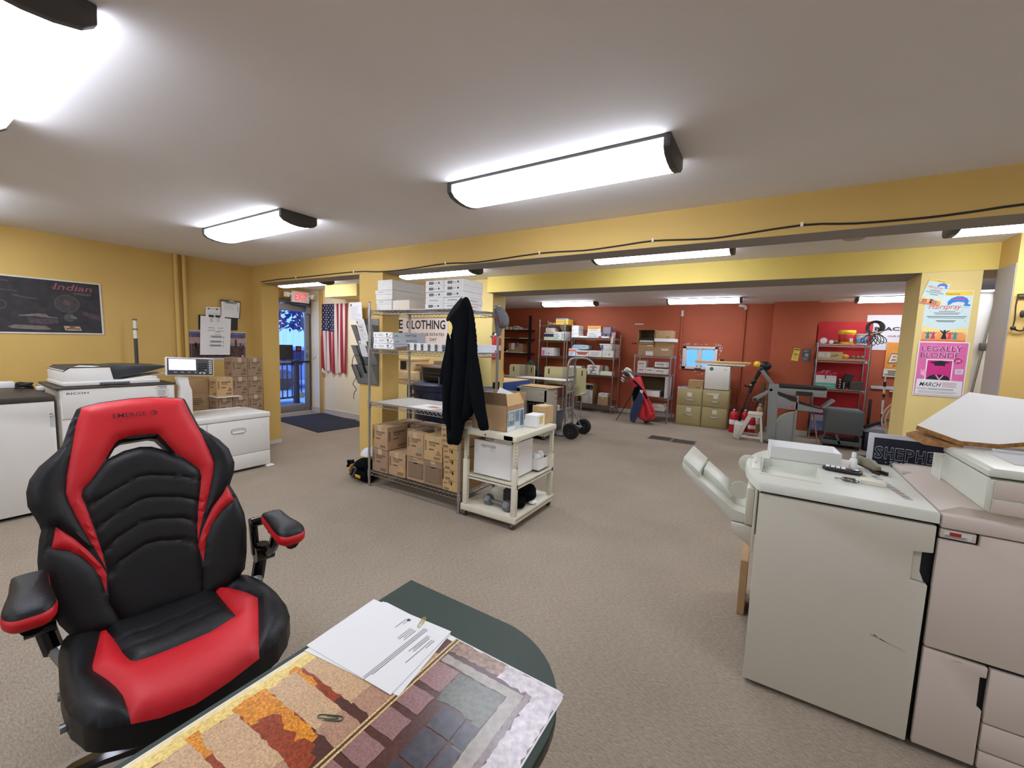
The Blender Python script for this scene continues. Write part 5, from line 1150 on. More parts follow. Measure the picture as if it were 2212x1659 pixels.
# grey letter rack on the post with papers and charger lead
def rack():
    t = thing('wall_letter_rack', 'grey slotted letter rack fixed on the front of the yellow post', 'letter rack', (-3.64, 2.954, 0))
    G = mat('grey enamel', (116,116,114), .5); b = MB(G)
    b.box(-.165, .165, -.008, 0, 1.0, 1.70, None, .003); b.build('back_panel', t)
    for z in (1.02, 1.225, 1.44):
        b = MB(G)
        b.prism([(-.010,z),(-.016,z),(-.095,z+.19),(-.088,z+.19)], -.165, -.09, 'x'); b.prism([(-.010,z),(-.016,z),(-.095,z+.19),(-.088,z+.19)], .06, .165, 'x'); b.prism([(-.010,z),(-.016,z),(-.035,z+.05),(-.028,z+.05)], -.09, .06, 'x'); b.box(-.165, .165, -.022, -.008, z-.004, z)
        for x in (-.165, .163): b.prism([(-.008,z),(-.012,z),(-.09,z+.19),(-.008,z+.19)], x, x+.002, 'x')
        b.build('pocket', t)
rack()
def tilted(name, label, x, y, z, w, h, tilt, m, pr, rz=0, cat='paper'):
    b = MB(m); M = Matrix.Translation((0,0,0)) @ Matrix.Rotation(tilt, 4, 'X'); b.X = M; b.box(-w/2, w/2, 0, .0015, 0, h)
    if pr: pr(b, w, h)
    return tag(b.build(name, None, (x, y, z), rz), label, cat)
def form(col):
    def pr(b, w, h):
        b.lines((0,0,0), '-y', -w*.4, h*.1, w*.4, h*.8, 9, GINK, .002, .001, 3, .6); b.on((0,0,0), '-y', [(-w*.42,h*.82),(-w*.36,h*.93),(-w*.28,h*.9),(-w*.3,h*.8)], DGREY, .001)
        if col: b.text('FedEx' if 0 else 'No!', (0,0,0), '-y', -w*.3, h*.62, h*.1, col, w*.5, .005); b.text('TAX' if 0 else 'rev', (0,0,0), '-y', -w*.2, h*.48, h*.08, col, w*.35, .005)
    return pr
tilted('notice_sheet', 'white form sticking out at the top left of the grey letter rack', -3.735, 2.875, 1.665, .20, .20, R(4), WHITE, form(None))
tilted('notice_sheet', 'white notice with red words in the top pocket of the letter rack', -3.63, 2.905, 1.46, .135, .24, R(18), WHITE, form(mat('marker red', (200,60,60), .8)))
tilted('notice_sheet', 'small white slip in the middle pocket of the letter rack', -3.62, 2.905, 1.30, .12, .17, R(16), WHITE, form(None))
t = thing('phone_charger', 'black charger with dangling lead in the lowest letter rack pocket', 'charger', (-3.68, 2.905, 1.12)); b = MB(BLACK); b.obox((.03,-.01,.10), (.03,.02,.2), (R(18),0,R(-6)), None, .004); b.build('adapter', t)
MB(BLACK).tube([(.02,-.045,.19),(-.03,-.05,.19),(-.07,-.05,.18),(-.09,-.05,.14),(-.095,-.05,.06),(-.06,-.05,.01),(-.03,-.05,-.04),(-.07,-.05,-.09),(-.085,-.05,-.12),(-.05,-.05,-.15),(-.03,-.05,-.18),(-.06,-.05,-.2),(-.075,-.05,-.25),(-.07,-.05,-.28)], .0035, seg=6, smooth=4).build('lead', t)
# backpack on the floor
def backpack():
    t = thing('tool_bag', 'black tool bag with yellow trim lying on the floor by the wire shelf foot', 'bag', (-3.56, 2.82, 0), R(-8))
    B = MB(SOFTBLK); o = [(-.20,.01),(-.195,.06),(-.14,.11),(-.10,.19),(-.02,.235),(.07,.25),(.14,.22),(.155,.10),(.15,.01),(.0,0)]
    inflate(B, o, lambda x, z, h: (x, -h*1.0, z), .11, SOFTBLK, [[(-.12,.11),(.0,.13),(.1,.14)]], .016, .01, 2, .08); B.build('body', t)
    B = MB(SOFTBLK); B.obox((-.15,-.06,.16), (.11,.05,.02), (0,R(-48),0), None, .006); B.tube([(-.16,-.05,.12),(-.12,-.1,.2),(.02,-.12,.22)], .014, seg=6, smooth=3); B.build('strap', t)
    B = MB(DGREY); B.obox((-.03,-.112,.12), (.025,.012,.13), (0,R(35),0), None, .004); B.obox((.03,-.115,.11), (.025,.012,.13), (0,R(35),0), None, .004); B.build('side_strap', t)
    B = MB(mat('amber trim', (206,150,60), .6)); B.obox((-.145,-.055,.115), (.025,.035,.10), (0,R(35),0), None, .006); B.obox((.09,-.112,.085), (.09,.012,.03), (0,0,0), None, .004); B.build('amber_trim', t)
backpack()
b = MB(mat('white cap shell', (206,208,212), .5)); b.lathe([(.0,.075),(.04,.07),(.07,.055),(.092,.03),(.10,0),(.0,0)], seg=20); tag(b.build('hard_cap', None, (-3.545, 2.90, .262), R(10)), 'small white rounded cap resting on the black tool bag', 'cap')

# ================================================================ beige cart
def cart():
    t = thing('utility_cart', 'beige metal three-shelf cart on casters beside the wire shelf', 'cart', (-1.885, 3.06, 0))
    X, Y = .255, .335; C_ = CREAM
    b = MB(C_); b.box(-X-.02, X+.02, -Y-.005, Y+.01, .085, .09); 
    for x0, x1, y0, y1 in ((-X-.02,X+.02,-Y-.01,-Y+.0),(-X-.02,X+.02,Y,Y+.01),(-X-.02,-X-.012,-Y,Y),(X+.012,X+.02,-Y,Y)): b.box(x0, x1, y0, y1, .06, .112, None, .002)
    b.box(-X-.012, X+.012, -Y, Y, .106, .109); b.build('bottom_deck', t)
    b = MB(C_); b.box(-X-.01, X-.01, -Y-.03, Y, .728, .772, None, .004); b.box(X-.1, X+.02, -Y-.03, Y+.005, .726, .770, None, .004); b.disc((-.02,-Y-.03,.748), '-y', 0, 0, .008, INK, .001); b.build('top_deck', t)
    b = MB(C_); b.box(-X-.01, X+.01, -Y+.02, Y-.01, .352, .358); b.box(-X-.01, X+.01, -Y+.02, -Y+.028, .335, .372); b.box(X+.0, X+.01, -Y+.02, Y-.01, .335, .372); b.build('middle_deck', t)
    for sx in (-1, 1):
        for sy in (-1, 1):
            x, y = sx*(X-.012), sy*(Y-.02); b = MB(C_); b.box(x-.022, x+.022, y-.018, y+.018, .11, .50, None, .003); b.box(x-.017, x+.017, y-.013, y+.013, .5, .728, None, .002)
            for k in range(7): b.disc((x,y-.0131 if 1 else 0,0), '-y', .008, .53+.027*k, .004, DGREY, .0005, 8)
            b.tube([(x+.02,y-.01,.5),(x+.032,y-.02,.515),(x+.034,y-.02,.53)], .003, STEEL, seg=5); b.build('leg', t)
            c = MB(STEEL); c.box(x-.018, x+.018, y-.018, y+.018, .055, .062); c.prism([(x-.03,.03),(x+.005,.058),(x+.02,.055),(x-.01,.02)], y-.016, y+.016, 'y'); c = c.build('caster', t); MB(DGREY).cyl((x-.012, y-.011, .024), (x-.012, y+.011, .024), .024, seg=18).build('wheel', c)
cart()
GRP = 'things on the beige cart'
def open_carton():
    t = thing('open_carton', 'open brown carton with printed side and flaps up on the beige cart', 'box', (-1.925, 2.775, .7735), R(3))
    w, d, h = .335, .30, .21; b = MB(CARD); th = .004
    b.box(-w/2, w/2, 0, d, 0, th); b.box(-w/2, w/2, 0, th, 0, h); b.box(-w/2, w/2, d-th, d, 0, h); b.box(-w/2, -w/2+th, 0, d, 0, h); b.box(w/2-th, w/2, 0, d, 0, h)
    PB = mat('blue grey photo print', (120,136,142), .7, var=.4, scale=40); b.rect((w/2,0,0), '+x', .004, .0, d-.004, h*.80, mat('pale blue print', (186,200,206), .7), .0008)
    b.rect((w/2,0,0), '+x', .01, h*.2, d*.42, h*.74, PB, .0012); b.rect((w/2,0,0), '+x', d*.46, h*.3, d*.70, h*.76, PB, .0012); b.on((w/2,0,0), '+x', [(.006,.0),(d*.4,.0),(d*.5,h*.14),(.006,h*.18)], mat('print white', (216,222,222), .7), .0014); b.rect((w/2,0,0), '+x', d*.75, h*.1, d*.95, h*.74, mat('print deep blue', (90,112,128), .7, var=.4, scale=50), .0012); b.lines((w/2,0,0), '+x', .02, h*.4, d*.38, h*.7, 7, mat('print white', (0,0,0)), .004, .002, 3); b.build('body', t)
    CI = CARDL
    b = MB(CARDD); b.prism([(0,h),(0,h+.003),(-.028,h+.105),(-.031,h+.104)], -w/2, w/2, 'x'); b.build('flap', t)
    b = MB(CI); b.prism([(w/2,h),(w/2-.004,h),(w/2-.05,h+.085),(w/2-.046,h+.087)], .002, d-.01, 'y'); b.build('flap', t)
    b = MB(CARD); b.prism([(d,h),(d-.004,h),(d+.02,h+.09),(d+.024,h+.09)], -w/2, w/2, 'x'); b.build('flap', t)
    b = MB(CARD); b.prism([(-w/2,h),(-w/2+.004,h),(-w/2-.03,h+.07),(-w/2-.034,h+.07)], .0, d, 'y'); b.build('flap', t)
open_carton()
b = MB(WHITE); b.obox((0,0,.0), (.15,.012,.20), (R(-25),R(18),R(10)), None, .002); tag(b.build('paper_bundle', None, (-1.905, 2.93, 1.00)), 'white paper bundle sticking out of the open brown carton', 'paper')
def pr_lab(b, w, d, h): b.rect((w/2,0,0), '+x', d*.3, h*.2, d*.8, h*.85, mat('label yellow', (222,206,150), .7), .0008); b.rect((w/2,0,0), '+x', d*.34, h*.7, d*.76, h*.8, YELL, .0012); b.rect((w/2,0,0), '+x', d*.36, h*.3, d*.7, h*.36, YELL, .0012); b.lines((w/2,0,0), '+x', d*.36, h*.42, d*.72, h*.65, 2, YELL, .006, .0012)
carton('white box with yellow label at the right edge of the cart top', (.12, .16, .105), (-1.715, 3.10, .7735), R(3), WHITE, GRP, pr_lab, False, 'white_box')
carton('pale brown little carton behind the white labelled box on the cart', (.13, .17, .16), (-1.74, 3.235+.05, .7735), R(0), CARDL, GRP, None, True)
def pr_big(b, w, d, h): b.rect((0,0,0), '-y', -w*.3, h*.82, w*.1, h*.9, PAPERGREY, .0008); b.lines((0,0,0), '-y', -w*.28, h*.78, -w*.12, h*.9, 3, GINK, .002); b.lines((0,0,0), '-y', -w*.05, h*.72, w*.1, h*.88, 4, GINK, .002); b.rect((w/2,0,0), '+x', d*.1, h*.08, d*.3, h*.22, PAPERGREY)
t = carton('large white carton on the middle deck of the beige cart', (.375, .36, .295), (-1.905, 2.80, .373), R(0), WHITE, GRP, pr_big, False, 'white_carton')
b = MB(OFFW); b.prism([(.0,.297),(.185,.297),(.165,.34),(.02,.325)], .01, .014, 'y'); b.on((0,0,.2955), '+z', [(-.18,.01),(.18,.01),(.18,.35),(-.18,.35)], CARDD, .0005); b.obox((.06,.10,.318), (.28,.2,.003), (R(14),R(6),0), None); b.build('flap', t)
tray_box('open_box', 'shallow white open box with crumpled tissue at the back right of the middle cart deck', 'box', -1.81, 3.18, .373, .15, .19, .10, 0, WHITE, CARDD)
b = MB(WHITE); b.ball((0,0,0), (.05,.07,.05), None, 9, 6); b.ball((.02,.03,.02), (.04,.04,.05), None, 7, 5); tag(b.build('crumpled_tissue', None, (-1.735, 3.27, .46)), 'crumpled white tissue heaped in the shallow open box on the cart', 'tissue')
def dumbbell():
    t = thing('dumbbell', 'grey hexagonal dumbbell on the bottom deck of the cart', 'dumbbell', (-1.85, 2.83, .110), R(-8)); G = mat('grey cast iron', (116,118,122), .45, .5, var=.15, scale=40)
    MB(G).cyl((-.09,0,.042), (.09,0,.042), .017, seg=16).build('handle', t)
    for s in (-1, 1): MB(G).lathe([(.03,s*.07),(.046,s*.082),(.048,s*.125),(.036,s*.14),(0,s*.14)] if s > 0 else [(0,-.14),(.036,-.14),(.048,-.125),(.046,-.082),(.03,-.07)], (0,0,.042), 'x', None, 6).build('head', t)
dumbbell()
def lump(name, label, cat, loc, r, m, seed, sub=9, seg=14, k=.25, group=None):
    q = random.Random(seed); B = MB(m); B.ball((0,0,r[2]), r, None, seg, sub)
    ph = [(q.uniform(15,45), q.uniform(15,45), q.uniform(15,45), q.random()*6) for _ in range(4)]
    for v in B.V:
        s_ = 1+k*sum(math.sin(v.x*a+v.y*b_+v.z*c+d) for a, b_, c, d in ph)/4; v.x *= s_; v.y *= s_; v.z = max(0, v.z*s_)
    return tag(B.build(name, None, loc), label, cat, group)
lump('black_bag', 'crumpled black bag on the bottom deck of the cart', 'bag', (-1.74, 3.10, .110), (.10,.12,.075), SOFTBLK, 4, 10, 16, .35)
lump('black_cloth', 'black cloth draped beside the dumbbell on the cart bottom deck', 'cloth', (-1.70, 2.93, .110), (.06,.06,.055), SOFTBLK, 9, 10, 16, .35)
ream('dark grey printed box between black bags on the cart bottom deck', -1.90, 2.985, .110, .08, .07, .10, R(12), DGREY, lambda b, w, d, h: b.rect((w,0,0), '+x', d*.2, h*.3, d*.8, h*.7, GINK), None, 'small_box', 'box')
lump('paper_wad', 'small white paper wad on the bottom deck of the cart', 'paper', (-1.655, 3.075, .110), (.04,.045,.018), WHITE, 12, 6, 9, .3)

# ================================================================ seen through the shelf: the middle bay
t = thing('clothing_sign', 'white sale sign with bold black letters on the middle bay wall', 'sign', (-4.75, 4.946, 1.45))
b = MB(mat('warm white board', (226,212,204), .6)); b.box(-.95, .496, -.005, 0, .0, .41); b.build('board', t)
b = MB(INK); o = (0,-.005,0); b.text('CLOTHING', o, '-y', -.40, .232, .142, None, .845, .02); b.text('E', o, '-y', -.58, .232, .15, None, .10, .03); b.text('FROM 2 LARGE ESTATES', o, '-y', -.43, .125, .044, None, .855, .008); b.text('DAY', o, '-y', .13, .045, .046, None, .14, .008); b.rect(o, '-y', -.6, .10, -.485, .19); b.build('lettering', t)
def beige_unit():
    t = thing('beige_paper_cutter', 'old beige cabinet machine on legs behind the wire shelf', 'machine', (-4.36, 4.2, 0)); C_ = mat('aged beige plastic', (206,180,134), .6, var=.12, scale=8)
    b = MB(C_); b.box(-.28, .14, 0, .5, .86, 1.05, None, .01); b.box(-.28,.165,-.004,0,.925,.93,DGREY); b.build('body', t)
    b = MB(C_); b.box(-.20, .04, .05, .4, 1.05, 1.22, None, .006); b.box(-.21,.05,.03,.42,1.2,1.235,None,.004); b.rect((0,.05,0), '-y', -.18, 1.07, -.06, 1.19, BLACK, .001); b.build('control_tower', t)
    for x in (-.26, .12):
        for y in (.02, .46): MB(C_).box(x-.015, x+.015, y-.015, y+.015, 0, .86).build('leg', t)
    MB(mat('slate panel', (58,62,68), .6)).box(-.25, .13, .25, .27, .2, .86).build('back_panel', t)
beige_unit()
def grey_copier():
    t = thing('grey_cabinet', 'dark grey cabinet with brown board top behind the wire shelf', 'cabinet', (-3.95, 4.32, 0)); G = mat('slate grey metal', (98,100,104), .5)
    b = MB(G); b.box(-.24, .28, 0, .5, 0, 1.13, None, .01); b.build('body', t)
    b = MB(mat('brown chip top', (140,96,66), .6)); b.box(-.33, .32, -.03, .52, 1.13, 1.155, None, .003); b.build('top_board', t)
grey_copier()
ream('small grey flat box on the brown board top behind the wire shelf', -4.13, 4.5, 1.156, .21, .2, .05, 0, mat('grey brown card', (124,112,96), .8), None, None, 'flat_box', 'box')
t = thing('desk_scanner', 'dark grey angled machine on the brown board top behind the jacket', 'machine', (-3.78, 4.62, 1.156)); b = MB(DGREY); b.prism([(-.12,0),(.2,0),(.2,.34),(-.05,.34),(-.06,.2),(-.10,.17)], -.1, .15, 'y', None, .01); b.build('body', t); MB(WHITE).box(.10, .15, -.115, -.10, .05, .12, None, .003).build('paper_slip', t)
NAVY = mat('navy plastic', (34,42,70), .4)
def bin_(name, label, x, y, m, h, r):
    t = thing(name, label, 'bin', (x, y, 0)); prof = [(r*.78,0),(r*.8,.02),(r,h-.16),(r*1.04,h-.15),(r*1.04,h-.06),(r*1.1,h-.05),(r*1.1,h),(0,h)]
    MB(m).lathe(prof, seg=28).build('body', t); b = MB(m); b.lathe([(r*1.13,h-.015),(r*1.14,h+.02),(r*.9,h+.045),(0,h+.05)], seg=28); b.build('lid', t)
    for a in (R(250), R(70)): MB(m).obox((r*1.08*math.cos(a), r*1.08*math.sin(a), h-.11), (.05,.22,.03), (0,0,a), None, .01).build('handle', t)
bin_('trash_can', 'large navy lidded trash can behind the wire shelf', -3.52, 3.88, NAVY, .94, .26)
t = thing('storage_tote', 'black plastic crate standing on the navy trash can lid', 'crate', (-3.46, 3.90, .995)); b = MB(BLACK); b.prism([(-.17,0),(.17,0),(.19,.17),(-.19,.17)], -.13, .13, 'y', None, .01); b.build('body', t); b = MB(DGREY); b.box(-.2,.2,-.14,.14,.16,.175,None,.004); b.box(-.12,.12,-.146,-.13,.06,.075); b.box(-.12,.12,-.146,-.13,.10,.115); b.build('rim', t)
bin_('trash_can', 'black lidded trash can right of the navy one behind the jacket', -2.98, 4.05, BLACK, .88, .24)
# fire extinguisher hung on the wall edge
def extinguisher(label, loc, h=.42, r=.065, m=None, gauge=True, rz=0):
    t = thing('fire_extinguisher', label, 'fire extinguisher', loc, rz, 'fire extinguishers'); m = m or mat('extinguisher red', (190,28,40), .3); s = h/.42
    MB(m).lathe([(0,0),(r*.95,0),(r,.01),(r,.27*s),(r*.85,.31*s),(r*.4,.335*s),(0,.34*s)], seg=22).build('cylinder', t)
    b = MB(STEEL); b.cyl((0,0,.33*s), (0,0,.37*s), .017, seg=12); b.cyl((0,-.02,.355*s), (0,-.04,.355*s), .017, WHITE, 12); b.build('valve', t)
    b = MB(BLACK); b.obox((.03,0,.405*s), (.11,.018,.010), (0,R(-8),0), None, .003); b.obox((.03,0,.375*s), (.10,.018,.010), (0,R(10),0), None, .003); b.build('handle', t)
    b = MB(BLACK); b.tube([(0,0,.36*s),(-r*.9,0,.38*s),(-r*1.15,0,.30*s),(-r*1.1,0,.16*s),(-r*1.08,0,.06*s)], .009, seg=8, smooth=4); b.build('hose', t)
    MB(WHITE).lathe([(r*1.01,.13*s),(r*1.012,.131*s),(r*1.012,.2*s),(r*1.01,.201*s)], seg=22).build('label_band', t)
    return t
extinguisher('red fire extinguisher hanging on the jamb of the second opening behind the cap', (-3.33, 4.93, 1.26))
tag(MB(STEEL).box(0, .07, -.02, .02, 0, .03, None, .003).build('extinguisher_bracket', None, (-3.43, 4.93, 1.57)), 'steel bracket of the extinguisher on the second opening jamb', 'bracket')
# blue workbench, vise, spray bottle
def workbench():
    t = thing('workbench', 'blue workbench with pale wooden top beyond the second opening', 'workbench', (-3.75, 5.72, 0)); BL = mat('workbench blue', (42,84,152), .45)
    MB(WOOD).box(-.32, .30, -.40, .40, .855, .90, None, .004).build('bench_top', t)
    b = MB(BL); b.box(.28, .315, -.41, .41, .735, .892); b.box(-.32, .315, -.43, -.40, .735, .892); b.build('apron', t)
    for x in (-.28, .27):
        for y in (-.38, .38): MB(BL).box(x-.03, x+.03, y-.03, y+.03, 0, .74).build('leg', t)
    MB(BL).box(-.28, .27, -.36, .36, .2, .23).build('lower_shelf', t)
workbench()
t = thing('spray_bottle', 'orange spray bottle standing on the blue workbench', 'bottle', (-3.56, 5.42, .901)); b = MB(mat('orange translucent', (232,110,50), .35)); b.lathe([(0,0),(.045,0),(.047,.01),(.047,.12),(.035,.16),(.016,.19),(.016,.205)], seg=18); b.build('body', t); b = MB(WHITE); b.cyl((0,0,.2),(0,0,.225),.018); b.prism([(-.05,.225),(.03,.225),(.035,.26),(-.03,.268),(-.05,.25)], -.012, .012, 'y', None, .003); b.prism([(-.03,.225),(-.04,.19),(-.047,.19),(-.04,.225)], -.006, .006, 'y'); b.build('trigger_head', t); MB(YELL).lathe([(.0475,.03),(.048,.031),(.048,.10),(.0475,.101)], seg=18).build('label_band', t)
t = thing('bench_vise', 'blue grey bench vise on a blue steel stand near the second opening', 'vise', (-3.12, 4.45, 0)); VB = mat('vise blue grey', (72,92,112), .5, .2)
b = MB(mat('stand blue', (46,72,120), .5)); b.box(-.22, .12, -.12, .14, 0, .80, None, .008); b.build('stand', t)
b = MB(VB); b.prism([(-.22,.82),(.02,.86),(.10,.875),(.10,.925),(.0,.92),(-.22,.90)], -.06, .06, 'y', None, .008); b.box(-.1,.05,-.05,.05,.80,.86,None,.006); b.build('body', t)
b = MB(BLACK); b.prism([(.10,.84),(.14,.85),(.15,.99),(.10,.985)], -.05, .05, 'y', None, .006); b.cyl((.02,-.05,.90),(.02,-.09,.90),.012); b.build('jaw', t); MB(STEEL).cyl((-.02,-.08,.88), (.12,-.08,.905), .007).build('handle', t)
# ================================================================ beige machine, hand truck, low wire table in the back room
SG = mat('stone grey enamel', (180,176,160), .5, var=.02, scale=5)
def beige_machine():
    t = thing('beige_machine', 'stone grey floor machine with open front bay behind the cart', 'machine', (-3.16, 5.70, 0)); X = .272; D = .40; H = .80
    b = MB(SG); b.box(X-.045, X, 0, D, .035, H, None, .004); b.box(-X, -X+.06, 0, D, .035, H, None, .004); b.box(-X, X, 0, .012, .60, H-.005, None, .003); b.box(-X, X, D-.02, D, .035, H); b.box(-X, X, 0, D, .035, .06); b.box(-X, X-.05, 0, .012, .035, .20)
    for x0, x1, y0, y1 in ((-X,X,-.004,.025),(-X,X,D-.03,D),(-X,-X+.03,0,D),(X-.03,X,0,D)): b.box(x0, x1, y0, y1, H-.012, H+.012, None, .003)
    for (x, z) in ((.16,.73),(.20,.715)): b.disc((0,0,0), '-y', x, z, .008, DGREY, .001)
    b.disc((X,0,0), '+x', .20, .33, .010, INK, .001)
    b.box(-.10, -.08, -.01, .0, .06, .6); b.build('body', t)
    b = MB(BLACK); b.box(-X+.06, X-.045, .02, D-.02, H-.12, H-.115); b.box(-X+.05, X-.05, .3, .31, .06, .60); b.build('dark_bay', t)
    b = MB(STEEL); [b.cyl((-.05+.06*k,.05,.55), (-.02+.06*k,.05,.55), .012, seg=8) for k in range(5)]; b.box(-.08,.24,.05,.07,.56,.58,BLACK); b.build('rollers', t)
    b = MB(mat('dark green enamel', (38,84,74), .3)); b.lathe([(0,.06),(.085,.06),(.09,.08),(.09,.40),(.06,.46),(.03,.47),(0,.47)], (.15,.14,0), seg=22); b.build('motor_housing', t)
    b = MB(WHITE); b.rect((X,0,0), '+x', .30, .61, .36, .74, WHITE, .001); b.rect((X,0,0), '+x', .305, .62, .355, .645, RED, .0014); b.rect((X,0,0), '+x', .305, .70, .355, .735, RED, .0014); b.on((X,0,0), '+x', [(.31,.65),(.35,.65),(.34,.69),(.32,.68)], RED, .0014); b.build('warning_sticker', t)
    for x in (-X+.05, X-.05):
        for y in (.05, D-.05): MB(BLACK).cyl((x, y, 0), (x, y, .036), .025, seg=12).build('foot', t)
beige_machine()
tag(MB(CARDL).obox((0,0,.006), (.62,.40,.010), (0,0,R(-3)), None, .002).build('cardboard_sheet', None, (-3.14, 5.98, .8125)), 'flat cardboard sheet lying on the stone grey machine', 'cardboard')
def hand_truck():
    t = thing('hand_truck', 'aluminium hand truck with two black pneumatic wheels beside the stone grey machine', 'hand truck', (-2.62, 6.34, 0)); A = mat('bare aluminium', (170,172,172), .35, .8)
    b = MB(A); yy = .15
    b.tube([(-.16,-yy,.12),(-.16,-yy,.6),(-.155,-yy,1.05),(-.15,-yy*.95,1.20),(-.12,-yy*.6,1.28),(-.02,-.02,1.30),(.10,.04,1.29),(.19,.06,1.22),(.20,.06,1.14),(.15,.06,1.06)], .016, seg=10, smooth=4); b.build('handle_loop', t)
    b = MB(A); b.tube([(-.16,yy,.12),(-.16,yy,.6),(-.155,yy,1.02),(-.15,yy*.8,1.15),(-.11,yy*.4,1.26),(-.05,0,1.29)], .016, seg=10, smooth=4); b.build('rail', t)
    for z in (.20, .45, .72, .98): MB(A).box(-.175, -.15, -yy, yy, z-.018, z+.018, None, .003).build('cross_bar', t)
    MB(A).cyl((-.165, 0, .2), (-.165, 0, 1.0), .010, seg=8).build('center_bar', t)
    b = MB(A); b.box(-.42, -.165, -.19, .19, .012, .022); b.box(-.18,-.165,-.18,.18,.012,.20); b.build('toe_plate', t)
    for s in (-1, 1):
        b = MB(A); b.tube([(-.16,s*yy,.42),(-.03,s*.2,.15),(0,s*.2,.13)], .011, seg=8); b.tube([(-.16,s*yy,.15),(0,s*.2,.13)], .011, seg=8); b.build('axle_bracket', t)
        w_ = MB(mat('black rubber', (20,20,20), .7)); w_.lathe([(.05,-.03),(.085,-.042),(.115,-.04),(.13,-.022),(.13,.022),(.115,.04),(.085,.042),(.05,.03)], (0, s*.26, .13), 'y', None, 30); w_ = w_.build('wheel', t)
        h_ = MB(BLACK); h_.cyl((0, s*.26-.028, .13), (0, s*.26+.028, .13), .07, seg=24); 
        for k in range(4): a = R(45+90*k); h_.cyl((.035*math.cos(a), s*.26-.031, .13+.035*math.sin(a)), (.035*math.cos(a), s*.26+.031, .13+.035*math.sin(a)), .008, STEEL, 8)
        h_.build('hub', w_)
    MB(A).cyl((0,-.27,.13), (0,.27,.13), .009, seg=10).build('axle', t)
hand_truck()
t = thing('grey_tub', 'grey plastic tub with a clear bin standing on the floor behind the stone grey machine', 'tub', (-3.30, 6.60, 0)); b = MB(mat('charcoal tub', (86,90,92), .5)); b.prism([(-.2,0),(.2,0),(.24,.34),(-.24,.34)], -.18, .18, 'y', None, .01); b.build('body', t); MB(DGREY).box(-.25,.25,-.19,.19,.34,.36,None,.005).build('rim', t)
tag(MB(WHITE).lathe([(.018,0),(.05,0),(.05,.09),(.018,.09),(.018,0)], seg=20).build('tape_roll', None, (-3.10, 6.52, .361)), 'white tape roll standing on the grey tub rim', 'tape roll')
wire_shelf('low chrome wire table with white liner behind the stone grey machine', -5.35, -3.50, 7.62, 8.08, (.16, .42, .775), .777, .05)
o = MB(mat('cream white liner board', (226,220,206), .5)).box(-4.62, -3.47, 7.60, 8.10, .0, .006); tag(o.build('liner_board', None, (0,0,.780)), 'cream white board lying on the right half of the low wire table', 'board')
tag(MB(mat('clear grey liner', (150,146,132), .4)).box(-5.33, -4.64, 7.63, 8.07, 0, .003).build('liner_sheet', None, (0,0,.780)), 'dull grey sheet on the left half of the low wire table', 'board')
for i, (x, z, w_, h_, m, l) in enumerate(((-4.9,.165,.4,.22,CARD,'brown carton on the lowest tier of the low wire table'),(-4.35,.165,.36,.2,DGREY,'dark box on the lowest tier of the low wire table'),(-3.8,.165,.34,.22,CARDD,'brown shaded carton at the right of the lowest tier of the wire table'),(-4.6,.425,.4,.2,CARDD,'shaded carton on the middle tier of the low wire table'),(-3.8,.425,.4,.24,mat('maroon box',(92,44,42),.7),'maroon box at the right of the middle tier of the low wire table'))):
    carton(l, (w_, .34, h_), (x, 7.66, z), 0, m, 'boxes under the low wire table', None, False)
CRM = mat('cream plastic panel', (206,198,150), .55, var=.03, scale=6); CRM2 = mat('greyed cream patch', (172,168,146), .55)
def panel_stand(name, label, x, y, w1, w2, h, z0, fold, leg):
    t = thing(name, label, 'panel', (x, y, 0)); HB = mat('handle slot', (70,60,40), .7)
    for i, (w, a, s) in enumerate(((w1, R(fold), -1), (w2, R(-fold), 1))):
        b = MB(CRM); M = Matrix.Rotation(a, 4, 'Z'); b.X = M; c = .04
        pl = [(0, z0), (s*w, z0), (s*w, h-c), (s*(w-.012), h-.012), (s*(w-c), h), (0, h)]; b.prism(pl, 0, .02, 'y')
        b.rect((0,0,0), '-y', *sorted((s*.01, s*w*.34))[:1], h-.35, sorted((s*.01, s*w*.34))[1], h-.012, CRM2, .001)
        sh = [(s*(w-.10)+.016*math.cos(R(k*18)), h-.11+math.copysign(.045, math.sin(R(k*18))) *(1 if abs(math.sin(R(k*18)))>.01 else 0)+.016*math.sin(R(k*18))) for k in range(20)]; b.on((0,0,0), '-y', sh, HB, .001)
        b.build('panel_leaf', t)
    if leg:
        b = MB(CRM2); b.prism([(w2*.45, z0), (w2*1.02, z0+.02), (w2*1.02, z0+.06), (w2*.8, z0+.06)], -.3, .02, 'y'); b.build('shelf_plate', t); MB(CHROME).cyl((w2*.97, -.27, 0), (w2*.97, -.27, z0+.02), .014, seg=12).build('leg', t)
    return t
panel_stand('folding_panel', 'left cream folding panel with two slot handles behind the low wire table', -4.87, 8.42, .37, .33, 1.02, 0, 18, False)
panel_stand('folding_panel', 'right cream folding panel with slot handles and a chrome leg behind the hand truck', -3.62, 8.32, .62, .36, 1.03, .45, 14, True)
t = thing('birdhouse', 'dark grey sloped box leaning at the back wall below the black shelf', 'box', (-5.05, 8.95, 0)); b = MB(mat('dark olive metal', (70,72,66), .6)); b.prism([(-.22,.86),(.0,1.12),(.22,.90),(.22,.02),(-.2,.02)], 0, .22, 'y', None, .004); b.disc((0,0,0), '-y', -.02, .93, .014, INK, .001); b.disc((0,0,0), '-y', .06, .98, .014, INK, .001); b.build('body', t); MB(BLACK).box(.02,.22,-.003,.0,.1,.88).build('dark_side', t)

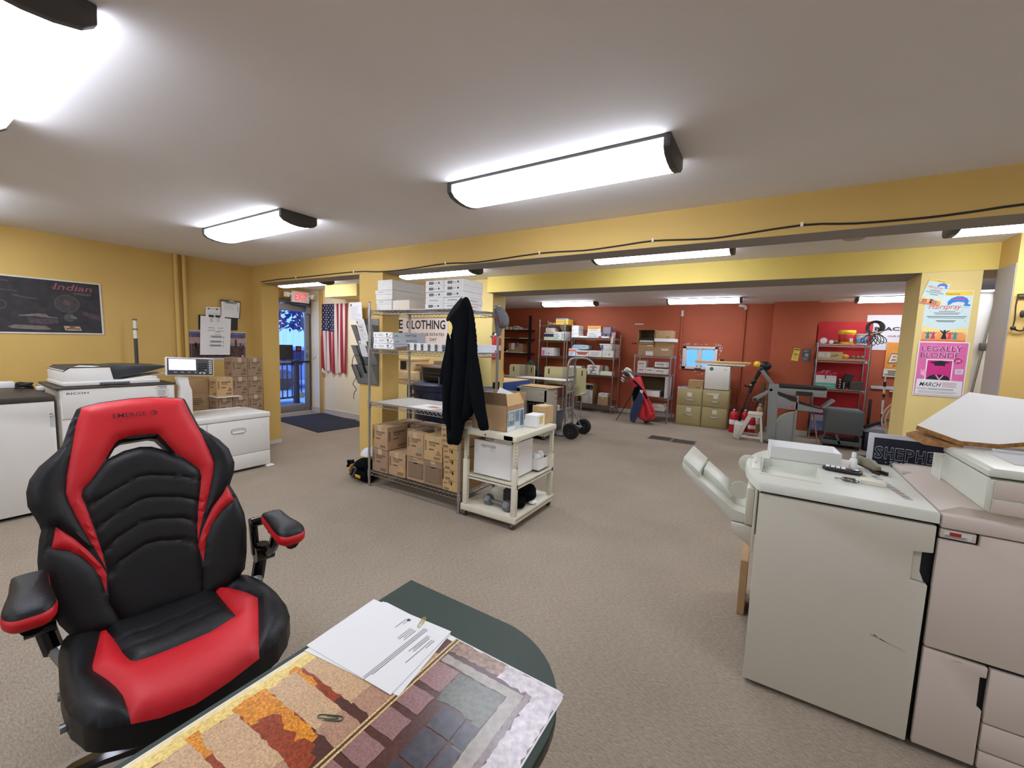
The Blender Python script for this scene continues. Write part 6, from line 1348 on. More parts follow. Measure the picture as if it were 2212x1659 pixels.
# black wall shelf at the left of the back room
def black_shelf():
    t = thing('black_wall_shelf', 'black metal shelf rack on the left of the terracotta wall', 'shelf', (-5.70, 9.18, 0))
    for x in (-.50, .50): MB(BLACK).box(x-.03, x+.03, -.02, .02, 0, 2.22).build('upright', t)
    for z in (1.27, 1.635, 1.86): MB(BLACK).box(-.5, .5, -.01, .29, z-.022, z).build('shelf_board', t)
black_shelf()
G5 = 'small things on the black shelf'
ream('white folded card leaning at the left of the top black shelf', -6.08, 9.22, 1.862, .13, .12, .10, R(8), OFFW, None, G5, 'folded_card', 'card')
for i, x in enumerate((-5.94, -5.86, -5.80)): tag(MB(mat('cream tape', (222,208,176), .6)).lathe([(.02,0),(.05,0),(.05,.075),(.02,.075),(.02,0)], seg=18).build('tape_roll', None, (x, 9.24+.03*(i % 2), 1.862)), ('leftmost','middle','rightmost')[i]+' cream tape roll on the top black shelf', 'tape roll', 'tape rolls on the black shelf')
ream('small white box with print on the top black shelf', -5.70, 9.20, 1.862, .13, .12, .10, 0, OFFW, lambda b, w, d, h: b.rect((0,0,0), '-y', .02, .05, .10, .08, GINK), G5, 'small_box', 'box')
ream('smallest white box on the right of the top black shelf', -5.52, 9.20, 1.862, .055, .08, .065, 0, OFFW, None, G5, 'small_box', 'box')
ream('flat pale sheet stack right of the boxes on the top black shelf', -5.44, 9.20, 1.862, .15, .18, .03, 0, PAPERGREY, None, G5, 'paper_stack', 'paper')
for x, w_, l in ((-6.14, .22, 'paper stack at the left of the middle black shelf'), (-5.78, .22, 'dark folder stack in the middle of the middle black shelf'), (-5.52, .26, 'white paper stack at the right of the middle black shelf')): ream(l, x, 9.20, 1.637, w_, .22, .02, R(2), PAPERGREY if 'dark' not in l else CARDD, None, 'papers on the middle black shelf', 'paper_stack', 'paper')
ream('white board along the front of the lowest black shelf', -6.18, 9.175, 1.272, .80, .2, .018, 0, WHITE, None, None, 'white_board', 'board')
t = tray_box('open_carton', 'open brown carton with a hung white sheet on the lowest black shelf', 'box', -5.84, 9.20, 1.291, .40, .24, .22, R(4), CARD, CARDD)
tilted('paper_sheet', 'white sheet hung over the carton on the lowest black shelf', -5.70, 9.185, 1.35, .10, .17, R(-4), WHITE, None)
tag(MB(mat('violet cloth', (110,96,180), .8)).obox((0,0,0), (.045,.02,.10), (0,R(6),0), None, .006).build('violet_tag', None, (-5.57, 9.20, 1.49)), 'violet tag hanging on the carton of the black shelf', 'tag')
lump('black_pouch', 'black pouch at the left of the carton on the lowest black shelf', 'pouch', (-6.0, 9.25, 1.291), (.10,.06,.04), SOFTBLK, 3, 7, 10, .25)
lump('white_roll', 'small white roll beside the black pouch on the lowest black shelf', 'roll', (-5.885, 9.20, 1.291), (.025,.03,.025), OFFW, 3, 6, 9, .1)

# chrome shelves along the back wall
wire_shelf('tall chrome wire shelf holding the yellow carton at the back wall', -4.80, -4.13, 8.95, 9.38, (.40, .80, 1.235, 1.61, 1.98), 2.10, .045)
wire_shelf('wide chrome wire shelf right of the tall one at the back wall', -4.08, -2.94, 8.98, 9.40, (.175, .855, 1.26, 1.69), 1.78, .04)
GA = 'boxes on the tall back shelf'
def bandprint(base, band, b0, b1, marks=True, txt=None):
    def pr(b, w, d, h):
        b.rect((0,0,0), '-y', .0, h*b0, w, h*b1, band, .0008)
        if marks: b.lines((0,0,0), '-y', w*.1, h*.15, w*.8, h*.85, 3, GINK, h*.07, .0012, int(w*999), .5)
        b.rect((w,0,0), '+x', .0, h*b0, d, h*b1, band, .0008)
    return pr
ream('yellow and blue carton on the top of the tall back shelf', -4.40, 9.0, 1.985, .31, .32, .155, 0, mat('carton yellow', (236,196,78), .6), bandprint(0, mat('carton blue edge', (70,110,160), .6), .86, 1.0, True), GA, 'yellow_carton', 'box')
ream('tiny tan box left of the yellow carton on the tall back shelf', -4.60, 9.02, 1.985, .08, .1, .055, 0, CARD, None, GA, 'small_box', 'box'); ream('tiny flat tan box beside the yellow carton on the tall back shelf', -4.49, 9.02, 1.985, .075, .1, .04, 0, CARDL, None, GA, 'small_box', 'box')
ream('yellow striped white box highest in the left pile of the tall back shelf', -4.66, 9.0, 1.79, .22, .26, .12, 0, OFFW, bandprint(0, YELL, .0, .25), GA, 'box'+'' if 0 else 'striped_box', 'box')
ream('navy banded white box in the left pile of the tall back shelf', -4.70, 8.99, 1.655, .25, .26, .13, 0, OFFW, bandprint(0, mat('navy band', (40,52,100), .6), .3, .85, False), GA, 'striped_box', 'box')
ream('pale yellow box lowest in the left pile of the tall back shelf', -4.70, 8.99, 1.615, .25, .26, .039, 0, mat('pale yellow card', (232,222,150), .7), None, GA, 'striped_box', 'box')
ream('white green based carton in the middle of the tall back shelf', -4.44, 8.99, 1.615, .205, .26, .20, 0, OFFW, bandprint(0, mat('green base', (170,208,176), .7), 0, .2), GA, 'green_carton', 'box')
ream('white carton at the right of the tall back shelf under the tipped grey box', -4.225, 8.99, 1.615, .11, .26, .21, 0, OFFW, bandprint(0, PAPERGREY, .6, .7), GA, 'green_carton', 'box')
tag(MB(mat('grey brown card', (128,112,104), .8)).obox((0,0,0), (.10,.24,.14), (0,R(-38),0), None, .003).build('tipped_box', None, (-4.235, 9.14, 1.925)), 'grey box tipped on the cartons of the tall back shelf', 'box')
ream('white carton with magenta square on the lower level of the tall back shelf', -4.75, 8.99, 1.24, .33, .36, .195, 0, OFFW, lambda b, w, d, h: (b.rect((0,0,0), '-y', .025, .02, .085, .13, mat('magenta square', (226,90,170), .6)), b.disc((0,0,0), '-y', .2, .06, .015, INK), b.rect((0,0,0), '-y', .11, .03, .15, .08, PAPERGREY)), GA, 'magenta_carton', 'box')
GB = 'boxes on the wide back shelf'
for i, (z, l) in enumerate(((1.695, 'lowest white box of the tower at the left of the wide back shelf'), (1.787, 'middle white box of the tower at the left of the wide back shelf'), (1.879, 'topmost white box of the tower at the left of the wide back shelf'))): ream(l, -3.99, 9.02, z, .17 if i else .18, .3, .09, 0, OFFW, lambda b, w, d, h: b.rect((0,0,0), '-y', .02, .05, .04, .07, GINK), GB, 'white_box', 'box')
ream('flat white ream between the two towers on the wide back shelf', -3.80, 9.02, 1.695, .20, .3, .035, 0, WHITE, None, GB, 'paper_ream', 'paper ream')
ream('white printed carton under the orange one on the wide back shelf', -3.595, 9.0, 1.695, .33, .36, .125, 0, OFFW, bandprint(0, PAPERGREY, .1, .25), GB, 'printed_carton', 'box'); ream('orange topped carton on the wide back shelf', -3.588, 9.0, 1.822, .31, .36, .14, 0, OFFW, bandprint(0, mat('bright orange', (246,150,50), .6), .55, 1), GB, 'orange_carton', 'box')
ream('purple grey carton right of the orange one on the wide back shelf', -3.255, 9.06, 1.80, .19, .3, .14, 0, mat('purple grey card', (150,136,150), .7), None, GB, 'purple_carton', 'box'); ream('dark grey carton with black mark on the wide back shelf', -3.255, 9.06, 1.695, .18, .3, .104, 0, mat('grey violet card', (104,100,116), .7), lambda b, w, d, h: b.rect((0,0,0), '-y', .06, .01, .11, .08, INK), GB, 'grey_carton', 'box')
ream('white and red flat parcel at the front of the wide back shelf', -3.31, 8.985, 1.695, .29, .07, .035, 0, WHITE, lambda b, w, d, h: (b.rect((0,0,0), '-y', 0, .0, .06, h, RED), b.rect((0,0,0), '-y', w-.05, 0, w, h, RED)), GB, 'parcel', 'parcel')
t = thing('small_flag', 'small hand flag stuck at the right end post of the wide back shelf', 'flag', (-2.99, 8.955, 1.50)); MB(WOOD).tube([(0,0,0),(.03,0,.45)], .005, seg=6).build('stick', t); b = MB(mat('faded flag pink', (196,150,156), .8)); b.on((.02,-.006,.22), '-y', [(-.03,-.02),(.05,0),(.06,.09),(.02,.17),(-.04,.07)], off=0); b.on((.025,-.007,.33), '-y', [(-.03,-.01),(.045,-.01),(.01,.075)], mat('flag slate', (70,66,80), .8), 0); b.on((.0,-.008,.08), '-y', [(-.03,0),(.03,.0),(.04,.14),(-.01,.16)], PAPERGREY, 0); b.build('cloth', t)
GB2 = 'boxes on the middle level of the wide back shelf'
ream('blue and red printed carton at the left of the middle level', -4.03, 8.99, 1.265, .17, .3, .165, 0, mat('pale blue card', (176,206,218), .7), lambda b, w, d, h: (b.rect((0,0,0), '-y', 0, .10, w, .15, mat('salmon band', (226,120,96), .6)), b.lines((0,0,0), '-y', .02, .02, .15, .09, 3, BLUEP, .008)), GB2, 'printed_carton', 'box')
b = MB(mat('blue white wrapped pack', (170,196,212), .4, var=.25, scale=25)); b.prism(smooth_poly([(-.2,0),(.18,0),(.21,.04),(.18,.10),(-.16,.10),(-.21,.05)], 2), 0, .2, 'y', None, .008); tag(b.build('wrapped_pack', None, (-3.82, 9.18, 1.425)), 'blue white wrapped pack lying on boxes of the middle level', 'pack')
ream('white carton with brick red print on the middle level', -3.845, 8.99, 1.265, .31, .3, .135, 0, OFFW, lambda b, w, d, h: b.on((0,0,0), '-y', [(.0,h*.75),(w,h*.78),(w*.8,h*.25),(w*.2,h*.25)], mat('brick print', (170,84,66), .7, var=.3, scale=60)), GB2, 'printed_carton', 'box')
ream('plain white carton in the centre of the middle level', -3.525, 8.99, 1.265, .31, .3, .14, 0, OFFW, bandprint(0, PAPERGREY, .3, .34, True), GB2, 'white_box', 'box'); ream('white carton at the right of the middle level under the lidded tub', -3.205, 8.99, 1.265, .25, .3, .15, 0, OFFW, lambda b, w, d, h: (b.rect((0,0,0), '-y', .06, .04, .07, .08, GINK), b.rect((0,0,0), '-y', .14, .05, .17, .08, GINK)), GB2, 'white_box', 'box')
t = thing('storage_tub', 'white tub with blue clip on the middle level of the wide shelf', 'tub', (-3.12, 9.0, 1.418)); b = MB(OFFW); b.prism([(-.13,0),(.12,0),(.14,.13),(-.15,.13)], 0, .25, 'y', None, .006); b.build('body', t); MB(WHITE).box(-.165,.15,-.01,.26,.125,.145,None,.004).build('lid', t); MB(BLUEP).box(-.13,-.08,-.012,.0,.02,.12,None,.004).build('clip', t)
t = thing('pail', 'white round pail at the right end of the middle level of the wide shelf', 'pail', (-2.985, 9.265, 1.265)); MB(OFFW).lathe([(0,0),(.075,0),(.088,.27),(.092,.275),(.092,.29),(0,.29)], seg=22).build('body', t); MB(STEEL).tube([(-.09,0,.26),(-.08,-.06,.2),(0,-.095,.17),(.08,-.06,.2),(.09,0,.26)], .003, seg=5, smooth=3).build('handle', t)
GB3 = 'things on the lower level of the wide back shelf'
ream('white box behind the hand truck loop on the lower level', -4.0, 9.0, .86, .30, .3, .17, 0, OFFW, None, GB3, 'white_box', 'box')
for i, (z, h_, x) in enumerate(((.86,.065,-3.545),(.927,.07,-3.56),(.999,.075,-3.55))): ream(('lowest','middle','top')[i]+' white sheet bundle in the pile on the lower level', x, 9.0, z, .29, .34, h_, R(i*1.5-1), OFFW if i < 2 else mat('peach edged paper', (226,206,190), .7), lambda b, w, d, h: b.on((0,0,0), '-y', [(w*.2,h*.2),(w*.8,h*.25),(w*.75,h*.6),(w*.25,h*.5)], GINK), GB3, 'paper_bundle', 'paper')
lump('plastic_bag', 'clear grey plastic bag slumped behind the sheet bundles', 'bag', (-3.19, 9.30, .86), (.06,.07,.11), PAPERGREY, 6, 8, 12, .2)
ream('long yellow edged paper stack at the right of the lower level', -3.235, 9.0, .86, .27, .2, .085, 0, mat('pale yellow paper', (226,220,176), .7), lambda b, w, d, h: b.rect((0,0,0), '-y', 0, 0, w, h*.4, OFFW), GB3, 'paper_stack', 'paper')
GB4 = 'things on the bottom level of the wide back shelf'
t = thing('open_carton', 'open brown carton showing white grey rolls on the bottom level', 'box', (-3.52, 9.03, .18)); b = MB(CARD); b.box(.12,.125,0,.3,0,.43); b.box(-.3,-.295,0,.3,0,.43); b.box(-.3,.125,.29,.3,0,.43); b.box(-.3,.125,0,.3,0,.006); b.prism([(-.3,.43),(.125,.43),(.11,.455),(-.3,.455)], .0, .29, 'y'); b.build('body', t); b = MB(OFFW); b.box(-.17,-.02,.03,.26,.006,.33,None,.004); b.box(.03,.11,.03,.26,.006,.33,None,.004); b.box(-.018,.028,.02,.25,.006,.40,PAPERGREY); b.box(-.2,.11,.02,.25,.33,.41,DGREY); b.build('contents', t)
carton('brown carton at the right of the bottom level of the wide shelf', (.245,.3,.19), (-3.145, 9.0, .18), 0, CARD, GB4, None, True); ream('small white box on the brown carton of the bottom level', -3.26, 9.02, .371, .22, .2, .075, 0, OFFW, lambda b, w, d, h: b.rect((0,0,0), '+z' if 0 else '-y', .08, .06, .18, .07, GINK), GB4, 'white_box', 'box')

# third shelf with brown open cartons, red lattice behind
wire_shelf('narrower chrome wire shelf with open brown cartons left of the small window', -2.37, -1.66, 8.60, 9.02, (.235, .51, .985, 1.35), 1.37, .045)
RG = mat('red lattice', (176,36,44), .6)
t = thing('red_lattice', 'red wire lattice standing behind the narrower back shelf', 'lattice', (-1.98, 9.10, 0)); b = MB(RG)
for i in range(15): b.box(-.38+.055*i-.004, -.38+.055*i+.004, -.004, .004, .4, 1.35)
for i in range(18): b.box(-.39, .40, -.004, .004, .4+.055*i-.004, .4+.055*i+.004)
b.build('wires', t); 
for x in (-.385, .395): MB(RG).box(x-.01, x+.01, -.01, .01, 0, 1.36).build('post', t)
GC = 'cartons on the narrower back shelf'
def front_open(label, x, y, z, w, d, h, inside_m=CARDD):
    t = thing('open_carton', label, 'box', (x, y, z), 0, GC); b = MB(CARD); th = .005
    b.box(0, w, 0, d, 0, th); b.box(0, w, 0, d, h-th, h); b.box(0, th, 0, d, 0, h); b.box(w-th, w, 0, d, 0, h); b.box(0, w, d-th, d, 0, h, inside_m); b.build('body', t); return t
t = front_open('open fronted brown carton high at the left of the narrower shelf', -2.335, 8.62, 1.573, .33, .3, .30); b = MB(CARD); b.box(.01,.32,.0,.25,.01,.04); b.box(.03,.31,.01,.25,.05,.08,OFFW); b.box(.03,.31,.02,.28,.085,.13,BLACK); b.build('contents', t)
carton('brown carton with white tag under the open fronted one', (.31,.3,.208), (-2.16, 8.62, 1.355), 0, CARD, GC, lambda b, w, d, h: (b.rect((0,0,0), '-y', w*.0, .0, w*.46, h*.4, OFFW), b.rect((0,0,0), '-y', w*.05, h*.9, w*.4, h, PAPERGREY)), False)
carton('brown carton topmost at the right of the narrower shelf', (.32,.3,.155), (-1.835, 8.64, 1.70), 0, CARD, GC, lambda b, w, d, h: b.rect((0,0,0), '-y', w*.15, h*.1, w*.35, h*.25, CARDD), False)
tray_box('box_lid', 'white lid lying between the cartons at the right of the narrower shelf', 'box', -2.0, 8.60, 1.63, .39, .3, .068, 0, WHITE, WHITE)
carton('half open brown carton under the white lid of the narrower shelf', (.31,.3,.105), (-1.835, 8.64, 1.523), 0, CARDL, GC, None, False); carton('brown carton with a white label low at the right of the narrower shelf', (.315,.3,.165), (-1.845, 8.63, 1.355), 0, CARD, GC, lambda b, w, d, h: b.rect((0,0,0), '-y', -.02, h*.65, .12, h*.85, PAPERGREY), False)
for i, (x, z, h_, w_) in enumerate(((-2.31,.99,.115,.165),(-2.31,1.107,.13,.16),(-2.14,.99,.115,.16),(-1.975,.99,.105,.235),(-1.97,1.125,.105,.225))):
    ream(('bottom left','upper left','middle','bottom right','upper right')[i]+' small white box with red line on the narrower shelf', x, 8.62, z, w_, .26, h_, 0, OFFW, lambda b, w, d, h: (b.rect((0,0,0), '-y', w*.15, h*.5, w*.8, h*.62, mat('rust label', (150,70,44), .7)), b.rect((0,0,0), '-y', w*.6, h*.15, w*.75, h*.22, GINK)), 'small white red lined boxes on the narrower shelf', 'white_box', 'box')
ream('dark tray between the two right boxes of the narrower shelf', -1.975, 8.63, 1.096, .24, .25, .028, 0, DGREY, None, GC, 'tray', 'tray')
t = front_open('large open fronted carton with grey brown inside on the narrower shelf', -2.345, 8.61, .515, .60, .38, .42, mat('olive carton inside', (104,90,66), .9)); b = MB(PAPERGREY); b.box(.595, .655, .0, .38, 0, .42); b.build('white_side', t)
tray_box('plastic_tray', 'white plastic tray in the large open carton', 'tray', -2.18, 8.63, .522, .34, .25, .115, 0, WHITE, OFFW)
for i, (x, z, l) in enumerate(((-1.955,.24,'lower white paper box on the lowest shelf behind the golf bag'),(-1.965,.31,'upper white paper box on the lowest shelf behind the golf bag'))): ream(l, x, 8.63, z, .22, .3, .067, 0, OFFW, None, GC, 'white_box', 'box')
ream('flat tan board on the white boxes behind the golf bag', -1.99, 8.64, .378, .22, .25, .018, 0, CARD, None, GC, 'flat_board', 'board')
ream('white sheet pack at the left of the lowest shelf behind the golf bag', -2.3, 8.64, .24, .3, .3, .12, 0, OFFW, None, GC, 'white_box', 'box')

# golf bag
def golf():
    t = thing('golf_bag', 'red and black golf stand bag with clubs and a navy towel', 'golf bag', (-2.07, 8.35, 0)); GR = mat('golf bag red', (190,36,46), .6, var=.05, scale=20)
    p0 = Vector((.12, .02, .10)); p1 = Vector((-.22, .12, .86)); ax = (p1-p0).normalized(); a = ax.orthogonal().normalized(); c = ax.cross(a)
    def ring(s, r): 
        p = p0+(p1-p0)*s; return [p+(a*math.cos(k*math.pi/9)+c*math.sin(k*math.pi/9))*r for k in range(18)]
    b = MB(GR); b.loft([ring(-.06,.10), ring(0,.125), ring(.35,.13), ring(.6,.115), ring(.85,.115), ring(1.0,.12), ring(1.03,.11)]); b.build('body', t)
    b = MB(GR); o = [(-.08,.14),(-.10,.30),(-.02,.50),(.06,.56),(.14,.48),(.24,.30),(.25,.22),(.20,.13),(.06,.07)]
    inflate(b, o, lambda x, z, h: (x, -.09-h, z), .075, GR, [[(-.02,.50),(.07,.35),(.10,.15)],[(.06,.53),(.16,.38),(.2,.26)]], .018, .006, 1, .05); b.build('front_pocket', t)
    b = MB(SOFTBLK); inflate(b, [(-.19,.45),(-.22,.58),(-.19,.70),(-.11,.74),(-.05,.62),(-.06,.46),(-.12,.40)], lambda x, z, h: (x, -.06-h, z), .05, SOFTBLK, [], .018, .004, 1, .05); b.build('black_pocket', t)
    b = MB(mat('navy towel', (46,58,92), .95, var=.15, scale=60)); inflate(b, [(-.03,.66),(-.08,.56),(-.15,.40),(-.20,.22),(-.20,.10),(-.16,.04),(-.10,.03),(-.06,.14),(-.02,.28),(.03,.45),(.03,.55)], lambda x, z, h: (x, -.19-h, z), .025, None, [[(-.02,.6),(-.09,.35),(-.13,.08)]], .016, .008, 2, .03); b.box(-.04,.02,-.2,-.18,.62,.68,OFFW,.004); b.build('towel', t)
    for e in ((-.52,-.05,0),(-.24,.02,.0)): MB(BLACK).tube([(-.17,.05,.72), e], .008, seg=8).build('stand_leg', t)
    q = random.Random(5); SI = mat('club steel', (190,192,194), .3, .9)
    heads = [((-.40,.10,1.02),OFFW),((-.36,.06,1.05),OFFW),((-.46,.14,.98),MGREY),((-.44,.06,.92),SI),((-.46,.04,.86),SI),((-.48,.08,.81),SI),((-.40,.04,.96),BLACK),((-.32,.12,1.0),SI)]
    for i, (h_, m) in enumerate(heads):
        h_ = Vector(h_); b = MB(STEEL); b.tube([p0+(p1-p0)*.9+a*.03*math.cos(i)+c*.03*math.sin(i), h_], .006, seg=6); s = b.build('club', t)
        k = MB(m)
        if m in (OFFW, MGREY, BLACK) : k.ball((0,0,0), (.075,.05,.035), None, 12, 7); k.V = [h_+Matrix.Rotation(R(25),3,'Y') @ v for v in k.V]
        else: k.obox(h_, (.075,.02,.035), (0,R(20+10*(i % 3)),0), None, .006)
        k.build('club_head', s)
    MB(mat('white grip', (220,220,218), .5)).tube([(-.36,.08,1.0),(-.22,.03,.86)], .018, seg=8).build('head_cover', t)
    MB(SOFTBLK).tube([(-.23,.0,.84),(-.05,-.12,.72),(.04,-.14,.60),(.10,-.14,.52)], .018, seg=6, smooth=3).build('strap', t)
    MB(BLACK).cyl(p0-ax*.06, p0-ax*.02, .11, seg=18).build('base_cap', t)
golf()

# filing cabinets, mini fridge, lumber
OLV = mat('olive tan enamel', (164,150,104), .5, var=.02, scale=6)
def filing(label, x, w, h, y=8.75):
    t = thing('filing_cabinet', label, 'filing cabinet', (x, y, 0), 0, 'two drawer filing cabinets')
    b = MB(OLV); b.box(-w/2, w/2, .01, .62, .0, h, None, .003); b.build('body', t)
    for z0, z1 in ((.03, h*.545), (h*.56, h-.035)):
        b = MB(OLV); b.box(-w/2+.012, w/2-.012, -.008, .012, z0, z1, None, .004); b.rect((0,-.008,0), '-y', w*-.08, z1-.12, w*.10, z1-.04, OFFW, .0012); b.disc((0,-.008,0), '-y', .0, z1-.225, .008, STEEL, .001); d = b.build('drawer', t)
        MB(CHROME).tube([(-.075,-.008,z1-.185),(-.06,-.03,z1-.185),(.06,-.03,z1-.185),(.075,-.008,z1-.185)], .008, seg=8, smooth=2).build('handle', d)
    return t
filing('olive two drawer filing cabinet on the left beneath the small carton', -1.297, .462, .735); t = filing('olive two drawer filing cabinet on the right beneath the mini fridge', -.832, .452, .735)
MB(OFFW).box(-.15, .06, -.012, -.0085, .645, .672).build('label_strip', t)
def fridge():
    t = thing('mini_fridge', 'white mini fridge with round green sticker on the right filing cabinet', 'fridge', (-.84, 8.82, .737)); F = mat('fridge white', (214,212,202), .4)
    MB(F).box(-.215, .215, .05, .45, .008, .465, None, .008).build('body', t); b = MB(F); b.box(-.215, .215, 0, .045, .01, .455, None, .01); b.disc((0,0,0), '-y', -.105, .405, .035, mat('green sticker', (48,96,84), .6), .001, 24); b.disc((0,0,0), '-y', -.105, .405, .028, mat('sticker ring', (70,116,104), .6), .0014, 24); b.text('GREEN' if 0 else 'eco' if 0 else '', (0,0,0), '-y', 0, 0, .01, OFFW) if 0 else None; b.rect((0,0,0), '-y', .11, .395, .155, .402, DGREY, .001); b.build('door', t)
fridge()
carton('small brown carton on the left filing cabinet beside the fridge', (.27,.3,.165), (-1.205, 8.80, .737), 0, CARD, None, lambda b, w, d, h: b.rect((0,0,0), '-y', w*.05, h*.08, w*.3, h*.25, CARDD), False)
b = MB(OFFW); b.box(-.11,.11,-.14,.14,0,.003); b.rect((0,0,.003),'+z',-.09,-.1,.09,.1,mat('violet picture', (140,120,196), .6)); tag(b.build('paper_sheet', None, (-1.44, 8.93, .737), R(8)), 'white sheet with violet picture on the left filing cabinet', 'paper')
WP = mat('white painted board', (226,222,212), .6); YW = mat('yellow pine', (220,178,112), .6, var=.1, scale=5, stretch=(1,14,14))
for i, (x0, x1, y, z, m, l, rz) in enumerate(((-1.04,-.42,8.95,1.203,WP,'lowest short white board on the mini fridge',0),(-1.29,-.38,8.87,1.219,WP,'white board above the short one on the mini fridge',-1),(-1.27,-.32,8.90,1.240,OFFW,'second white board under the pine plank on the fridge',0),(-1.26,-.30,8.88,1.264,YW,'yellow pine plank topmost on the mini fridge',-1))):
    tag(MB(m).box(0, x1-x0, 0, .09 if i else .2, 0, .019 if i < 3 else .034, None, .002).build('board', None, (x0, y, z+.0005), R(rz)), l, 'board', 'boards stacked on the mini fridge')
t = thing('tape_measure', 'small yellow and black tape measure on the pine plank over the fridge', 'tape measure', (-.79, 8.90, 1.2995)); b = MB(BLACK); b.box(-.04,.04,0,.03,0,.036,None,.01); b.build('case', t); MB(YELL).box(-.055,-.03,-.0015,.0,.006,.028).build('label', t)
# fire extinguishers on the floor
extinguisher('large red extinguisher with silver band standing right of the filing cabinets', (-.488, 8.62, 0), .50, .072); 
extinguisher('smaller red extinguisher behind the white step stool', (-.31, 8.70, 0), .50, .062)
extinguisher('red extinguisher with black hose standing under the step stool', (-.19, 8.50, 0), .40, .06)
t = extinguisher('tan old extinguisher standing behind the step stool top', (-.09, 8.66, 0), .66, .055, mat('aged tan metal', (178,150,96), .5))
def step_stool():
    t = thing('step_stool', 'cream white plastic two step stool before the extinguishers', 'step stool', (-.20, 8.15, 0)); C_ = mat('old white plastic', (206,202,190), .5)
    for y in (-.17, .15):
        b = MB(C_); b.prism([(-.22,.0),(-.15,.0),(.01,.40),(.13,.40),(.165,.0),(.205,.0),(.15,.455),(-.03,.455)], y, y+.022, 'y', None, .004); b.prism([(-.15,.045),(.165,.045),(.165,.08),(-.13,.08)], y, y+.02, 'y'); b.build('side_frame', t)
    MB(C_).box(-.05, .165, -.18, .18, .44, .462, None, .006).build('top_step', t); b = MB(C_); b.prism([(-.24,.02),(-.20,.02),(-.105,.26),(-.235,.26)], -.19, .19, 'y', None, .006); b.build('lower_step', t)
    MB(C_).box(.13, .15, -.15, .15, .08, .12).build('rear_brace', t)
step_stool()
def trimmer():
    t = thing('string_trimmer', 'yellow and black string trimmer leaning in the corner by the pillar', 'trimmer', (-.20, 8.98, 0))
    b = MB(BLACK); b.tube([(-.25,-.08,.05),(-.07,.05,.80)], .013, seg=8); b.build('shaft', t)
    b = MB(BLACK); b.tube([(-.09,.03,.72),(-.02,.05,.95),(.06,.06,1.16)], [.03,.028,.035,.045], seg=10); b.cyl((-.08,.0,.92),(-.0,.0,.96),.04); b.tube([(-.18,.0,.86),(-.10,.0,.84),(-.03,.02,.86)], .018, seg=8, smooth=3); b.build('grip', t)
    MB(YELL).tube([(-.075,.03,.85),(-.045,.04,.93)], .022, seg=10).build('yellow_collar', t)
    b = MB(BLACK); b.ball((.12,.05,1.24), (.11,.07,.085), None, 14, 9); b.obox((.15,.05,1.12), (.08,.08,.12), (0,R(-15),0), None, .015); h_ = b.build('engine', t)
    b = MB(mat('power tool yellow', (242,190,50), .4)); b.ball((.0,.035,1.26), (.065,.065,.07), None, 14, 9); b.build('engine_cover', h_)
    MB(BLACK).tube([(-.27,-.1,.03),(-.05,-.02,.62)], .009, seg=6).build('second_rod', t)
trimmer()
for i, x in enumerate((-.11, -.06, -.01)): tag(MB(mat('aged brown tube', (130,104,70), .8, var=.15, scale=20)).cyl((0,0,0), (.0,.05,.92), .02, seg=10).build('cardboard_tube', None, (x, 9.18-.02*i if x < -.03 else 9.1, 0)), ('left','middle','right')[i]+' brown tube standing in the corner left of the pillar', 'tube', 'brown tubes in the corner')

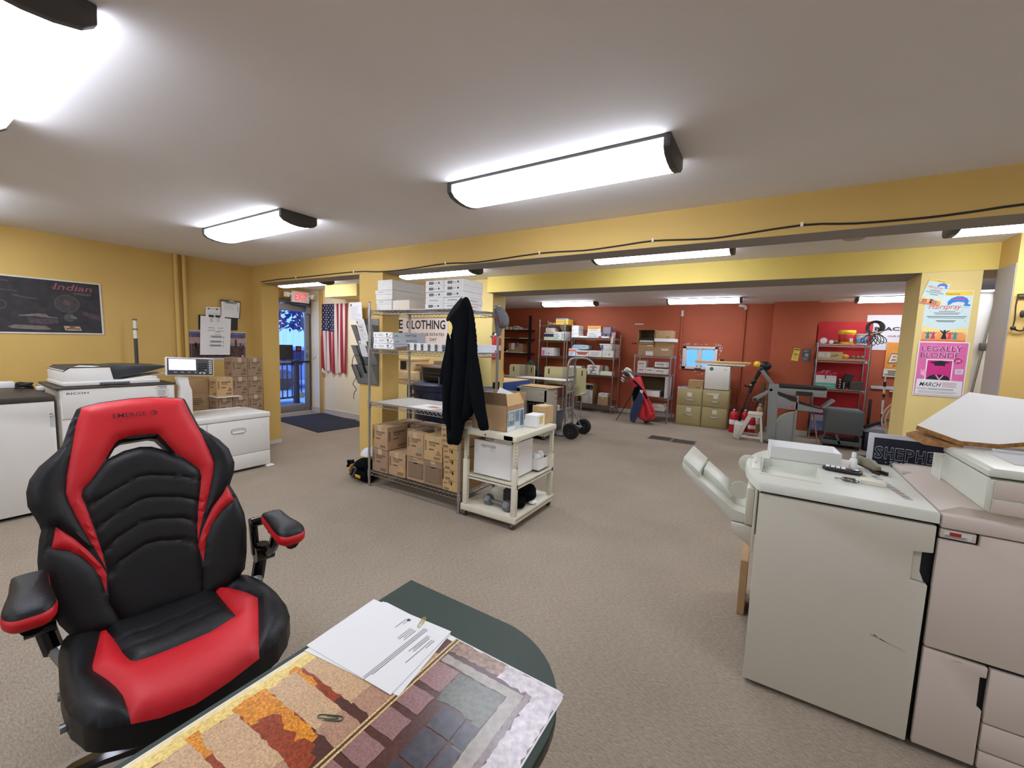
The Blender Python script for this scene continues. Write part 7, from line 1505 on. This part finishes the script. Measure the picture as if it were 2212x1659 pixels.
# folding machine
FM = mat('machine grey', (136,140,140), .45, var=.02, scale=6)
def folder():
    t = thing('paper_folder', 'grey upright folding machine with tilted arms and a half round guard', 'machine', (0, 7.95, 0))
    b = MB(FM); b.prism([(.045,.04),(.075,.0),(.165,.0),(.165,.98),(.02,.985),(.01,.94)], 0, .12, 'y', None, .01); b.build('column', t)
    b = MB(FM); b.prism([(-.115,1.255),(-.16,1.22),(.045,.95),(.10,.965)], .02, .07, 'y', None, .01); b.cyl((-.115,.01,1.215),(-.115,.09,1.215),.028,BLACK,14); b.build('upper_arm', t)
    b = MB(FM); b.prism([(.04,.90),(.045,.845),(-.16,.67),(-.20,.685),(-.195,.735)], .02, .07, 'y', None, .01); b.cyl((-.165,.01,.705),(-.165,.09,.705),.026,BLACK,14); b.cyl((.05,.0,.885),(.05,.09,.885),.022,BLACK,14); b.build('lower_arm', t)
    b = MB(BLACK); b.box(.15, .77, .0, .32, .935, .985, None, .006); b.box(.39,.605,-.012,.0,.83,.895); [b.disc((0,-.012,0), '-y', .42+.04*k, .862, .008, DGREY, .001) for k in range(5)]; b.build('feed_table', t)
    b = MB(FM); b.box(.15, .78, .0, .32, .825, .930, None, .004); b.build('rail_beam', t)
    b = MB(BLACK); b.prism([(.145,.87),(.30,.82),(.41,.79),(.41,.72),(.33,.735),(.145,.83)], -.01, .02, 'y'); b.prism([(.44,.74),(.74,.655),(.74,.64),(.44,.70)], -.01, .02, 'y'); b.build('belt_cover', t)
    b = MB(FM); b.prism([(.15,.60),(.15,.81),(.44,.715),(.75,.645),(.76,.60),(.74,.585)], .0, .3, 'y', None, .004); b.disc((0,0,0), '-y', .36, .64, .024, mat('pink knob', (206,72,104), .5), .002, 16); b.build('lower_beam', t)
    b = MB(FM); b.prism([(.74,.665),(.775,.655),(.90,.785),(.87,.80)], .02, .28, 'y', None, .004); b.build('exit_chute', t)
    arc = [(.42+.27*math.cos(R(a)), .29+.27*math.sin(R(a))) for a in range(90, 181, 9)]
    b = MB(FM); b.prism([(.42,.04)]+[(.42,.56)]+arc[1:]+[(.15,.04)], .02, .26, 'y', None, .004); b.build('guard', t)
    b = MB(mat('pale guard edge', (196,190,120), .5)); b.tube([(x, .02, z) for x, z in arc], .008, seg=6, smooth=2); b.build('guard_edge', t)
    b = MB(FM); b.box(.40, .43, .0, .14, .04, .86, None, .004); b.build('second_column', t)
    b = MB(BLACK); b.box(.06, .44, .0, .3, .0, .04); b.build('base', t)
folder()
t = thing('mop', 'wooden mop handle leaning against the folding machine rail', 'mop', (.70, 8.08, 0)); MB(mat('brown stick', (150,102,80), .6)).tube([(.05,-.0,.03),(-.09,.27,.84)], .011, seg=8).build('handle', t); MB(BLACK).box(-.02,.10,-.05,.03,.0,.06,None,.006).build('head', t)
def grey_cabinet2():
    t = thing('steel_cabinet', 'dark grey steel cabinet on an open wheeled base beside the folding machine', 'cabinet', (1.075, 8.30, 0)); G = mat('gunmetal enamel', (84,90,90), .5, var=.02, scale=5)
    b = MB(G); b.box(-.24, .23, 0, .40, .235, .612, None, .006); b.build('body', t); b = MB(G); b.box(-.245,.235,-.006,.0,.245,.60,None,.003); b.build('door', t)
    b = MB(G); b.box(-.27,.235,-.01,.02,.06,.13,None,.004); b.box(-.27,.235,.38,.41,.06,.13,None,.004); b.box(-.27,-.24,0,.4,.06,.13); b.box(.205,.235,0,.4,.06,.20); b.obox((-.245,.0,.19),(.02,.02,.12),(0,R(20),0)); b.obox((-.06,.0,.15),(.03,.02,.16),(0,R(-20),0)); b.box(-.2,.2,.02,.38,.07,.085,BLACK); b.build('base', t)
    for x in (-.22, .19):
        for y in (.02, .36): MB(BLACK).cyl((x,y-.01,.03),(x,y+.01,.03),.03,seg=14).build('caster', t)
    b = MB(mat('galvanised lid', (128,130,130), .4, .4)); b.box(-.22,.2,.05,.38,.612,.628,None,.003); b.build('lid', t)
grey_cabinet2()
tag(MB(mat('dark rubber pad', (50,54,64), .8)).obox((0,0,.012), (.12,.09,.024), (0,0,R(10)), None, .004).build('rubber_pad', None, (1.28, 7.85, 0)), 'small dark rubber pad lying on the carpet before the steel cabinet', 'pad')

# right shelf with pails, red sheet, banners
wire_shelf('chrome wire shelf with yellow pail and red backing in the right of the back room', .685, 1.385, 8.92, 9.36, (.16, .905, 1.40, 1.67), 1.70, .045, tops=[1.70, 1.70, 1.78, 1.95])
RS = mat('red sheet', (178,26,30), .7, var=.12, scale=4); b = MB(RS); b.box(0, .76, 0, .008, 0, 2.08); tag(b.build('red_sheet', None, (.70, 9.40, 0)), 'large red sheet hung behind the right chrome shelf', 'sheet')
GD = 'things on the right chrome shelf'
t = thing('bucket', 'yellow pail with red label on the top of the right shelf', 'pail', (1.075, 9.05, 1.676)); YB = mat('pail yellow', (244,196,40), .4); MB(YB).lathe([(0,0),(.10,0),(.112,.19),(.12,.192),(.12,.23),(.118,.235),(0,.235)], seg=26).build('body', t); MB(mat('pail label red', (190,40,36), .5)).lathe([(.1045,.04),(.1048,.041),(.1125,.165),(.112,.166)], seg=26).build('label', t); MB(OFFW).box(.03,.075,-.105,-.098,.04,.10).build('small_label', t)
t = thing('bucket', 'white pail with blue picture label on the top of the right shelf', 'pail', (1.275, 9.05, 1.676)); MB(OFFW).lathe([(0,0),(.075,0),(.083,.16),(.088,.162),(.088,.178),(0,.178)], seg=24).build('body', t); MB(mat('lake picture label', (130,170,206), .5, var=.4, scale=25)).lathe([(.0775,.025),(.0778,.026),(.0815,.11),(.081,.111)], seg=24).build('label', t)
for i, (x, r_) in enumerate(((.757,.052),(.865,.033))): tag(MB(mat('can rim', (214,214,212), .4)).lathe([(0,-.10),(r_*.95,-.10),(r_,-.09),(r_,.0),(r_*.8,.0),(r_*.75,-.015),(r_*.3,-.015),(r_*.25,0),(0,0)], (0,0,0), 'y', None, 22).build('paint_can', None, (x, 9.05, 1.676+r_)), ('larger','smaller')[i]+' round can lying with its lid to the front on the right shelf top', 'can', GD)
lump('brown_rag', 'brown rag and paper heaped beside the yellow pail', 'rag', (.925, 9.01, 1.676), (.045,.05,.04), CARDD, 3, 7, 10, .3)
ream('long tan printed box on the second level of the right shelf', .70, 8.94, 1.406, .335, .3, .135, 0, CARDL, lambda b, w, d, h: (b.rect((0,0,0), '-y', .0, h*.3, w*.5, h*.9, mat('pale print field', (206,204,190), .7, var=.2, scale=60)), b.rect((0,0,0), '-y', w*.22, h*.35, w*.46, h*.9, OFFW, .0012), b.lines((0,0,0), '-y', w*.24, h*.4, w*.44, h*.85, 3, GINK, .006, .0016), b.on((0,0,0), '-y', [(w*.5,h*.3),(w*.82,h*.5),(w*.84,h*.72),(w*.55,h*.5)], mat('green plant print', (110,140,70), .7), .0012)), GD, 'printed_box', 'box')
lump('yellow_tool', 'black and yellow clamp tool on the second level of the right shelf', 'tool', (1.08, 9.02, 1.43), (.05,.05,.035), YELL, 4, 6, 9, .35)
for i in range(3): lump('glass_jar', ('left','middle','right')[i]+' clear jar on the second level of the right shelf', 'jar', (1.19+.06*i, 9.04, 1.43), (.026,.026,.03), mat('smoky jar', (120,118,112), .15), i, 6, 10, .05, 'jars on the right shelf')
tag(MB(CARDL).prism([(0,0),(.36,.0),(.33,.02),(.03,.022)], 0, .35, 'y').build('tan_board', None, (1.0, 8.90, 1.406)), 'tan board jutting out of the second level of the right shelf', 'board')
t = thing('gift_bag_carton', 'white and teal carton with pink tissue on the third level of the right shelf', 'box', (.84, 8.98, .911)); b = MB(OFFW); b.box(-.15,.15,0,.25,0,.22,None,.003); b.rect((0,0,0), '-y', -.15, 0, .15, .09, mat('teal band', (86,176,156), .6), .0008); b.rect((0,0,0), '-y', -.01, .16, .005, .22, mat('navy ribbon', (40,50,100), .7), .0012); b.lines((0,0,0), '-y', -.1, .03, .12, .07, 1, PAPERGREY, .01, .0012); b.build('body', t)
b = MB(mat('pink tissue', (206,60,92), .8)); q = random.Random(1)
for k in range(9): b.ball((-.13+.033*k, .05+.05*(k % 2), .235+.01*(k % 3)), (.04,.05,.035), None, 7, 5)
b.build('tissue', t); b = MB(mat('twine', (206,190,170), .8)); [b.tube([(-.06+.06*k,.02,.25),(-.04+.06*k,.02,.30),(.0+.06*k,.03,.29)], .005, seg=5, smooth=3) for k in range(2)]; b.build('twine_loop', t)
for i in range(2):
    t = thing('spray_can', ('taller','shorter')[i]+' black spray can with white marks on the right shelf third level', 'can', (1.045+.055*i, 9.0, .911), 0, 'spray cans on the right shelf'); h_ = (.17,.11)[i]; MB(BLACK).lathe([(0,0),(.026,0),(.027,h_*.8),(.018,h_*.88),(0,h_*.88)], seg=16).build('body', t); MB(OFFW).cyl((0,0,h_*.87),(0,0,h_),.014,seg=12).build('cap', t)
    b = MB(OFFW); [b.disc((0,-.0275,0), '-y', .0, h_*(.2+.25*k), .009, None, .0005, 10) for k in range(3)]; b.build('label', t)
tag(MB(mat('olive black case', (58,58,50), .7)).obox((0,0,.12), (.12,.10,.22), (0,R(14),0), None, .01).build('black_case', None, (1.17, 9.22, .935)), 'dark case leaning behind the cans on the right shelf', 'case')
ream('dark olive box at the right of the right shelf third level', 1.18, 8.95, .911, .17, .2, .14, 0, mat('dark olive card', (70,68,60), .7), None, GD, 'olive_box', 'box')
ream('pale blue plastic bag box on the lowest level of the right shelf', .70, 8.96, .166, .2, .3, .24, 0, mat('blue white wrap', (120,146,206), .5, var=.2, scale=12), lambda b, w, d, h: b.rect((0,0,0), '-y', 0, h*.68, w, h, PAPERGREY), GD, 'blue_pack', 'pack')
t = thing('power_cord_coil', 'coil of black power cord hung on the right shelf corner post', 'cord', (1.40, 8.885, 1.86)); b = MB(BLACK); q = random.Random(4)
for k in range(5): b.tube([((.07+.012*k)*math.cos(R(a))*(1 if 1 else 1), -.015*k+.01, .09+(.085+.006*k)*math.sin(R(a))) for a in range(0, 360, 30)], .007, seg=6, closed=True, smooth=2)
for k in range(7): a0 = -60+20*k; b.tube([(0, -.01*k, .02), (.10*math.sin(R(a0))-.05, -.01*k-.01, -.08), (.16*math.sin(R(a0)), -.01*k-.02, -.20+.05*abs(math.sin(R(a0)))), (.10*math.sin(R(a0))+.05, -.01*k-.01, -.08)], .006, seg=6, closed=True, smooth=4)
b.build('cord', t); MB(mat('tan tie', (190,150,110), .7)).obox((.02,-.06,.0), (.16,.02,.02), (0,R(-18),0), None, .004).build('tie', t)
# flyers on the pillar
tag((lambda b: (b.prism([(.359,1.59),(.448,1.574),(.427,1.352),(.321,1.366)], -.003, 0, 'y'), b.on((0,-.003,0), '-y', [(.362,1.575),(.44,1.562),(.438,1.545),(.36,1.558)], INK), b.lines((0,-.003,0), '-y', .35, 1.39, .42, 1.54, 7, mat('olive ink', (120,110,40), .7), .004), b.on((0,-.003,0), '-y', [(.352,1.49),(.43,1.478),(.429,1.468),(.351,1.48)], INK))[0] and b)(MB(mat('flyer yellow', (232,206,90), .7))).build('flyer', None, (0, 9.178, 0)), 'tilted yellow flyer taped on the terracotta pillar', 'flyer')
tag((lambda b: (b.prism([(.48,1.575),(.605,1.579),(.608,1.351),(.49,1.355)], -.003, 0, 'y'), b.lines((0,-.003,0), '-y', .50, 1.52, .59, 1.56, 3, mat('pale ink', (170,172,178), .7), .006), b.disc((0,-.003,0), '-y', .55, 1.47, .03, mat('pale ink', (0,0,0)), .0012), b.lines((0,-.003,0), '-y', .50, 1.37, .59, 1.43, 4, mat('pale ink', (0,0,0)), .006))[0] and b)(MB(mat('flyer slate', (86,90,100), .7, var=.2, scale=40))).build('flyer', None, (0, 9.178, 0)), 'slate grey flyer beside the yellow one on the pillar', 'flyer')
# banners on the back wall
t = thing('cloth_banner', 'white cloth banner with black and red lettering on the terracotta wall', 'banner', (0, 9.5, 0))
b = MB(mat('banner cloth', (216,212,210), .8, var=.03, scale=5)); b.grid(lambda u, v: (1.385+.66*u, -.001-.003*(1+math.sin(u*9+v*5)), 2.20-.60*v), 14, 10); b.build('cloth', t); o = (0,-.0115,0)
b = MB(INK); b.text('BLACK', o, '-y', 1.50, 1.935, .062, None, .42, .022); b.text('IN OUR PAST' if 0 else 'OUR PAST', o, '-y', 1.68, 1.825, .034, mat('banner red', (180,70,80), .7), .24, .002); b.build('lettering', t)
t = thing('orange_banner', 'orange banner with big white letters below the cloth banner', 'banner', (0, 9.48, 0)); b = MB(mat('banner orange', (226,146,58), .6, var=.15, scale=5)); b.box(1.68, 2.35, -.004, 0, 1.28, 1.735); b.box(1.675, 2.35, -.005, 0, 1.145, 1.28, mat('banner cream', (216,206,178), .7)); b.build('sheet', t)
b = MB(OFFW); o = (0,-.005,0); b.text('BA', o, '-y', 1.715, 1.385, .165, INK, .30, .035, .25, .001); b.text('BA', o, '-y', 1.723, 1.392, .15, OFFW, .28, .012, .25, .003); b.text('L', o, '-y', 1.91, 1.575, .11, INK, .06, .03, 0, .001); b.text('PRI', o, '-y', 1.785, 1.31, .05, mat('banner brown', (110,84,60), .7), .16, .004, .3); b.rect(o, '-y', 1.75, 1.325, 1.78, 1.335, OFFW, .002); b.lines(o, '-y', 1.73, 1.165, 2.0, 1.26, 3, INK, .014, .002, 4, .1); b.build('lettering', t)
t = thing('wall_rail', 'grey white rail board fixed low on the terracotta wall beside the fishing rod', 'board', (0, 9.498, 0)); b = MB(PAPERGREY); b.prism([(1.53,.975),(2.3,.99),(2.3,.925),(1.535,.925)], -.02, 0, 'y'); b.build('board', t); MB(OFFW).box(1.78, 2.3, -.05, 0, .89, .91).build('ledge', t)
def rod():
    t = thing('telescopic_pole', 'striped telescopic pole leaning before the terracotta wall', 'pole', (1.615, 8.95, 0)); z = .0
    for z0, z1, r_, m in ((0,.48,.017,BLUEP),(.48,.55,.014,BLACK),(.55,.66,.012,OFFW),(.66,.78,.016,OFFW),(.78,.83,.013,CARDD),(.83,.88,.018,BLACK),(.88,.92,.018,YELL),(.92,1.0,.016,OFFW),(1.0,1.08,.018,BLACK),(1.08,1.2,.009,OFFW)): MB(m).cyl((.02*(1-z0/1.2), 0, z0), (.02*(1-z1/1.2), 0, z1), r_, seg=10).build('section', t)
    MB(OFFW).ball((0,0,1.22), (.025,.02,.022), None, 10, 7).build('tip', t)
rod()
tag(MB(BLACK).box(-.018, .018, -.02, .02, 0, .76, None, .004).build('black_post', None, (1.497, 9.15, 0)), 'short black post standing left of the striped pole', 'post')
t = thing('vacuum', 'dark navy canister with grey lid beside the steel cabinet', 'vacuum', (1.52, 8.55, 0)); b = MB(mat('navy black plastic', (24,28,44), .5)); b.box(-.17,.18,-.14,.2,0,.29,None,.03); b.build('body', t); b = MB(MGREY); b.prism([(-.17,.29),(.18,.29),(.1,.37),(-.05,.38)], -.14, .2, 'y', None, .02); b.build('lid', t); MB(BLACK).obox((-.02,0,.43), (.34,.03,.05), (0,R(-28),0), None, .01).build('handle', t); MB(OFFW).box(.06,.10,-.12,-.10,.325,.345).build('clip', t)
def fan():
    t = thing('floor_fan', 'beige round floor fan behind the poster column', 'fan', (1.63, 7.25, 0)); C_ = mat('beige fan plastic', (190,174,146), .5); Rf = .31; zc = .66
    b = MB(C_)
    for y in (-.09, 0, .09): b.tube([(Rf*(1 if y == 0 else .93)*math.cos(R(a)), y, zc+Rf*(1 if y == 0 else .93)*math.sin(R(a))) for a in range(0, 360, 12)], .006, seg=6, closed=True)
    for r_ in (.08, .22): b.tube([(r_*math.cos(R(a)), -.10 if r_ < .1 else -.098, zc+r_*math.sin(R(a))) for a in range(0, 360, 15)], .003, seg=5, closed=True)
    for k in range(100):
        a = 2*math.pi*k/100; c, s_ = math.cos(a), math.sin(a); b.tube([(.08*c,-.105,zc+.08*s_),(Rf*.75*c,-.105,zc+Rf*.75*s_),(Rf*.93*c,-.09,zc+Rf*.93*s_),(Rf*c,0,zc+Rf*s_)], .0018, seg=4)
    b.build('cage', t)
    MB(C_).cyl((0,-.112,zc),(0,-.10,zc),.08,seg=24).build('badge', t)
    h_ = MB(C_).cyl((0,.02,zc),(0,.16,zc),.07,seg=20).build('motor', t)
    for k in range(4):
        a = 2*math.pi*k/4+.4; b = MB(mat('fan blade', (172,166,150), .5)); b.add([(.04*math.cos(a-.3),-.03,zc+.04*math.sin(a-.3)),(.22*math.cos(a-.35),-.05,zc+.22*math.sin(a-.35)),(.23*math.cos(a+.35),.0,zc+.23*math.sin(a+.35)),(.04*math.cos(a+.3),.0,zc+.04*math.sin(a+.3))], [(0,1,2,3)]); b.build('blade', t)
    b = MB(C_); b.cyl((0,.1,.02),(0,.1,zc-.02),.018,seg=12); b.build('stand', t); MB(C_).cyl((0,.1,0),(0,.1,.03),.18,seg=24).build('base', t)
fan()
# ================================================================ posters on the column, yard sign, banner stand, hanging ornament
MI = mat('mint poster', (206,228,226), .6); PYE = mat('poster yellow', (240,204,60), .6); POR = mat('poster orange', (240,160,90), .6, var=.1, scale=6); PBL = mat('poster blue', (40,130,206), .6); PMG = mat('poster magenta', (206,60,160), .6); PSC = mat('poster script red', (222,100,80), .6)
def show_poster(name, label, P, y, rz, W, H, cut):
    t = thing(name, label, 'poster', (P[0], y, P[1]), 0); b = MB(WHITE); M = Matrix.Rotation(rz, 4, 'Y'); b.X = M
    b.box(-W/2, W/2, -.002, 0, -H/2, H/2); o = (0,-.002,0); f = '-y'; k = W/.28; w, h = W/2-.004*k, H/2-.004*k
    b.rect(o, f, -w, -h, w, h, MI, .0003); b.rect(o, f, -w, h-.035*k, w, h, PYE, .0005); b.on(o, f, [(-w,-h),(w,-h),(w,-h+.12*k),(0,-h+.09*k),(-w,-h+.13*k)], mat('poster pale yellow', (246,220,140), .6), .0005); b.on(o, f, [(-w,-h),(w,-h),(w,-h+.06*k),(w*.3,-h+.075*k),(-w*.4,-h+.05*k),(-w,-h+.08*k)], POR, .0008); b.rect(o, f, -w, -h, w, -h+.012*k, mat('poster deep orange', (226,110,60), .6), .001)
    b.text('Presents', o, f, -.03*k, h-.028*k, .014*k, INK, .09*k, .001, .25, .001)
    # plain blue and magenta shape in place of the show emblem
    b.on(o, f, [(-.005*k,h*.46),(-.004*k,h*.6),(.014*k,h*.72),(.045*k,h*.80),(.08*k,h*.80),(.108*k,h*.72),(.118*k,h*.6),(.114*k,h*.5),(.132*k,h*.47),(.128*k,h*.41),(.09*k,h*.43),(.098*k,h*.52),(.09*k,h*.57),(.055*k,h*.585),(.025*k,h*.55),(.012*k,h*.47)], PBL, .0012); b.on(o, f, [(.02*k,h*.66),(.05*k,h*.72),(.10*k,h*.70),(.10*k,h*.64),(.06*k,h*.65)], PMG, .0015)
    b.text('Hairspray', o, f, -.115*k, h*.30, .045*k, PSC, .19*k, .006*k, .2, .0018); b.rect(o, f, .05*k, h*.36, .115*k, h*.37, PSC, .0016)
    for i, (yy, a) in enumerate(((.20,.05),(.14,.08),(.09,.07),(.0,.12),(-.06,.11),(-.17,.06),(-.21,.05))): b.rect(o, f, -a*k, h*yy-.002*k, a*k, h*yy+.003*k, DGREY if i in (3,5) else GINK, .001)
    cols = [mat('dancer teal', (40,130,140), .6), mat('dancer plum', (196,60,110), .6), POR, INK, mat('dancer rose', (220,70,110), .6), mat('dancer sea', (50,150,140), .6), POR]
    for i in range(7):
        x = (-.095+.033*i)*k; s = .032*k*(1.25 if i == 3 else 1); y0 = -h+.02*k; c = cols[i]
        b.on(o, f, [(x-s*.45,y0),(x+s*.45,y0),(x+s*.2,y0+s*1.1),(x+s*.75,y0+s*1.75),(x+s*.65,y0+s*1.85),(x+s*.15,y0+s*1.5),(x-s*.15,y0+s*1.5),(x-s*.65,y0+s*1.85),(x-s*.75,y0+s*1.75),(x-s*.2,y0+s*1.1)], c, .0014+.0001*i); b.disc(o, f, x, y0+s*1.7, s*.2, c, .0015+.0001*i, 10)
    q = random.Random(2)
    for (x, yy) in ((.12,.62),(-.12,.40),(.09,.22),(-.10,.2),(.115,-.16)): b.on(o, f, [(x*k,yy*h-.008*k),(x*k+.002*k,yy*h),(x*k,yy*h+.008*k),(x*k-.002*k,yy*h)], mat('poster star', (90,170,180), .6), .001)
    b.build('sheet', t)
show_poster('show_poster', 'large mint show poster with blue emblem on the yellow column', (1.197, 1.828), 4.8, R(1), .275, .415, 0)
show_poster('show_flyer', 'small tilted copy of the mint show poster taped above it', (1.110, 2.026), 4.7965, R(-165+180) if 0 else R(15), .135, .205, 0)
def pink_poster():
    t = thing('pink_show_poster', 'pink show poster with white lower panel below the mint one', 'poster', (1.203, 4.7965, 1.395)); W, H = .152, .226
    b = MB(WHITE); b.box(-W, W, -.002, 0, -H, H); o = (0,-.002,0); f = '-y'; PK = mat('poster pink', (226,110,170), .6, var=.06, scale=10); b.rect(o, f, -W+.008, -H+.008, W-.008, H-.008, PK, .0003)
    for m, bo, of in ((mat('title white edge', (240,220,232), .6), .045, .001), (mat('title plum', (150,40,110), .6), .012, .002)):
        b.text('LEGALLY', o, f, -.125, .148, .044, m, .238, bo, 0, of); b.text('BLONDE', o, f, -.13, .094, .044, m, .23, bo, 0, of)
    b.rect(o, f, -.092, -.088, .072, .082, WHITE, .0012); b.rect(o, f, -.083, -.088, .064, .073, mat('poster deep magenta', (206,40,130), .6), .0016)
    b.on(o, f, [(-.075,.055),(-.01,.035),(.055,.058),(-.005,.072)], INK, .002); b.on(o, f, [(-.04,.045),(.025,.045),(.025,.028),(-.04,.028)], INK, .0019)
    b.on(o, f, [(-.083,-.088),(.064,-.088),(.05,-.06),(.02,-.045),(-.035,-.045),(-.065,-.06)], INK, .002); b.on(o, f, [(-.03,-.047),(-.005,-.088),(.003,-.088),(.025,-.047),(.017,-.046),(-.001,-.075),(-.02,-.046)], mat('collar pink', (230,140,190), .6), .0024)
    b.disc(o, f, .095, .072, .026, mat('heart magenta', (196,40,120), .6), .0022, 14, .022); b.text('JR', o, f, .08, .064, .018, WHITE, .032, .004, .2, .0028)
    b.on(o, f, [(.085,.005),(.135,.008),(.132,-.035),(.088,-.035)], mat('pale card', (232,222,226), .6), .002); b.lines(o, f, .092, -.028, .128, .0, 3, GINK, .003, .0026, 3, .2)
    b.on(o, f, [(-.12,.0),(-.108,-.02),(-.10,-.005),(-.085,-.018),(-.085,-.05),(-.10,-.062),(-.118,-.045)], mat('pale pink shape', (240,170,206), .6), .002); b.text('H', o, f, -.112, -.05, .02, WHITE, .016, .006, 0, .0026)
    b.on(o, f, [(-W+.012,-H+.012),(W-.012,-H+.012),(W-.014,-.092),(-W+.016,-.086)], WHITE, .0028); b.text('MARCH', o, f, -.118, -.146, .036, mat('blue black ink', (30,34,60), .6), .125, .004, .25, .0036); b.text('TICKETS', o, f, -.132, -.172, .012, mat('title plum', (0,0,0)), .065, .004, 0, .0036); b.lines(o, f, .02, -.15, .11, -.105, 4, mat('plum print', (190,120,150), .6), .004, .0036, 4, .3); b.lines(o, f, -.06, -.175, .12, -.158, 2, DGREY, .003, .0036, 6, .2); b.lines(o, f, -.12, -.205, .12, -.182, 3, GINK, .002, .0036, 7, .2)
    b.build('sheet', t)
pink_poster()
def yard_sign():
    t = thing('yard_sign', 'navy yard sign with outlined white letters behind the big copier', 'sign', (.478, 2.86, 0)); W = .64
    b = MB(mat('sign white', (216,220,228), .6)); b.box(0, W, 0, .005, .62, 1.078); b.build('board', t)
    NV = mat('sign navy', (26,32,50), .6); o = (0,0,0); f = '-y'
    b = MB(NV); b.rect(o, f, .024, .645, W-.024, 1.056, NV, .0006); LW = mat('sign letter white', (206,210,218), .6)
    x = .030
    for ch in 'SHEPHERD':
        wd = .034; b.text(ch, o, f, x, .950, .062, LW, wd, .045, 0, .0012); b.text(ch, o, f, x+.0012, .9515, .059, NV, wd-.0024, .022, 0, .0018); b.text(ch, o, f, x+.0028, .9535, .055, LW, wd-.0056, -.004, 0, .0022) if 0 else None; x += .0405 if ch != 'E' else .0405
    b.text('SEALCOATING', o, f, .094, .917, .023, LW, .238, .012); b.disc(o, f, .080, .929, .003, LW, .001, 10); b.build('lettering', t)
    for xx in (.15, .49): MB(STEEL).cyl((xx, .008, 0), (xx, .008, .95), .003, seg=6).build('stake', t)
yard_sign()
def banner_stand():
    t = thing('banner_stand', 'grey retractable banner stand seen from behind through the right opening', 'banner stand', (2.02, 6.32, 0)); G = mat('grey banner back', (190,188,186), .8, var=.04, scale=4)
    b = MB(G); b.grid(lambda u, v: (-.42+.84*u, .01*math.sin(v*5), 0.08+2.11*v), 6, 12); b.build('fabric', t)
    b = MB(mat('banner aluminium', (168,172,178), .4, .6)); b.box(-.43, .43, -.02, .02, 2.18, 2.21, None, .004); b.build('top_bar', t); b = MB(STEEL); b.tube([(-.27,-.03,.08),(-.10,-.035,2.18)], .011, seg=8); b.build('pole', t); MB(DGREY).box(-.12,-.06,-.06,-.02,2.13,2.19,None,.004).build('joint', t); MB(DGREY).box(-.175,-.115,-.06,-.02,1.58,1.66,None,.004).build('joint', t)
    b = MB(mat('banner aluminium', (0,0,0))); b.box(-.45, .45, -.09, .09, 0, .09, None, .02); b.build('base', t)
banner_stand()
struct(MB(GREYW).box(1.98, 4.9, 7.7, 7.8, 0, 2.43).build('wall_side_room'), 'blue grey wall of the room beyond the right opening', 'wall')
def ornament():
    t = thing('hanging_ornament', 'dark wrought metal ornament hanging on the right pillar', 'ornament', (1.505, 4.49, 1.72)); I = mat('wrought iron', (54,46,40), .5, .4)
    b = MB(I); b.box(-.035,.06,-.012,0,.235,.245,None,.003); b.tube([(-.03,-.008,.24),(-.035,-.008,.16),(-.03,-.008,.06),(-.035,-.008,.0)], .004, seg=6); b.tube([(.03,-.008,.24),(.03,-.008,.0)], .004, seg=6); b.tube([(-.035,-.01,.0),(.0,-.012,-.02),(.04,-.01,.0)], .006, seg=6, smooth=3); b.build('frame', t)
    for x in (-.035, .03): MB(I).ball((x,-.014,.0), (.016,.012,.016), None, 10, 6).build('knob', t)
    b = MB(I); b.ball((0,-.016,.1), (.014,.01,.03), None, 10, 6); b.box(-.025,.045,-.01,0,.215,.228,None,.003); b.build('center_drop', t); MB(STEEL).cyl((.01,0,.26),(.01,.01,.26),.005,seg=8).build('nail', t)
ornament()
carton('brown carton behind the left edge of the tall copier finisher', (.30,.05,.30), (.10, 2.84, .0), 0, CARD, None, None, False) if 0 else None
t = carton('narrow brown carton standing at the left side of the copier finisher', (.26,.038,.32), (-.052, 2.72, 0), R(-90), CARD, None, lambda b, w, d, h: b.lines((0,0,0), '-y', -w*.3, h*.3, w*.1, h*.7, 4, CARDD, .006), False)
